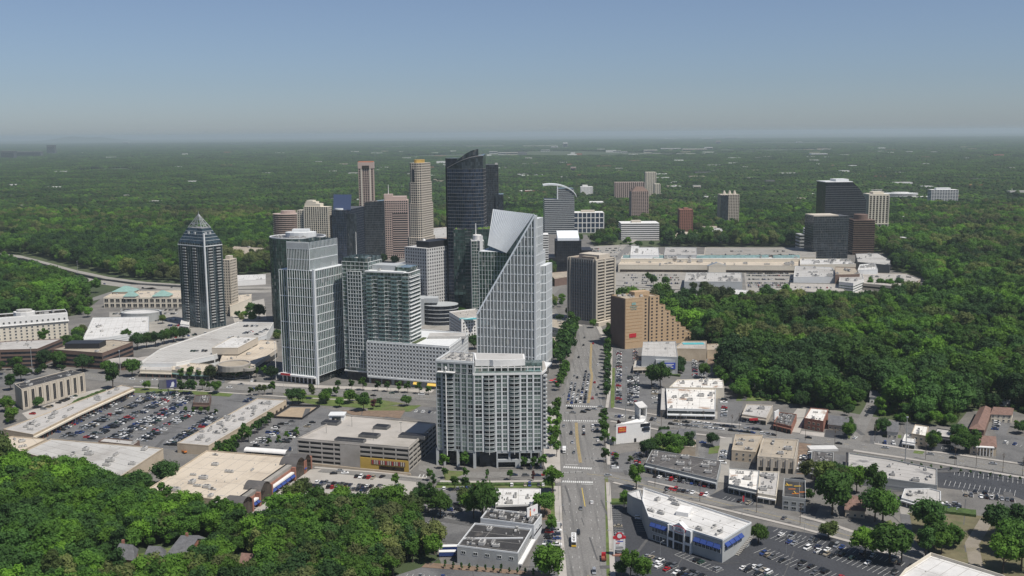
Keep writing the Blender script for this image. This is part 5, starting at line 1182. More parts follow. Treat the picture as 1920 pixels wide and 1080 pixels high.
low('shop_building','row of small shops with brick and white fronts before the rooftop parking deck','shop',[(262,694),(275,678),(322,680),(322,696)],6,'cream','grey_roof',[SH(zt=3.2,sp=6,pier='brick')],3)
low('shop_building','cream roofed corner shop with dark green canopy before the rooftop parking deck','shop',[(322,694),(326,680),(398,684),(410,690),(392,699),(340,697)],6.5,'beige','tan_roof',[SH(zt=3.4,sp=7,canopy='teal_roof')],4)
t=thing('drum_pavilion','twin white rimmed round roofs of the brown restaurant at the deck corner','restaurant',(*P(232,690),0));pr(t,'wall',M['brown_wall'],ell(13,10,20),0,6.5);pr(t,'roof',M['concrete_pale'],ell(15,12,20),6.5,7.5);pr(t,'wall',M['brown_wall'],ell(15,9,20,(27,6)),0,6.5);pr(t,'roof',M['concrete_pale'],ell(17,11,20,(27,6)),6.6,7.6)
low('restaurant','small dark brown roofed restaurant on the island of the big car park','restaurant',[(362,756),(366,742),(396,741),(392,757)],5,'brown_wall','dark_roof',[SH(zt=2.6,sp=4)],2)
low('office_building','low tan apartment building with ribbed front left of the dark green tower','building',[(418,478),(470,482),(500,478),(500,466),(440,462)],(440,492,478),'beige','brown_roof',[('band',dict(n=2,z0=1,fh=5,bh=2.4,g='g_black'))],3)
low('shop_building','white roofed sheds beyond the highway left of the dark green tower','shed',[(430,528),(498,524),(498,515),(436,517)],7,'white','white_roof',None,3)
low('shop_building','cream flat block below the highway left of the dark green tower','building',[(431,575),(470,560),(472,552),(431,556)],12,'cream','tan_roof',None,2)
low('gate_house','small white pavilion at the foot of the blue residential tower','pavilion',[(338,608),(354,610),(356,602),(340,601)],5,'white','white_roof',[SH(zt=3,sp=5)],0)
# ---------------------------------------------------------------- low buildings: right of the main road
b20,p20,c20,h20=low('shop_building','grey store with pale flat roof and blue sign below the orange hotel','store',[(1203,668),(1206,642),(1267,641),(1271,671)],(1268,701,671),'mid_grey','pale_roof',None,3)
q=P(1250,686,0);a_,b_=P(1236,700),P(1266,701);pp=lerp(a_,b_,0.5);bx(b20,'sign_panel',M['sign_blue'],pp[0]-c20[0]-8,pp[1]-c20[1]-1.2,4.5,pp[0]-c20[0]+7,pp[1]-c20[1]-0.8,10);bx(b20,'front_block',M['mid_grey'],pp[0]-c20[0]-10,pp[1]-c20[1]-0.7,0,pp[0]-c20[0]+9,pp[1]-c20[1]+9,h20-2)
for k,w in((0,10),(1,8),(2,11)):bx(b20,'sign_line',M['white'],pp[0]-c20[0]-w/2,pp[1]-c20[1]-1.35,5.6+k*1.3,pp[0]-c20[0]+w/2,pp[1]-c20[1]-1.2,6.2+k*1.3)
low('restaurant','small cream roofed restaurant with dark gable in front of the grey store','restaurant',[(1187,690),(1191,677),(1230,675),(1231,689)],5,'beige','pale_roof',[SH(zt=3,sp=4.5)],2)
t,p_,c_,h_=low('hotel','low beige hotel annex with a turquoise rooftop pool beside the orange hotel','building',[(1264,655),(1282,641),(1325,641),(1325,656)],11,'tan_wall','concrete_pale',None,0,1.0)
q=P(1300,645,h_);bx(t,'pool',M['pool'],q[0]-c_[0]-10,q[1]-c_[1]-3,h_+0.05,q[0]-c_[0]+10,q[1]-c_[1]+5,h_+0.4)
low('hotel','long low beige wing running from the rooftop pool into the trees','building',[(1326,657),(1326,646),(1386,644),(1386,656)],8,'tan_wall','brown_roof',None,4)
low('shop_building','large store with rust stained white roof and banded glass front on the cross street','store',[(1251,767),(1249,730),(1342,729),(1341,769)],7,'light_grey','rust_roof',[('band',dict(n=2,z0=0.4,fh=3.2,bh=2.2,g='g_win'),(1300,780)),SH(zt=2.8,sp=7,cd=3)],9)
low('shop_building','rear white roofed wing of the rust stained store','store',[(1255,727),(1270,713),(1355,711),(1358,729)],8,'cream','rust_roof',None,7)
low('shop_building','narrow grey glass fronted annex beside the rust stained store','store',[(1238,770),(1240,728),(1248,728),(1250,770)],5,'dark_grey','grey_roof',[SH(zt=3.2,sp=4,g='g_teal')],1)
# white wedge-shaped bank
def bank():
 g0,g1=P(1155,833),P(1193,838);z=hgt(1155,833,798);g1=P(1220,826)
 t=thing('bank','white wedge shaped bank with red sign beside the main crossing','bank',(*g0,0),math.atan2(g1[1]-g0[1],g1[0]-g0[0]));L=dist2(g0,g1)
 a=math.atan2(g1[1]-g0[1],g1[0]-g0[0]);lo=lambda x,y,zz=0:((P(x,y,zz)[0]-g0[0])*math.cos(a)+(P(x,y,zz)[1]-g0[1])*math.sin(a),-(P(x,y,zz)[0]-g0[0])*math.sin(a)+(P(x,y,zz)[1]-g0[1])*math.cos(a))
 apex=lo(1213,781,z+1.5);b=MB();q=[(0,0),(L*0.78,0),(apex[0],apex[1]),(apex[0]-3,apex[1])]
 b.prism(q,0,[z,z,z+1.5,z+1.5]);b.build('wall',M['white'],t);parapet(t,q,z+0.05,0.8,0.3,M['white'])
 bx(t,'right_wing',M['white'],L*0.78,0.5,0,L*1.0,9,z-1.5)
 x0,x1=lo(1216,800,z)[0],lo(1232,800,z)[0];y0=5
 zt=hgt(1218,822,764)
 for bxs in((x0,y0,z-2,x0+0.7,y0+8,zt),(x1-0.7,y0,z-2,x1,y0+8,zt),(x0,y0,z-2,x1,y0+8,z+3),(x0,y0+7.2,z+3,x1,y0+8,zt)):bx(t,'tower_wall',M['white'],*bxs)
 b=MB();b.prism(rect(x0-0.3,y0-0.3,x1+0.3,y0+8.3),zt,[zt+0.4,zt+1.0,zt+2.6,zt+2.0]);b.build('tower_roof',M['white_roof'],t)
 bx(t,'sign_panel',M['sign_red'],1.4,-0.3,z-5.2,7.4,-0.05,z-1.2);text(t,'WELLS\nFARGO',1.5,(4.4,-0.35,z-3.2),0,M['sign_yellow'])
 for zz,xa in((z-2.6,L*0.70),(z-5.6,L*0.74)):bx(t,'window',M['g_black'],xa,-0.25 if xa<L*0.78 else 0.4,zz,L*0.97,0.45,zz+2.0)
 bx(t,'doorway',M['black'],L*0.52,-0.2,0,L*0.58,0.1,2.8);bx(t,'garden_wall',M['grey_wall'],-4.5,0,0,-0.2,6,4)
 clear([g0,g1,(g1[0],g1[1]+20),(g0[0],g0[1]+20)],2)
bank()
low('strip_mall','long dark roofed strip mall with blue grey glass front right of the main road','strip mall',[(1210,869),(1223,844),(1352,866),(1344,901)],5.5,'grey_wall','dark_roof',[SH(zt=3.4,sp=5,cd=1.6,canopy='mid_grey',pier='mid_grey')],14,0.5)
def gable(name,label,cat,corners,zw,zr,wall='tan_wall',roof='shingle',hip=0.0,chimney=False,ov=0.5):
 """pitched-roof house from its four eave corners (pixels); the ridge runs along the first side"""
 p=[P(x,y,zw)for x,y in corners];c=(sum(q[0]for q in p)/4,sum(q[1]for q in p)/4);q=[(v[0]-c[0],v[1]-c[1])for v in p]
 if area2(q)<0:q=[q[1],q[0],q[3],q[2]]
 t=thing(name,label,cat,(*c,0));clear(p,1.0);b=MB();b.prism(q,0,zw,bottom=False,top=False);
 m0,m1=lerp(q[0],q[3],0.5),lerp(q[1],q[2],0.5);r0,r1=lerp(m0,m1,hip),lerp(m1,m0,hip)
 if hip==0:
  b.v+=[(*q[0],zw),(*q[3],zw),(*m0,zr),(*q[1],zw),(*q[2],zw),(*m1,zr)];k=len(b.v)-6;b.f+=[(k,k+2,k+1),(k+3,k+4,k+5)];b.m+=[0,0]
 b.build('wall',M[wall],t);o=offset(q,ov);b=MB();R0,R1=((*r0,zr),(*r1,zr))if hip else((*lerp(o[0],o[3],0.5),zr),(*lerp(o[1],o[2],0.5),zr));E=[(*v,zw-0.15)for v in o]
 b.quad(E[0],E[1],R1,R0);b.quad(E[2],E[3],R0,R1)
 if hip:b.quad(E[1],E[2],R1);b.quad(E[3],E[0],R0)
 b.quad(E[3],E[2],E[1],E[0]);b.build('roof',M[roof],t)
 for i in range(4):
  a,e=q[i],q[(i+1)%4]
  if facing(a,e,c)>0.1 and dist2(a,e)>4:wins(t,a,e,0.8,max(1,int(zw/3)),2.8,1.3,1.5,3.6,'g_win','white',1.2,0.05)
 if chimney:x,y=lerp(m0,m1,0.3);b=MB();b.box(x-0.6,y+0.6,zw,x+0.6,y+1.6,zr+1.4);b.build('chimney',M['brick'],t)
 return t,q,c
gable('house','blue grey hip roofed building right behind the white bank','building',[(1228,822),(1270,824),(1272,806),(1236,804)],5,8,'tan_wall','shingle',0.25)
gable('house','grey shingle roofed tan house between the bank and the dark strip mall','house',[(1272,826),(1304,826),(1303,806),(1276,803)],6,9.5,'tan_wall','shingle')
low('shop_building','small tan annex with cream wall in front of the grey shingle house','building',[(1272,838),(1304,840),(1304,826),(1272,826)],6,'tan_wall','grey_roof',None,1)
low('warehouse','tan block with small square windows and dark ledge behind the twin flat roofs','warehouse',[(1372,845),(1379,816),(1430,817),(1417,849)],(1417,868,849),'tan_wall','brown_roof',[('win',dict(z0=1.2,rows=2,fh=3,ww=1.1,wh=1.3,sp=4.2))],4)
low('warehouse','larger tan warehouse with ribbed metal front over a dark loading opening','warehouse',[(1420,857),(1431,823),(1497,826),(1490,862)],(1490,889,862),'beige','brown_roof',[('band',dict(n=1,z0=0.1,fh=3,bh=3.0,g='void')),('slot',dict(sp=4.5,w=0.5,h=4,z0=3.6,g='g_brown',f='beige'),(1455,875))],3,0.7)
low('shop_building','rust streaked white roofed shop with grey glass front on the lower street','shop',[(1366,909),(1367,879),(1424,884),(1420,921)],5,'grey_wall','rust_roof',[SH(zt=3.2,sp=4)],8)
low('shop_building','grey roofed shop with white trimmed front next to the rust streaked roof','shop',[(1420.5,926),(1425,885),(1461,886),(1455,932)],5,'cream','grey_roof',[SH(zt=3,sp=4,canopy='white')],6)
t,p_,c_,h_=low('office_building','roofless grey building under construction with orange scaffolds inside','construction site',[(1467,935),(1470,901),(1510,905),(1511,940)],6.5,'grey_wall','black_roof',[('win',dict(z0=0.8,rows=2,fh=2.9,ww=2.6,wh=1.7,sp=4.2))],0,1.5)
rr=random.Random(4)
for k in range(7):
 x,y=rr.uniform(-5,3),rr.uniform(-8,8);a=rr.choice((0,1));bx(t,'scaffold_beam',M['sign_yellow']if k%3 else M['orange'],x,y,h_+0.3+k*0.05,x+(4 if a else 0.3),y+(0.3 if a else 4),h_+0.7+k*0.05)
 # pharmacy with blue awnings
def pharmacy():
 z=hgt(1353,1056,1015);px=[(1216,971.5),(1355,1015),(1409,982),(1207,917),(1204,940)]
 b,p,c,h=low('pharmacy','white roofed two storey pharmacy with blue awnings and central gabled entrance','pharmacy',px,z,'grey_wall','white_roof',None,8,0.9,pm='light_grey')
 lo=lambda x,y:(P(x,y,z)[0]-c[0],P(x,y,z)[1]-c[1]);A,B2,C2=lo(1216,971.5),lo(1355,1015),lo(1409,982)
 t=Vector((B2[0]-A[0],B2[1]-A[1]));L=t.length;t.normalize();n=Vector((t.y,-t.x));ang=math.atan2(t.y,t.x)
 def awn(a,e,u0,u1,k,z0,z1,nn,out=1.6):
  for i in range(k):
   p0,p1=lerp(a,e,u0+(u1-u0)*i/k+0.006),lerp(a,e,u0+(u1-u0)*(i+1)/k-0.006);g=MB()
   f0,f1=(p0[0]+nn.x*out,p0[1]+nn.y*out),(p1[0]+nn.x*out,p1[1]+nn.y*out);g.quad((*f0,z0+0.4),(*f1,z0+0.4),(*p1,z1),(*p0,z1));g.quad((*f0,z0),(*f1,z0),(*f1,z0+0.4),(*f0,z0+0.4));g.quad((*p0,z1),(*f0,z0+0.4),(*f0,z0),(*p0,z0));g.quad((*f1,z0+0.4),(*p1,z1),(*p1,z0),(*f1,z0));g.build('awning',M['awn_blue'],b)
 awn(A,B2,0.03,0.27,3,z-3.6,z-1.6,n);awn(A,B2,0.63,0.98,4,z-4.2,z-2.0,n)
 for u0,u1,zz,hh,sp in((0.05,0.27,z-6.6,3.0,1.9),(0.64,0.98,z-6.6,2.6,2.2),(0.05,0.27,0.4,3.2,2.2)):wins(b,lerp(A,B2,u0),lerp(A,B2,u1),zz,1,3,sp*0.9,hh,sp,'g_win','light_grey',0.8,0.1)
 # centre bay
 a,e=lerp(A,B2,0.29),lerp(A,B2,0.61);g=MB();g.bar(a,e,3.0,0,z+0.6,1.2);
 m_=lerp(a,e,0.48)
 for s0,s1 in((1.2,-1.8),):
  F=[(a[0]+n.x*s0,a[1]+n.y*s0),(e[0]+n.x*s0,e[1]+n.y*s0),(m_[0]+n.x*s0,m_[1]+n.y*s0)];K=[(q[0]-n.x*3,q[1]-n.y*3)for q in F]
  f0,f1=lerp(F[0],F[1],0.2),lerp(F[0],F[1],0.76);k0,k1=lerp(K[0],K[1],0.2),lerp(K[0],K[1],0.76)
  g.quad((*f0,z+0.6),(*f1,z+0.6),(*F[2],z+3.2));g.quad((*k0,z+0.6),(*K[2],z+3.2),(*k1,z+0.6));g.quad((*f0,z+0.6),(*F[2],z+3.2),(*K[2],z+3.2),(*k0,z+0.6));g.quad((*F[2],z+3.2),(*f1,z+0.6),(*k1,z+0.6),(*K[2],z+3.2))
 g.build('entrance_bay',M['light_grey'],b)
 for u,w,z0,hh,nm in((0.14,2.6,5.4,3.4,'window'),(0.48,7.0,4.6,4.0,'window'),(0.85,2.6,5.4,3.4,'window'),(0.14,2.6,0.3,3.6,'door'),(0.48,7.0,0.2,3.6,'entrance_door'),(0.85,2.6,0.3,3.6,'door')):
  q=lerp(a,e,u);link(nm,win_mesh(M['g_black'],M['dark_grey']),b,(q[0]+n.x*1.3,q[1]+n.y*1.3,z0),ang,(w,1,hh))
 for u in(0.02,0.27,0.70,0.985):q0,q1=lerp(a,e,max(0,u-0.025)),lerp(a,e,min(1,u+0.025));g=MB();g.bar(q0,q1,0.6,0,z+0.5,1.7);g.build('pilaster',M['white'],b)
 q=lerp(a,e,0.48)
 def oval(rx,rz_,o,m_,nm):
  g=MB();N=20;cx,cy=q[0]+n.x*o,q[1]+n.y*o;k=0
  F=[(cx+t.x*rx*math.cos(2*math.pi*i/N),cy+t.y*rx*math.cos(2*math.pi*i/N),z-0.3+rz_*math.sin(2*math.pi*i/N))for i in range(N)]
  g.quad(*F);Bk=[(v[0]-n.x*0.15,v[1]-n.y*0.15,v[2])for v in F]
  for i in range(N):j=(i+1)%N;g.quad(F[i],Bk[i],Bk[j],F[j])
  g.build(nm,m_,b)
 oval(4.2,1.7,1.45,M['sign_red'],'oval_sign');oval(3.8,1.35,1.5,M['light_grey'],'sign_face');text(b,'CVS',1.9,(q[0]+n.x*1.6,q[1]+n.y*1.6,z-0.3),ang,M['black'])
 # right-hand side: four awnings over windows, outside stair
 t2=Vector((C2[0]-B2[0],C2[1]-B2[1]));t2.normalize();n2=Vector((t2.y,-t2.x));awn(B2,C2,0.06,0.66,4,z-3.4,z-1.6,n2);wins(b,lerp(B2,C2,0.05),lerp(B2,C2,0.68),z-5.6,1,3,2.6,2.4,3.9,'g_win','light_grey',1,0.1)
 for i in range(12):
  q0=lerp(B2,C2,0.42+i*0.045);g=MB();p0,p1=(q0[0],q0[1]),lerp(B2,C2,0.42+(i+1)*0.045);g.bar(p0,p1,1.6,0.2+i*0.42,0.5+i*0.42,2.0);g.build('stair_tread',M['concrete'],b)
 g=MB();s0,s1=lerp(B2,C2,0.42),lerp(B2,C2,0.96);o=2.0
 g.tube((s0[0]+n2.x*o,s0[1]+n2.y*o,1.4),(s1[0]+n2.x*o,s1[1]+n2.y*o,6.4),0.08,0.08,4);g.build('stair_rail',M['metal'],b)
 q=lo(1283,962);g=MB();g.prism([(q[0]-5,q[1]-3),(q[0]+1,q[1]-6),(q[0]+5,q[1]+3),(q[0]-1,q[1]+6)],z+0.05,z+2.2);g.build('roof_screen',M['white'],b)
 low('shop_building','small triangular white roofed wing at the corner of the pharmacy','pharmacy wing',[(1176,926),(1200,919),(1206,941),(1186,933)],z-0.5,'grey_wall','white_roof',None,0)
pharmacy()
t,p_,c_,h_=low('shop_building','grey roofed corner shop with small red fascia sign on the cross street','shop',[(1391,778),(1400,759),(1449,761),(1437,785)],5,'beige','grey_roof',[SH(zt=3.2,sp=5)],3)
q=P(1412,786,4);bx(t,'sign_panel',M['sign_red'],q[0]-c_[0]-3,q[1]-c_[1]-2.0,3.6,q[0]-c_[0]+3,q[1]-c_[1]-1.2,5.2)
t,p_,c_,h_=low('shop_building','shop with roof crowded by dark units and an orange awning','shop',[(1451,793),(1462,774),(1494,778),(1484,801)],5,'brick','dark_roof',[SH(zt=3,sp=4)],10,units_s=(0.7,1.1))
q=P(1470,797,3.5);bx(t,'orange_awning',M['orange'],q[0]-c_[0]-4,q[1]-c_[1]-2.2,3.3,q[0]-c_[0]+3,q[1]-c_[1]-0.4,4.4)
low('office_building','two storey red brick building with blotched cream roof near the dirt yard','building',[(1508,785),(1520,766),(1553,769),(1544,791)],7.5,'brick','rust_roof',[('win',dict(z0=0.8,rows=2,fh=3.4,ww=1.8,wh=1.7,sp=3.4,f='beige'))],3)
gable('house','grey cross gabled cottage beside the red brick building','house',[(1553,795),(1590,799),(1592,783),(1560,779)],4,7.5,'tan_wall','shingle')
gable('house','small white gabled house by the side street at the wood edge','house',[(1664,808),(1684,810),(1682,793),(1664,791)],5,9,'cream','shingle')
low('shop_building','tan two storey shop with blotched white roof across the street','shop',[(1709,814),(1716,797),(1741,801),(1737,819)],7,'tan_wall','rust_roof',[('win',dict(z0=1,rows=2,fh=3,ww=1.6,wh=1.6,sp=3.4))],2)
low('shop_building','low white porch building in front of the tan two storey shop','shop',[(1692,828),(1697,815),(1716,818),(1716,832)],4,'white','white_roof',[SH(zt=2.6,sp=3.5)],1)
low('shop_building','grey store with blue grey roof behind the small red car','shop',[(1751,818),(1757,804),(1785,808),(1784,822)],4.5,'dark_grey','grey_roof',[SH(zt=3,sp=4)],2)
def motel():
 gable('motel','long brown roofed motel wing running back along the wood','motel',[(1818,803),(1838,764),(1860,766),(1845,806)],6,9,'brown_wall','brown_shingle',0.08)
 gable('motel','brown roofed motel cross wing at the far end of the courtyard','motel',[(1858,776),(1897,778),(1900,766),(1860,764)],6,9,'cream','brown_shingle',0.08)
 t,q,c=gable('motel','hip roofed motel office with white columned porch facing the street','motel',[(1819,835),(1868,838),(1866,818),(1824,815)],6,9.5,'tan_wall','brown_shingle',0.3)
 i=max(range(4),key=lambda k:facing(q[k],q[(k+1)%4],c));a,e=q[i],q[(i+1)%4];tt=Vector((e[0]-a[0],e[1]-a[1])).normalized();n=Vector((tt.y,-tt.x))
 for k in range(6):v=lerp(a,e,0.25+k*0.12);b=MB();b.tube((v[0]+n.x*2.2,v[1]+n.y*2.2,0),(v[0]+n.x*2.2,v[1]+n.y*2.2,5.6),0.28,0.24,8);b.build('porch_column',M['white'],t)
 b=MB();b.bar(lerp(a,e,0.2),lerp(a,e,0.9),2.8,5.6,6.1,2.6);b.build('porch_roof',M['white'],t)
motel()
low('warehouse','very long stained grey roof beside the right-hand car park','warehouse',[(1590,889),(1592,851),(1666,862),(1757,881),(1757,912)],6,'grey_wall','stain_roof',[('band',dict(n=1,z0=2.2,fh=3,bh=1.0,g='mid_grey'))],7,0.8)
low('warehouse','tall dark panel wall closing the left end of the long stained roof','wall',[(1584,893),(1586,850),(1590,850),(1589,893)],9,'black','dark_roof')
t,p_,c_,h_=low('shop_building','shop whose roof is crowded with dark pipes behind a white panel','shop',[(1520,880),(1522,846),(1563,850),(1562,890)],6,'grey_wall','dark_roof',[SH(zt=3,sp=5)],22,units_s=(0.6,1.2))
q=P(1542,843,h_);bx(t,'white_roof_panel',M['white_roof'],q[0]-c_[0]-9,q[1]-c_[1]-4,h_+0.1,q[0]-c_[0]+9,q[1]-c_[1]+4,h_+1.6)
low('shop_building','pale grey flat roofed shop wrapped by trees beside the right-hand car park','shop',[(1690,935),(1696,918),(1743,917),(1764,923),(1764,957),(1727,961),(1724,945)],4,'light_grey','grey_roof',[SH(zt=2.6,sp=4)],4)
gable('house','brown roofed cottage with arched tan porch between two big trees','house',[(1585,955),(1622,958),(1624,930),(1588,928)],4.5,8,'tan_wall','brown_shingle')
low('store','white roofed store with tan parapet cut by the bottom right edge','store',[(1650,1130),(1697,1072),(1745,1041),(1880,1083),(1960,1130),(1850,1220)],9,'beige','white_roof',None,5,1.4,pm='cream')
def black_roof_block():
 z=hgt(857,1056,1025);b,p,c,h=low('commercial_building','grey stucco building with black tar roof and lined small windows near the bottom','commercial building',[(857,1025),(890,983),(997,994),(971,1039)],z,'grey_wall','black_roof',[('win',dict(z0=5.2,rows=1,fh=3,ww=2.4,wh=1.6,sp=6.2,f='light_grey'),(914,1045)),('band',dict(n=1,z0=5.0,fh=3,bh=1.4,g='g_black'),(990,1025)),('store',dict(zt=3.0,sp=5,canopy='white',cd=2.0),(990,1025))],7,0.8,pm='light_grey')
 bx(b,'roof_ridge',M['light_grey'],-16,-1.0,h+0.05,14,-0.4,h+0.7)
 b2,p2,c2,h2=low('commercial_building','rear grey building with black roof carrying a white billboard','commercial building',[(901,974),(915,956),(1016,967),(1001,987)],z+0.6,'light_grey','black_roof',[('win',dict(z0=5.2,rows=1,fh=3,ww=2.4,wh=1.3,sp=6.2,f='light_grey')),('band',dict(n=1,z0=3.6,fh=3,bh=1.0,g='g_black'),(1010,985))],12,0.9)
 q0,q1=P(988,971,z+2),P(1008,963,z+2);t=thing('billboard','white rooftop billboard showing a figure in red and orange','billboard',(*q0,z+1.2),math.atan2(q1[1]-q0[1],q1[0]-q0[0]));L=dist2(q0,q1)
 bx(t,'panel',M['white'],0,-0.2,1.0,L,0.2,6.2);bx(t,'catwalk',M['unit_dark'],0,-1.6,0.3,L,0.5,0.8);b=MB()
 for u in(0.15,0.5,0.85):b.tube((u*L,0.3,-1.2),(u*L,0.3,5),0.15,0.15,5)
 b.build('support',M['unit_dark'],t);b=MB();b.prism([(L*0.24,0),(L*0.36,0),(L*0.33,0.001),(L*0.28,0.001)],0,0.01)
 bb=MB();bb.quad((L*0.22,-0.23,1.1),(L*0.36,-0.23,1.1),(L*0.34,-0.23,3.2),(L*0.30,-0.23,4.6),(L*0.25,-0.23,4.4));bb.build('printed_dress',M['orange'],t);bb=MB();bb.tube((L*0.285,-0.2,5.0),(L*0.285,-0.24,5.0),0.55,0.55,10);bb.build('printed_head',M['brown_wall'],t)
 bb=MB();bb.tube((L*0.66,-0.2,3.6),(L*0.66,-0.24,3.6),0.8,0.8,10);bb.build('printed_mark',mat('print_pink',(0.6,0.25,0.3),0.7),t)
 low('shop_building','bright white roofed building with deep black fascia behind the billboard','shop',[(929,949),(932,918),(1014,918),(1012,946)],6,'white','white_roof',[('band',dict(n=1,z0=1.6,fh=3,bh=3.8,g='black'),(980,960))],5,0.5)
black_roof_block()
# ---------------------------------------------------------------- the mall
ML_=[
('long cream roofed front range of the mall with a small blue gable',[(1159,497),(1168,485),(1500,485),(1505,499)],(1300,512,499),'cream','tan_roof',[('band',dict(n=1,z0=0.3,fh=4,bh=3.6,g='g_brown'))],24),
('mall range carrying the long teal skylight',[(1164,486),(1168,478),(1500,478),(1500,486)],15,'cream','white_roof',None,12),
('blank white box at the left end of the mall',[(1182,479),(1184,462),(1198,462),(1199,465),(1234,465),(1236,479)],19,'light_grey','white_roof',None,3),
('blue grey roofed block in the middle of the mall',[(1245,479),(1248,464),(1306,465),(1307,479)],19,'mid_grey','stain_roof',None,3),
('pale roof parking deck at the back of the mall',[(1320,482),(1322,465),(1530,466),(1530,483)],15,'cream','concrete',[('band',dict(n=1,z0=3,fh=4,bh=3,g='void'))],0),
('big grey box projecting from the mall front',[(1283,529),(1287,512),(1390,512),(1392,529)],(1288,542,527),'mid_grey','pale_roof',None,10),
('white department store box on the right of the mall',[(1488,520),(1491,500),(1500,500),(1560,502),(1572,520)],(1490,530,514),'light_grey','pale_roof',[('win',dict(z0=1,rows=1,fh=3,ww=2,wh=2.5,sp=5))],6),
('brown roofed store with dark front beside the white department store',[(1566,516),(1566,501),(1604,502),(1612,515)],16,'brown_wall','brown_roof',None,3),
('white store with green striped ledges at the right end of the mall',[(1573,529),(1575,516),(1616,514),(1620,524),(1600,532)],13,'white','pale_roof',[('band',dict(n=3,z0=1.5,fh=3.4,bh=1.2,g='g_green'))],3),
('wide beige deck at the right end of the mall',[(1618,532),(1618,512),(1700,514),(1726,524),(1700,540),(1660,536)],8,'beige','concrete_pale',[('band',dict(n=1,z0=3,fh=3,bh=2.4,g='void'))],4),
('dark green grey store with sloped pale roof behind the mall',[(1608,492),(1604,476),(1646,475),(1670,488),(1668,498)],14,'dark_grey','pale_roof',None,4),
('white roofed wing with curved steps behind the mall front',[(1500,497),(1500,486),(1590,486),(1605,496)],14,'cream','white_roof',None,10),
('cream patch of roofs beside the dark green grey store',[(1608,507),(1612,497),(1640,494),(1646,506)],14,'light_grey','white_roof',None,4),
]
for lab,px,z,wl_,rf,fc,un in ML_:low('mall_building',lab,'mall',px,z,wl_,rf,fc,int(un*1.6),0.8,units_s=(1.2,2.6))
t=thing('skylight','long teal glass skylight along the mall roof','skylight',(0,0,0));
for x0,x1 in((1168,1220),(1224,1300),(1304,1442),(1448,1500)):
 a,b_=P(x0,481.5,16),P(x1,482,16);b=MB();w=5;y=(a[1]+b_[1])/2;b.v+=[(a[0],y-w,15.1),(b_[0],y-w,15.1),(b_[0],y+w,15.1),(a[0],y+w,15.1),(a[0],y,19),(b_[0],y,19)];b.f+=[(0,1,5,4),(2,3,4,5),(1,2,5),(3,0,4)];b.m+=[0]*4;b.build('glass_ridge',M['skylight'],t)
t=thing('gable_porch','small blue grey gable over the mall entrance','porch',(*P(1344,513),0));b=MB();b.v+=[(-14,-3,12),(14,-3,12),(0,-3,17),(-14,6,12),(14,6,12),(0,6,17)];b.f+=[(0,1,2),(0,2,5,3),(2,1,4,5)];b.m+=[1,0,0];b.build('roof',[mat('slate_blue',(0.16,0.20,0.25),0.7),M['cream']],t);bx(t,'wall',M['cream'],-13,-2.8,0,13,6,12)
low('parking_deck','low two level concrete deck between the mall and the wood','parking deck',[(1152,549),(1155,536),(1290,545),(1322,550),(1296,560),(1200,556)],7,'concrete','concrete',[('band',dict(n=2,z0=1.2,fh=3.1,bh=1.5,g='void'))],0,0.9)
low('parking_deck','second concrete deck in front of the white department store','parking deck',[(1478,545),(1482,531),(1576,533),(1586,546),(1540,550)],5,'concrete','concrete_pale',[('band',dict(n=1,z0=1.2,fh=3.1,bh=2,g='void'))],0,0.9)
low('shed','low white flat roof just above the wood in front of the mall','building',[(1344,551),(1350,541),(1404,545),(1404,553)],6,'light_grey','white_roof',None,2)
low('shop_building','cream low block with white roof beyond the mall trees','building',[(1262,448),(1272,434),(1322,437),(1322,444)],10,'cream','tan_roof',None,6)
low('shop_building','tan roofed block left of the twin beige tower','building',[(1314,436),(1316,424),(1344,424),(1346,436)],12,'tan_wall','brown_roof',None,2)
low('apartment_block','pale grey split block beside the tan roofed block','building',[(1334,438),(1338,428),(1354,428),(1356,438)],18,'light_grey','grey_roof',None,2)
low('shop_building','white sloped roof annex between the low white office and its garage','building',[(1132,438),(1136,426),(1164,428),(1164,440)],8,'white','pale_roof',None,2)
low('shop_building','reddish brown flat block right of the stepped beige tower','building',[(808,448),(812,428),(838,426),(838,446)],20,'pink','pale_roof',None,3)
low('shop_building','lower pale pink block beneath the reddish brown flat block','building',[(808,466),(812,452),(838,450),(838,464)],14,'pink','tan_roof',None,2)
low('parking_deck','white edged parking deck below the pink granite tower','parking deck',[(684,470),(690,463),(760,462),(760,470)],9,'white','pale_roof',None,2)
low('shop_building','grey curved glass pavilion at the foot of the sloping tower','pavilion',[(1034,614),(1034,598),(1060,602),(1062,612),(1052,618)],14,'mid_grey','brown_roof',[('band',dict(n=3,z0=1,fh=4.2,bh=2.6,g='g_teal'))],2)
low('shop_building','tan terrace block below the grey curved glass pavilion','pavilion',[(1032,640),(1034,626),(1054,628),(1054,640)],5,'beige','brown_roof',None,1)
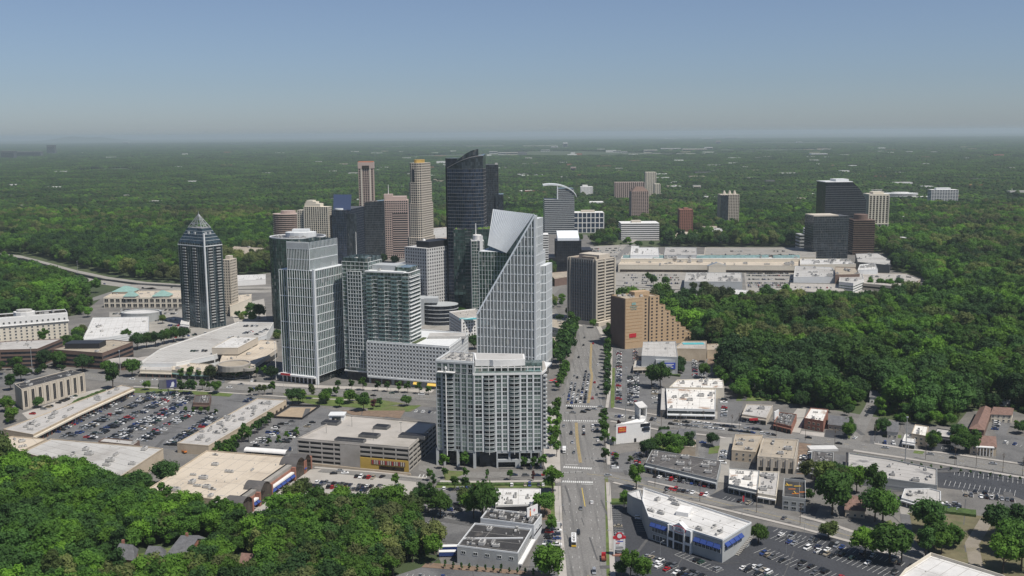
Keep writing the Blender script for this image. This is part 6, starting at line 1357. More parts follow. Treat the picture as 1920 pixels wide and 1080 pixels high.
# ---------------------------------------------------------------- vehicles
PAINT={k:mat('car_paint_'+k,c,0.3,metal=mt,var=0.02,spec=0.6)for k,(c,mt)in dict(white=((0.72,0.72,0.71),0),silver=((0.42,0.43,0.44),0.5),grey=((0.15,0.155,0.165),0.4),black=((0.015,0.015,0.018),0.1),red=((0.36,0.015,0.02),0.1),blue=((0.03,0.06,0.20),0.2),tan=((0.38,0.33,0.25),0.3),green=((0.03,0.07,0.05),0.2),dark_blue=((0.02,0.03,0.07),0.2)).items()}
CARGLASS=mat('car_glass',(0.015,0.018,0.02),0.08,var=0.0,spec=0.9)
LAMP_R=mat('tail_lamp',(0.30,0.01,0.01),0.3,var=0);LAMP_W=mat('head_lamp',(0.6,0.6,0.58),0.2,var=0)
SHAPE=dict(
sedan=(4.7,0.91,[(-2.35,0.55),(-2.3,0.92),(-1.5,1.0),(1.0,0.95),(2.1,0.78),(2.35,0.5)],(-1.75,-1.0,0.35,1.15,1.45)),
suv=(4.7,0.96,[(-2.35,0.6),(-2.33,1.1),(-1.5,1.12),(1.0,1.08),(2.15,0.98),(2.35,0.6)],(-2.25,-2.0,0.25,1.05,1.75)),
van=(5.1,1.0,[(-2.55,0.6),(-2.52,1.15),(-1.5,1.15),(1.4,1.1),(2.35,0.85),(2.55,0.5)],(-2.45,-2.3,0.7,1.75,1.9)),
pickup=(5.5,0.98,[(-2.75,0.65),(-2.72,1.1),(-1.5,1.1),(1.0,1.1),(2.55,0.98),(2.75,0.6)],(-0.75,-0.55,0.55,1.25,1.8)))
CARM={}
def car_mesh(ty,colr):
 if(ty,colr)in CARM:return CARM[(ty,colr)]
 L,hw,top,cab=SHAPE[ty];b=MB();n=len(top)
 ring=[]
 for x,zt in top:
  tp=0.86 if abs(x)>L/2-0.1 else 0.97;w=hw*(0.92 if abs(x)>L/2-0.1 else 1)
  ring.append([(x,-w,0.28),(x,-w,zt*0.7),(x,-w*tp,zt),(x,w*tp,zt),(x,w,zt*0.7),(x,w,0.28)])
 k=0
 for r_ in ring:b.v+=r_
 for i in range(n-1):
  for j in range(5):b.f.append((i*6+j,i*6+j+1,i*6+7+j,i*6+6+j));b.m.append(0)
 b.f.append((0,5,4,3,2,1));b.m.append(0);b.f.append(tuple((n-1)*6+j for j in range(6)));b.m.append(0)
 x0,x1,x2,x3,zr=cab;rw=hw*0.74
 b.quad((x1,-rw,zr),(x2,-rw,zr),(x2,rw,zr),(x1,rw,zr));b.quad((x1,-rw,zr-0.06),(x1,-rw,zr),(x1,rw,zr),(x1,rw,zr-0.06))
 for s in(-1,1):
  b.box(x1,s*rw-0.03,zr-0.07,x2,s*rw+0.03,zr+0.005)
  b.box(-L/2-0.02,s*hw*0.62-0.15,0.62,-L/2+0.06,s*hw*0.62+0.15,0.82,1);b.box(L/2-0.1,s*hw*0.6-0.17,0.5,L/2+0.02,s*hw*0.6+0.17,0.64,2)
 if ty=='pickup':b.box(-2.6,-0.75,1.05,-0.85,0.75,1.12,3)
 body=b.data('car_body',[PAINT[colr],LAMP_R,LAMP_W,M['rubber']])
 if(ty,'g')not in CARM:
  g=MB();zb=0.93 if ty=='sedan' else 1.05;wb=hw*0.9
  q=[(x0,-wb,zb),(x3,-wb,zb),(x3,wb,zb),(x0,wb,zb),(x1,-rw,zr-0.02),(x2,-rw,zr-0.02),(x2,rw,zr-0.02),(x1,rw,zr-0.02)]
  g.v+=q
  for f in((0,1,5,4),(1,2,6,5),(2,3,7,6),(3,0,4,7),(4,5,6,7)):g.f.append(f);g.m.append(0)
  CARM[(ty,'g')]=g.data('window_glass',CARGLASS)
  w=MB();w.tube((0,-0.11,0.33),(0,0.11,0.33),0.33,0.33,10,0);w.tube((0,-0.12,0.33),(0,0.12,0.33),0.19,0.19,8,1);CARM[(ty,'w')]=w.data('wheel',[M['rubber'],M['metal']])
 CARM[(ty,colr)]=body;return body
ORD='first second third fourth fifth sixth seventh eighth ninth tenth eleventh twelfth thirteenth fourteenth fifteenth sixteenth seventeenth eighteenth nineteenth twentieth'.split()
def ordn(i):
 if i<20:return ORD[i]
 return{2:'twenty',3:'thirty',4:'forty',5:'fifty',6:'sixty'}[(i+1)//10]+('-'+ORD[(i+1)%10-1]if(i+1)%10 else 'th')
CARS=[]
cr=random.Random(42)
TYPES=['sedan']*5+['suv']*4+['van','pickup']
COLS=['white']*5+['silver']*5+['grey']*4+['black']*6+['red']+['blue','dark_blue','tan','green']
def car(x,y,hd,label,group,z=0.12,ty=None,co=None):CARS.append([x,y,z,hd,ty or cr.choice(TYPES),co or cr.choice(COLS),label,group])
st=MB()
def stall_row(a,b,side,occ,where,group,z=0.12,slant=0.0,lines=True,pitch=2.7,depth=5.2,double=False,heads=None,cols=None):
 """a row of parking stalls from a to b (world), stalls on the given side; 'where' says which row, e.g. 'from the road end of the row by the wood'"""
 L=dist2(a,b);t=Vector((b[0]-a[0],b[1]-a[1])).normalized();n=Vector((-t.y,t.x))*side;d=(n+t*slant).normalized();k=int(L/pitch);idx=0
 for i in range(k+1):
  q=(a[0]+t.x*i*pitch,a[1]+t.y*i*pitch)
  if lines:dash(q,(q[0]+d.x*depth,q[1]+d.y*depth),0.16,z+0.02,st)
  if i<k and cr.random()<(occ(i/max(1,k))if callable(occ)else occ):
   c=(q[0]+t.x*pitch/2+d.x*(depth/2+cr.uniform(-0.3,0.3)),q[1]+t.y*pitch/2+d.y*(depth/2));hd=math.atan2(d.y,d.x)+(math.pi if cr.random()<0.35 else 0)+cr.uniform(-0.03,0.03)
   car(c[0],c[1],hd,'%s %s, '+ordn(idx)+' '+where,group,z,co=cr.choice(cols)if cols else None);idx+=1
 if lines and double:dash(a,b,0.16,z+0.02,st)
def rows(px_a,px_b,n,step,occ,where,group,z=0.12,both=True,lines=True,order='row',**k):
 """n double rows parallel to the line px_a-px_b, each 'step' metres farther to its left"""
 a,b=P(*px_a,z)if isinstance(px_a,tuple)else px_a,P(*px_b,z)if isinstance(px_b,tuple)else px_b
 t=Vector((b[0]-a[0],b[1]-a[1])).normalized();m=Vector((-t.y,t.x))
 for i in range(n):
  o=m*step*i;A,B2=(a[0]+o.x,a[1]+o.y),(b[0]+o.x,b[1]+o.y)
  for s in((1,-1)if both else(1,)):stall_row(A,B2,s,occ,where%(ordn(i)+(' inner' if s>0 and both else '')),group,z,double=True,lines=lines,**k)
G='cars parked in the big strip mall lot'
stall_row(P(100,812),P(245,741),-1,0.7,'car from the gable end along the strip mall arcade',G)
rows((122,822),(290,741),3,-17.0,lambda u:0.75 if u<0.45 else(0.45 if u<0.62 else 0.7),'from the supermarket in %s row of the big lot',G)
rows((222,827),(322,772),2,-16.5,0.62,'from the supermarket in %s short row of the big lot',G)
rows((318,836),(402,782),1,16,0.8,'from the supermarket in %s row beside the straight mall',G)
stall_row(P(408,775),P(325,772),1,0.9,'from the road end of the row below the island restaurant',G)
stall_row(P(455,762),P(478,747),1,0.7,'from the near end of the row along the straight mall',G)
rows((258,748),(352,748),2,15,0.75,'from the arcade end of %s row by the lawn',G)
G='cars parked in the lot between garage and straight mall'
rows((478,835),(545,788),2,-16,0.3,'from the store in %s row left of the garage',G)
stall_row(P(452,852),P(522,806),-1,0.35,'from the store along the hedge of the straight mall',G)
stall_row(P(470,851),P(555,846),1,0.7,'from the hedge in the row behind the cream store',G)
stall_row(P(775,774),P(817,776),1,0.8,'from the lawn end of the row behind the garage','cars parked behind the garage')
G='cars parked on the concrete lot below the garage'
stall_row(P(588,908),P(700,917),1,0.97,'from the store end of the upper packed row on concrete',G,cols=['black','black','grey','dark_blue','black','white','silver']);stall_row(P(585,909),P(695,918.5),-1,0.97,'from the store end of the lower packed row on concrete',G,cols=['black','grey','dark_blue','black','silver','red'])
stall_row(P(668,892),P(708,895),-1,0.95,'from the store end of the row under the garage wall',G)
for i,(x,y,h_,c)in enumerate(((626,889,0.1,'black'),(638,884,0.1,'silver'),(647,888,.1,'white'),(717,895,1.0,'black'),(706,920,1.0,'tan'),(712,912,1.0,'grey'),(731,919,1.0,'red'),(745,914,1.0,'green'),(500,962,0.1,'grey'))):car(*P(x,y),h_,'%s %s standing apart, '+ordn(i)+' from the store on the concrete lot',G,co=c)
G='cars parked beside the right side of the main road'
for k,(x0,y0,x1,y1,w)in enumerate(((1154,757,1156,660,'row along the pavement trees'),(1176,762,1176,705,'row in the middle of the roadside lot'),(1189,705,1186,655,'row beside the grey store'))):stall_row(P(x0,y0),P(x1,y1),-1,0.75,'from the crossing in the '+w,G)
stall_row(P(1187,762),P(1187,706),-1,0.7,'from the crossing in the inner middle row of the roadside lot',G);stall_row(P(1222,760),P(1222,715),-1,0.4,'from the crossing beside the glass fronted annex',G)
stall_row(P(1298,706),P(1296,668),-1,0.8,'from the white roofed wing in the lot behind the grey store',G);stall_row(P(1312,706),P(1310,668),-1,0.8,'from the white roofed wing in the farther row behind the grey store',G)
stall_row(P(1150,783),P(1232,791),1,0.55,'from the crossing in the bank row on the cross street',G);stall_row(P(1372,722),P(1428,728),1,0.7,'from the store in the row under the wood edge',G)
stall_row(P(1186,875),P(1190,850),-1,0.8,'from the drive in the row beside the bank',G);stall_row(P(1145,880),P(1145,850),-1,0.4,'from the drive in the row behind the pavement',G)
G='cars parked before the dark roofed strip mall'
stall_row(P(1222,896),P(1335,917),1,0.45,'from the main road end under the dark roofed strip mall',G);stall_row(P(1235,917),P(1325,933),1,0.75,'from the main road end of the row along the drive',G,cols=['red','silver','grey','white','black'])
stall_row(P(1355,936),P(1410,949),1,0.6,'from the alley in the row before the rust streaked shop',G);stall_row(P(1346,870),P(1350,846),-1,0.7,'from the strip mall end of the alley row',G);stall_row(P(1320,868),P(1325,826),1,0.4,'from the strip mall in the row by the grey house',G)
G='cars parked on the black asphalt round the pharmacy'
stall_row(P(1145,952),P(1157,1040),1,0.25,'from the drive along the roadside verge',G);stall_row(P(1205,945),P(1212,1000),-1,0.55,'from the drive along the pharmacy wall',G,cols=['white','red','silver'])
rows((1203,1046),(1330,1092),1,-20,0.6,'from the main road end of %s row before the pharmacy',G);rows((1265,1040),(1345,1074),1,14,0.2,'from the main road end of %s striped row by the entrance',G,both=False)
rows((1455,1005),(1700,1085),1,-20,0.25,'from the pharmacy in %s row of the striped lot',G);rows((1425,1032),(1640,1112),1,-20,0.32,'from the pharmacy in %s row of the middle striped lot',G);rows((1395,1062),(1540,1116),1,-20,0.3,'from the pharmacy in %s row of the near striped lot',G)
stall_row(P(1450,997),P(1720,1070),1,0.22,'from the pharmacy in the row under the street trees',G)
G='cars parked in the right hand lot'
rows((1772,905),(1905,925),1,-16,0.12,'from the stained roof in %s upper row',G);stall_row(P(1806,926),P(1912,938),-1,0.85,'from the stained roof in the lower packed row',G);stall_row(P(1806,924),P(1880,931),1,0.4,'from the stained roof in the upper packed row',G);rows((1790,886),(1960,908),1,-14,0.03,'from the stained roof in %s row along the street',G)
stall_row(P(1768,957),P(1766,942),-1,0.9,'from the trees in the block beside the flat shop',G);stall_row(P(1785,960),P(1783,942),-1,0.9,'from the trees in the second block beside the flat shop',G);stall_row(P(1695,916),P(1752,915),1,0.5,'from the trees behind the long stained roof',G)
stall_row(P(1858,806),P(1868,774),-1,0.85,'from the street in the motel courtyard','cars parked at the motel');stall_row(P(1765,842),P(1790,845),1,0.6,'from the side street before the grey store','cars parked at the motel');stall_row(P(1508,888),P(1514,855),1,0.85,'from the construction site in the row beside the big tan warehouse','cars parked behind the warehouses')
stall_row(P(1512,862),P(1515,844),-1,0.7,'from the construction site in the row facing the crowded roof','cars parked behind the warehouses')
G='cars parked beside the black roofed building'
stall_row(P(1012,1040),P(1024,985),-1,0.55,'from the bottom in the row at the black roofed building',G);stall_row(P(1052,1050),P(1054,980),1,0.6,'from the bottom in the row along the main road',G);rows((808,985),(870,945),2,15,0.15,'from the wood in %s row behind the black roofs',G);stall_row(P(760,1085),P(1000,1098),1,0.05,'from the wood in the bottom edge row',G)
stall_row(P(828,921),P(925,919),1,0.6,'from the wood in the row below the hedge',G);stall_row(P(930,914),P(1030,913),1,0.3,'from the wood in the hedge row by the white roof',G)
G='cars parked on the pale rooftop deck'
for k,(x0,y0,x1,y1)in enumerate(((350,660,395,660),(425,637,478,622),(455,613,500,613),(480,630,506,618))):stall_row(P(x0,y0,9),P(x1,y1,9),1,0.45,'from the near end of the '+ordn(k)+' rooftop deck row',G,z=9.1,lines=False)
G='cars parked round the blue residential tower'
for k,(x0,y0,x1,y1,o)in enumerate(((210,590,335,590,0.7),(225,583,335,583,0.8),(290,603,340,600,0.75),(300,612,345,612,0.7),(285,640,400,625,0.5),(330,650,440,612,0.5))):stall_row(P(x0,y0),P(x1,y1),1,o,'from the wood end of the '+ordn(k)+' row by the blue tower',G,lines=False)
G='cars parked at the mall'
for k,(x0,y0,x1,y1,o)in enumerate(((1170,517,1270,517,0.5),(1175,526,1280,526,0.5),(1160,537,1280,540,0.35),(1400,518,1485,518,0.9),(1400,525,1488,525,0.95),(1400,532,1488,532,0.95),(1402,539,1480,540,0.8),(1110,468,1170,466,0.5),(1118,476,1165,474,0.4))):stall_row(P(x0,y0),P(x1,y1),1,o,'from the main road end of the '+ordn(k)+' mall row',G,lines=False)
for k,(x0,y0,x1,y1)in enumerate(((1330,478,1500,479),(1335,472,1480,472))):stall_row(P(x0,y0,15),P(x1,y1,15),1,0.25,'along the '+ordn(k)+' row of the mall roof deck',G,z=15.1,lines=False)
for k,(x0,y0,x1,y1)in enumerate(((1490,540,1570,541),)):stall_row(P(x0,y0,5),P(x1,y1,5),1,0.35,'along the low mall deck',G,z=5.1,lines=False)
for k,(x0,y0,x1,y1,o)in enumerate(((1165,522,1280,522,0.6),(1170,532,1282,533,0.5),(1620,552,1715,547,0.6),(1125,484,1160,481,0.6),(1112,472,1168,470,0.6),(1400,514,1486,514,0.9),(1402,536,1484,536,0.8),(1506,534,1560,535,0.5),(1640,500,1668,503,0.6))):stall_row(P(x0,y0),P(x1,y1),1,o,'from the main road end of the '+ordn(k)+' extra mall row',G,lines=False)
stall_row(P(1350,790),P(1352,745),-1,0.4,'from the street beside the rust stained store','cars parked beside the rust stained store');stall_row(P(1390,792),P(1438,798),1,0.6,'from the left before the corner shop with red sign','cars parked beside the rust stained store');stall_row(P(1255,778),P(1340,782),1,0.5,'from the bank before the rust stained store','cars parked beside the rust stained store');stall_row(P(1880,832),P(1980,850),1,0.5,'from the motel in the right edge lot','cars parked at the motel');stall_row(P(1640,832),P(1695,836),1,0.5,'from the side street in the kerbside lot','cars parked at the motel');stall_row(P(1550,826),P(1588,828),1,0.3,'from the brick building in the small black lot','cars parked at the motel')
G='cars parked left of the brown offices'
for k,(x0,y0,x1,y1)in enumerate(((0,712,75,700),(0,704,60,694),(60,780,150,742))):stall_row(P(x0,y0),P(x1,y1),1,0.5,'in the '+ordn(k)+' row near the pilastered office',G,lines=False)
stall_row(P(415,718),P(500,716),1,0.3,'in the row before the tan shopping plaza',G,lines=False)
# traffic
RZ=RD+0.02
def queue(a,b,n,where,group,occ=1.0,hd=None,jit=0.6,cols=None):
 a,b=P(*a),P(*b);h0=math.atan2(b[1]-a[1],b[0]-a[0])if hd is None else hd
 for i in range(n):
  if cr.random()>occ:continue
  q=lerp(a,b,(i+cr.uniform(-0.12,0.12)*jit)/max(1,n-1));car(q[0],q[1],h0+cr.uniform(-0.02,0.02),'%s %s, '+ordn(i)+' '+where,group,RZ,co=cr.choice(cols)if cols else None)
G='cars waiting above the main crossing'
for k,(a,b,n)in enumerate((((1064.5,756),(1072,721),7),((1072,756),(1079,722),7),((1080,756),(1085,735),4),((1088,755),(1098.5,698),11),((1096.5,755),(1104,704),10))):queue(a,b,n,'back from the stop line in lane '+('one two three four five'.split()[k])+' counted from the kerb',G,hd=-math.pi/2-0.05)
G='cars on the main road'
for i,(x,y,c,ty,w)in enumerate(((1069,767,'black','suv','crossing the junction first from the kerb'),(1074,775,'grey','sedan','crossing the junction nearest the lower stripes'),(1094,774,'black','suv','crossing the junction in the middle'),(1102,770,'black','sedan','crossing the middle of the junction, farther lane'),(1114,768.5,'silver','sedan','crossing the junction near the right kerb'),(1126,764,'silver','sedan','turning at the upper right corner of the junction'),
(1071,814,'black','suv','below the junction left of the median, first'),(1073,831,'silver','sedan','below the junction left of the median, second'),(1076,850,'grey','sedan','left of the lower end of the median'),(1057,800,'silver','sedan','next to the kerb below the junction'),(1094.5,801,'grey','sedan','waiting below the junction, head of inner lane'),(1094.5,808,'white','sedan','waiting below the junction, second in inner lane'),(1094.5,815,'black','suv','waiting below the junction, third in inner lane'),(1111.5,800,'white','suv','waiting below the junction, head of outer lane'),(1111.5,808,'silver','sedan','waiting below the junction, second in outer lane'),(1120,800,'grey','sedan','waiting below the junction, head of kerb lane'),(1120,808,'grey','van','waiting below the junction, second in kerb lane'),(1121,827,'white','sedan','alone near the right kerb below the junction'),
(1096,634,'grey','sedan','far up the main road at the bend'),(1077,706,'silver','sedan','left lane above the waiting queues'),(1082.5,709,'black','sedan','second lane above the waiting queues'),(1085,671,'black','sedan','alone beside the dense tree row'),(1121,685,'white','sedan','climbing alone right of the upper median'),(1115,718,'red','sedan','right of the upper median beside the queues'),(1122,727,'black','sedan','right lanes halfway up the queues'),(1119,741,'grey','sedan','right lanes near the junction'),(1111,748,'red','suv','right lanes just above the stripes'),(1094,648,'black','sedan','left of the upper median top'),(1112,645,'red','sedan','right of the upper median top'),
(1084.5,1001,'black','suv','just ahead of the white bus'),(1089,955,'grey','sedan','alone in the middle of the lower road'),(1109.5,944,'white','sedan','alone in the right lanes of the lower road'),(1114,1074,'silver','van','at the bottom edge of the main road'),(1140,893,'silver','sedan','leaving the drive on the right side'),(1008,893,'dark_blue','sedan','on the drive before the grey tower'),(986,893,'grey','suv','parked on the drive before the grey tower'),(1022,892,'red','sedan','waiting on the drive at the main road'),(964,892,'dark_blue','sedan','on the drive among the young trees'))):
 along=-math.pi/2-0.06 if x<1090 or y>1070 else math.pi/2-0.06
 if 763<y<776 and x>1060:along=-0.3
 if 888<y<895:along=0.02
 car(*P(x,y),along,'%s %s '+w,G,RZ,ty,c)
G='cars on the cross street'
queue((1250,795.5),(1470,819),24,'car right of the bank in the near lane',G,0.8);queue((1268,791),(1440,809),20,'car right of the bank in the far lane',G,0.55)
for i,(x,y,c)in enumerate(((1516,822,'black'),(1573,833,'black'),(1660,841,'silver'),(1745,853,'silver'),(1787,860,'black'),(1862,871,'silver'))):car(*P(x,y),-0.4,'%s %s, '+ordn(i)+' lone car beyond the side street',G,RZ,'sedan',c)
for i,(x,y)in enumerate(((248,712),(268,717),(290,713),(385,720),(430,728),(452,722),(475,730),(497,727),(545,735),(620,739),(655,734),(700,743),(735,738),(760,744),(790,741),(850,748))):car(*P(x,y),-0.2 if i%2 else 2.94,'%s %s, '+ordn(i)+' moving car from the billboard on the cross street',G,RZ)
for i,(x,y)in enumerate(((60,497),(140,517),(196,533),(150,567),(130,576),(218,549),(268,541),(322,540),(440,547),(110,583))):car(*P(x,y),2.4 if i%2 else-0.8,'%s %s, '+ordn(i)+' small far car on the highway','cars on the highway',RZ)
for i,(x,y)in enumerate(((1603,822),(1625,780),(1632,768),(1420,562),(1500,560),(1600,557),(1780,530),(1040,596),(1060,598),(1250,923),(1470,973))):car(*P(x,y),0.9,'%s %s, '+ordn(i)+' scattered car on the side roads','cars on side roads',RZ)
NAMEC=dict(dark_blue='dark blue',green='dark green',tan='tan')
CARS=[c for c in CARS if 0<pix((c[0],c[1],0))[0]<1920 and 300<pix((c[0],c[1],0))[1]<1088]
foot=[p for p in CLEAR]
CARS.sort(key=lambda c:c[0]**2+c[1]**2)
print('cars',len(CARS))
seen={}
far_b=MB();far_cols=list(PAINT);far_m=[PAINT[k]for k in far_cols]+[CARGLASS]
for i,(x,y,z,hd,ty,co,lab,grp)in enumerate(CARS):
 if i<300:
  me=car_mesh(ty,co);lab=lab%(NAMEC.get(co,co),ty)
  o=link({'sedan':'parked_car','suv':'parked_car','van':'minivan','pickup':'pickup_truck'}[ty]if z<RZ-0.01 or z>1 else 'car',me,None,(x,y,z),hd);tag(o,lab,'car',grp)
  link('window_glass',CARM[(ty,'g')],o)
  if i<170:
   L,hw=SHAPE[ty][:2]
   for sx in(-0.31,0.31):
    for sy in(-1,1):link('wheel',CARM[(ty,'w')],o,(sx*L,sy*(hw-0.08),0))
 else:
  L,hw,top,cab=SHAPE[ty];c,s=math.cos(hd),math.sin(hd);k=len(far_b.v);mi=far_cols.index(co)
  R=lambda px_,py_,pz:(x+px_*c-py_*s,y+px_*s+py_*c,z+pz)
  zb=0.95 if ty=='sedan' else 1.1;zt=cab[4];rw=hw*0.75
  far_b.v+=[R(-L/2,-hw,0.2),R(L/2,-hw,0.2),R(L/2,hw,0.2),R(-L/2,hw,0.2),R(-L/2,-hw,zb),R(L/2,-hw,zb-0.15),R(L/2,hw,zb-0.15),R(-L/2,hw,zb),R(cab[0],-hw*.9,zb),R(cab[3],-hw*.9,zb),R(cab[3],hw*.9,zb),R(cab[0],hw*.9,zb),R(cab[1],-rw,zt),R(cab[2],-rw,zt),R(cab[2],rw,zt),R(cab[1],rw,zt)]
  for q in((4,5,6,7),(0,1,5,4),(1,2,6,5),(2,3,7,6),(3,0,4,7),(12,13,14,15)):far_b.f.append(tuple(k+v for v in q));far_b.m.append(mi)
  for q in((8,9,13,12),(9,10,14,13),(10,11,15,14),(11,8,12,15)):far_b.f.append(tuple(k+v for v in q));far_b.m.append(len(far_cols))
if far_b.f:far_b.build('distant_cars',far_m,kind='stuff')
st.build('stall_marking',M['paint_white'],kind='stuff');mk.build('lane_marking',M['paint_white'],kind='stuff');my.build('yellow_lane_marking',M['paint_yellow'],kind='stuff')
# bus, truck, tipper
def bus():
 q=P(1076,1018);t=thing('bus','white city bus with orange front going down the main road','bus',(*q,RZ),-math.pi/2-0.06)
 b=MB();b.prism([(-6,-1.25),(5.9,-1.25),(6.1,-0.9),(6.1,0.9),(5.9,1.25),(-6,1.25)],0.35,3.1);b.build('body',PAINT['white'],t)
 bx(t,'front_panel',M['sign_yellow'],6.05,-1.2,0.4,6.16,1.2,1.3);bx(t,'windscreen',CARGLASS,6.08,-1.1,1.35,6.18,1.1,2.7)
 for s in(-1,1):bx(t,'window_band',CARGLASS,-5.6,s*1.2 if s>0 else-1.28,1.5,5.6,1.28 if s>0 else-1.2,2.5);bx(t,'stripe',PAINT['blue'],-6,s*1.22 if s>0 else-1.275,0.9,5.8,1.275 if s>0 else-1.22,1.1)
 for x in(-4.5,-1.0,2.2):bx(t,'roof_unit',M['unit'],x,-0.7,3.1,x+1.6,0.7,3.4)
 bx(t,'dark_roof_strip',M['unit_dark'],-2,-0.45,3.12,5,0.45,3.2)
 w=MB();w.tube((0,-0.15,0.48),(0,0.15,0.48),0.48,0.48,12);me=w.data('wheel',M['rubber'])
 for x in(-3.6,3.6):
  for s in(-1,1):link('wheel',me,t,(x,s*1.12,0))
bus()
def truck(px,label,cab,box,hd,tip=False):
 q=P(*px);t=thing('truck',label,'truck',(*q,RZ),hd);b=MB();b.prism([(1.7,-1.05),(3.3,-1.05),(3.5,-0.8),(3.5,0.8),(3.3,1.05),(1.7,1.05)],0.5,2.3);b.build('cab',cab,t)
 bx(t,'windscreen',CARGLASS,3.38,-0.9,1.4,3.53,0.9,2.15)
 if tip:
  bx(t,'load_bed',box,-3.4,-1.15,0.8,1.5,1.15,1.0);
  for s in(-1,1):bx(t,'side_board',box,-3.4,s*1.15-0.05,1.0,1.5,s*1.15+0.05,1.9)
  bx(t,'tail_board',box,-3.45,-1.1,1.0,-3.35,1.1,1.9)
 else:bx(t,'cargo_box',box,-3.6,-1.15,0.7,1.6,1.15,3.1)
 bx(t,'chassis',M['rubber'],-3.4,-0.6,0.4,3.2,0.6,0.7);w=MB();w.tube((0,-0.15,0.45),(0,0.15,0.45),0.45,0.45,10);me=w.data('wheel',M['rubber'])
 for x in(-2.4,2.5):
  for s in(-1,1):link('wheel',me,t,(x,s*0.95,0))
truck((1132,1049),'red open bed truck near the right kerb of the lower main road',PAINT['red'],mat('rusty_red',(0.22,0.06,0.04),0.8),math.pi/2-0.06,True)
truck((1058,848),'white box truck at the left kerb beside the grey tower',PAINT['white'],PAINT['white'],-math.pi/2-0.06)
truck((344,849),'orange lorry in the yard between the two supermarkets',M['orange'],M['orange'],2.4,True)
truck((1316,896),'white delivery van beside the dark roofed strip mall',PAINT['white'],PAINT['white'],0.5)
for i,(x,y)in enumerate(((845,1033),(839,1043))):
 q=P(x,y);t=thing('trailer',('farther' if i==0 else 'nearer')+' blue trailer with white roof beside the black roofed building','trailer',(*q,0.12),0.03,'blue trailers');bx(t,'body',PAINT['blue'],-4.2,-1.3,0.5,4.2,1.3,2.6);bx(t,'roof',PAINT['white'],-4.25,-1.35,2.6,4.25,1.35,2.8)
 w=MB();w.tube((0,-0.15,0.4),(0,0.15,0.4),0.4,0.4,10);me=w.data('wheel',M['rubber'])
 for xx in(-2.5,2.5):
  for s in(-1,1):link('wheel',me,t,(xx,s*1.1,0))
  # ---------------------------------------------------------------- trees
TONE=dict(bright=((0.058,0.116,0.016),'bright green'),mid=((0.041,0.088,0.016),'mid green'),deep=((0.029,0.064,0.018),'deep green'),olive=((0.052,0.074,0.022),'olive green'),pale=((0.082,0.098,0.036),'pale green'),purple=((0.055,0.022,0.024),'dark red leaved'))
def leaf_mat(name,col):
 m,nt,b=_new(name)
 oi=nt.nodes.new('ShaderNodeObjectInfo').outputs['Random'];geo=nt.nodes.new('ShaderNodeNewGeometry').outputs['Position']
 tc=nt.nodes.new('ShaderNodeTexCoord').outputs['Object']
 a=_ramp(nt,oi,[(0,mul(col,0.66)),(0.5,col),(1,(col[0]*1.42,col[1]*1.38,col[2]*1.2))])
 f=_noise(nt,geo,0.55,2);c=_mix(nt,0.3,a,_ramp(nt,f,[(0.3,(0.3,0.3,0.3)),(0.7,(0.7,0.7,0.7))]),'OVERLAY')
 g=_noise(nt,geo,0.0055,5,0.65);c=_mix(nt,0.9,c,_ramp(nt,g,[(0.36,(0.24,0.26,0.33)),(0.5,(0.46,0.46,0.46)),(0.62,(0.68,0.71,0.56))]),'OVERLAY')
 nt.links.new(c,b.inputs['Base Color']);b.inputs['Roughness'].default_value=0.75;b.inputs['Specular IOR Level'].default_value=0.25
 tl=nt.nodes.new('ShaderNodeBsdfTranslucent');nt.links.new(c,tl.inputs['Color']);mx=nt.nodes.new('ShaderNodeMixShader');mx.inputs[0].default_value=0.42
 nt.links.new(b.outputs[0],mx.inputs[1]);nt.links.new(tl.outputs[0],mx.inputs[2]);nt.links.new(mx.outputs[0],nt.nodes['Material Output'].inputs['Surface'])
 return m
LEAF_SHADED={k:leaf_mat('shaded_far_leaves_'+k,mul(TONE[k][0],0.98))for k in('deep','mid','bright','olive')}  # far leaf tones darkened for the self-shadow that simple crowns lack
LEAF={k:leaf_mat('leaves_'+k,mul(v[0],1.68))for k,v in TONE.items()}
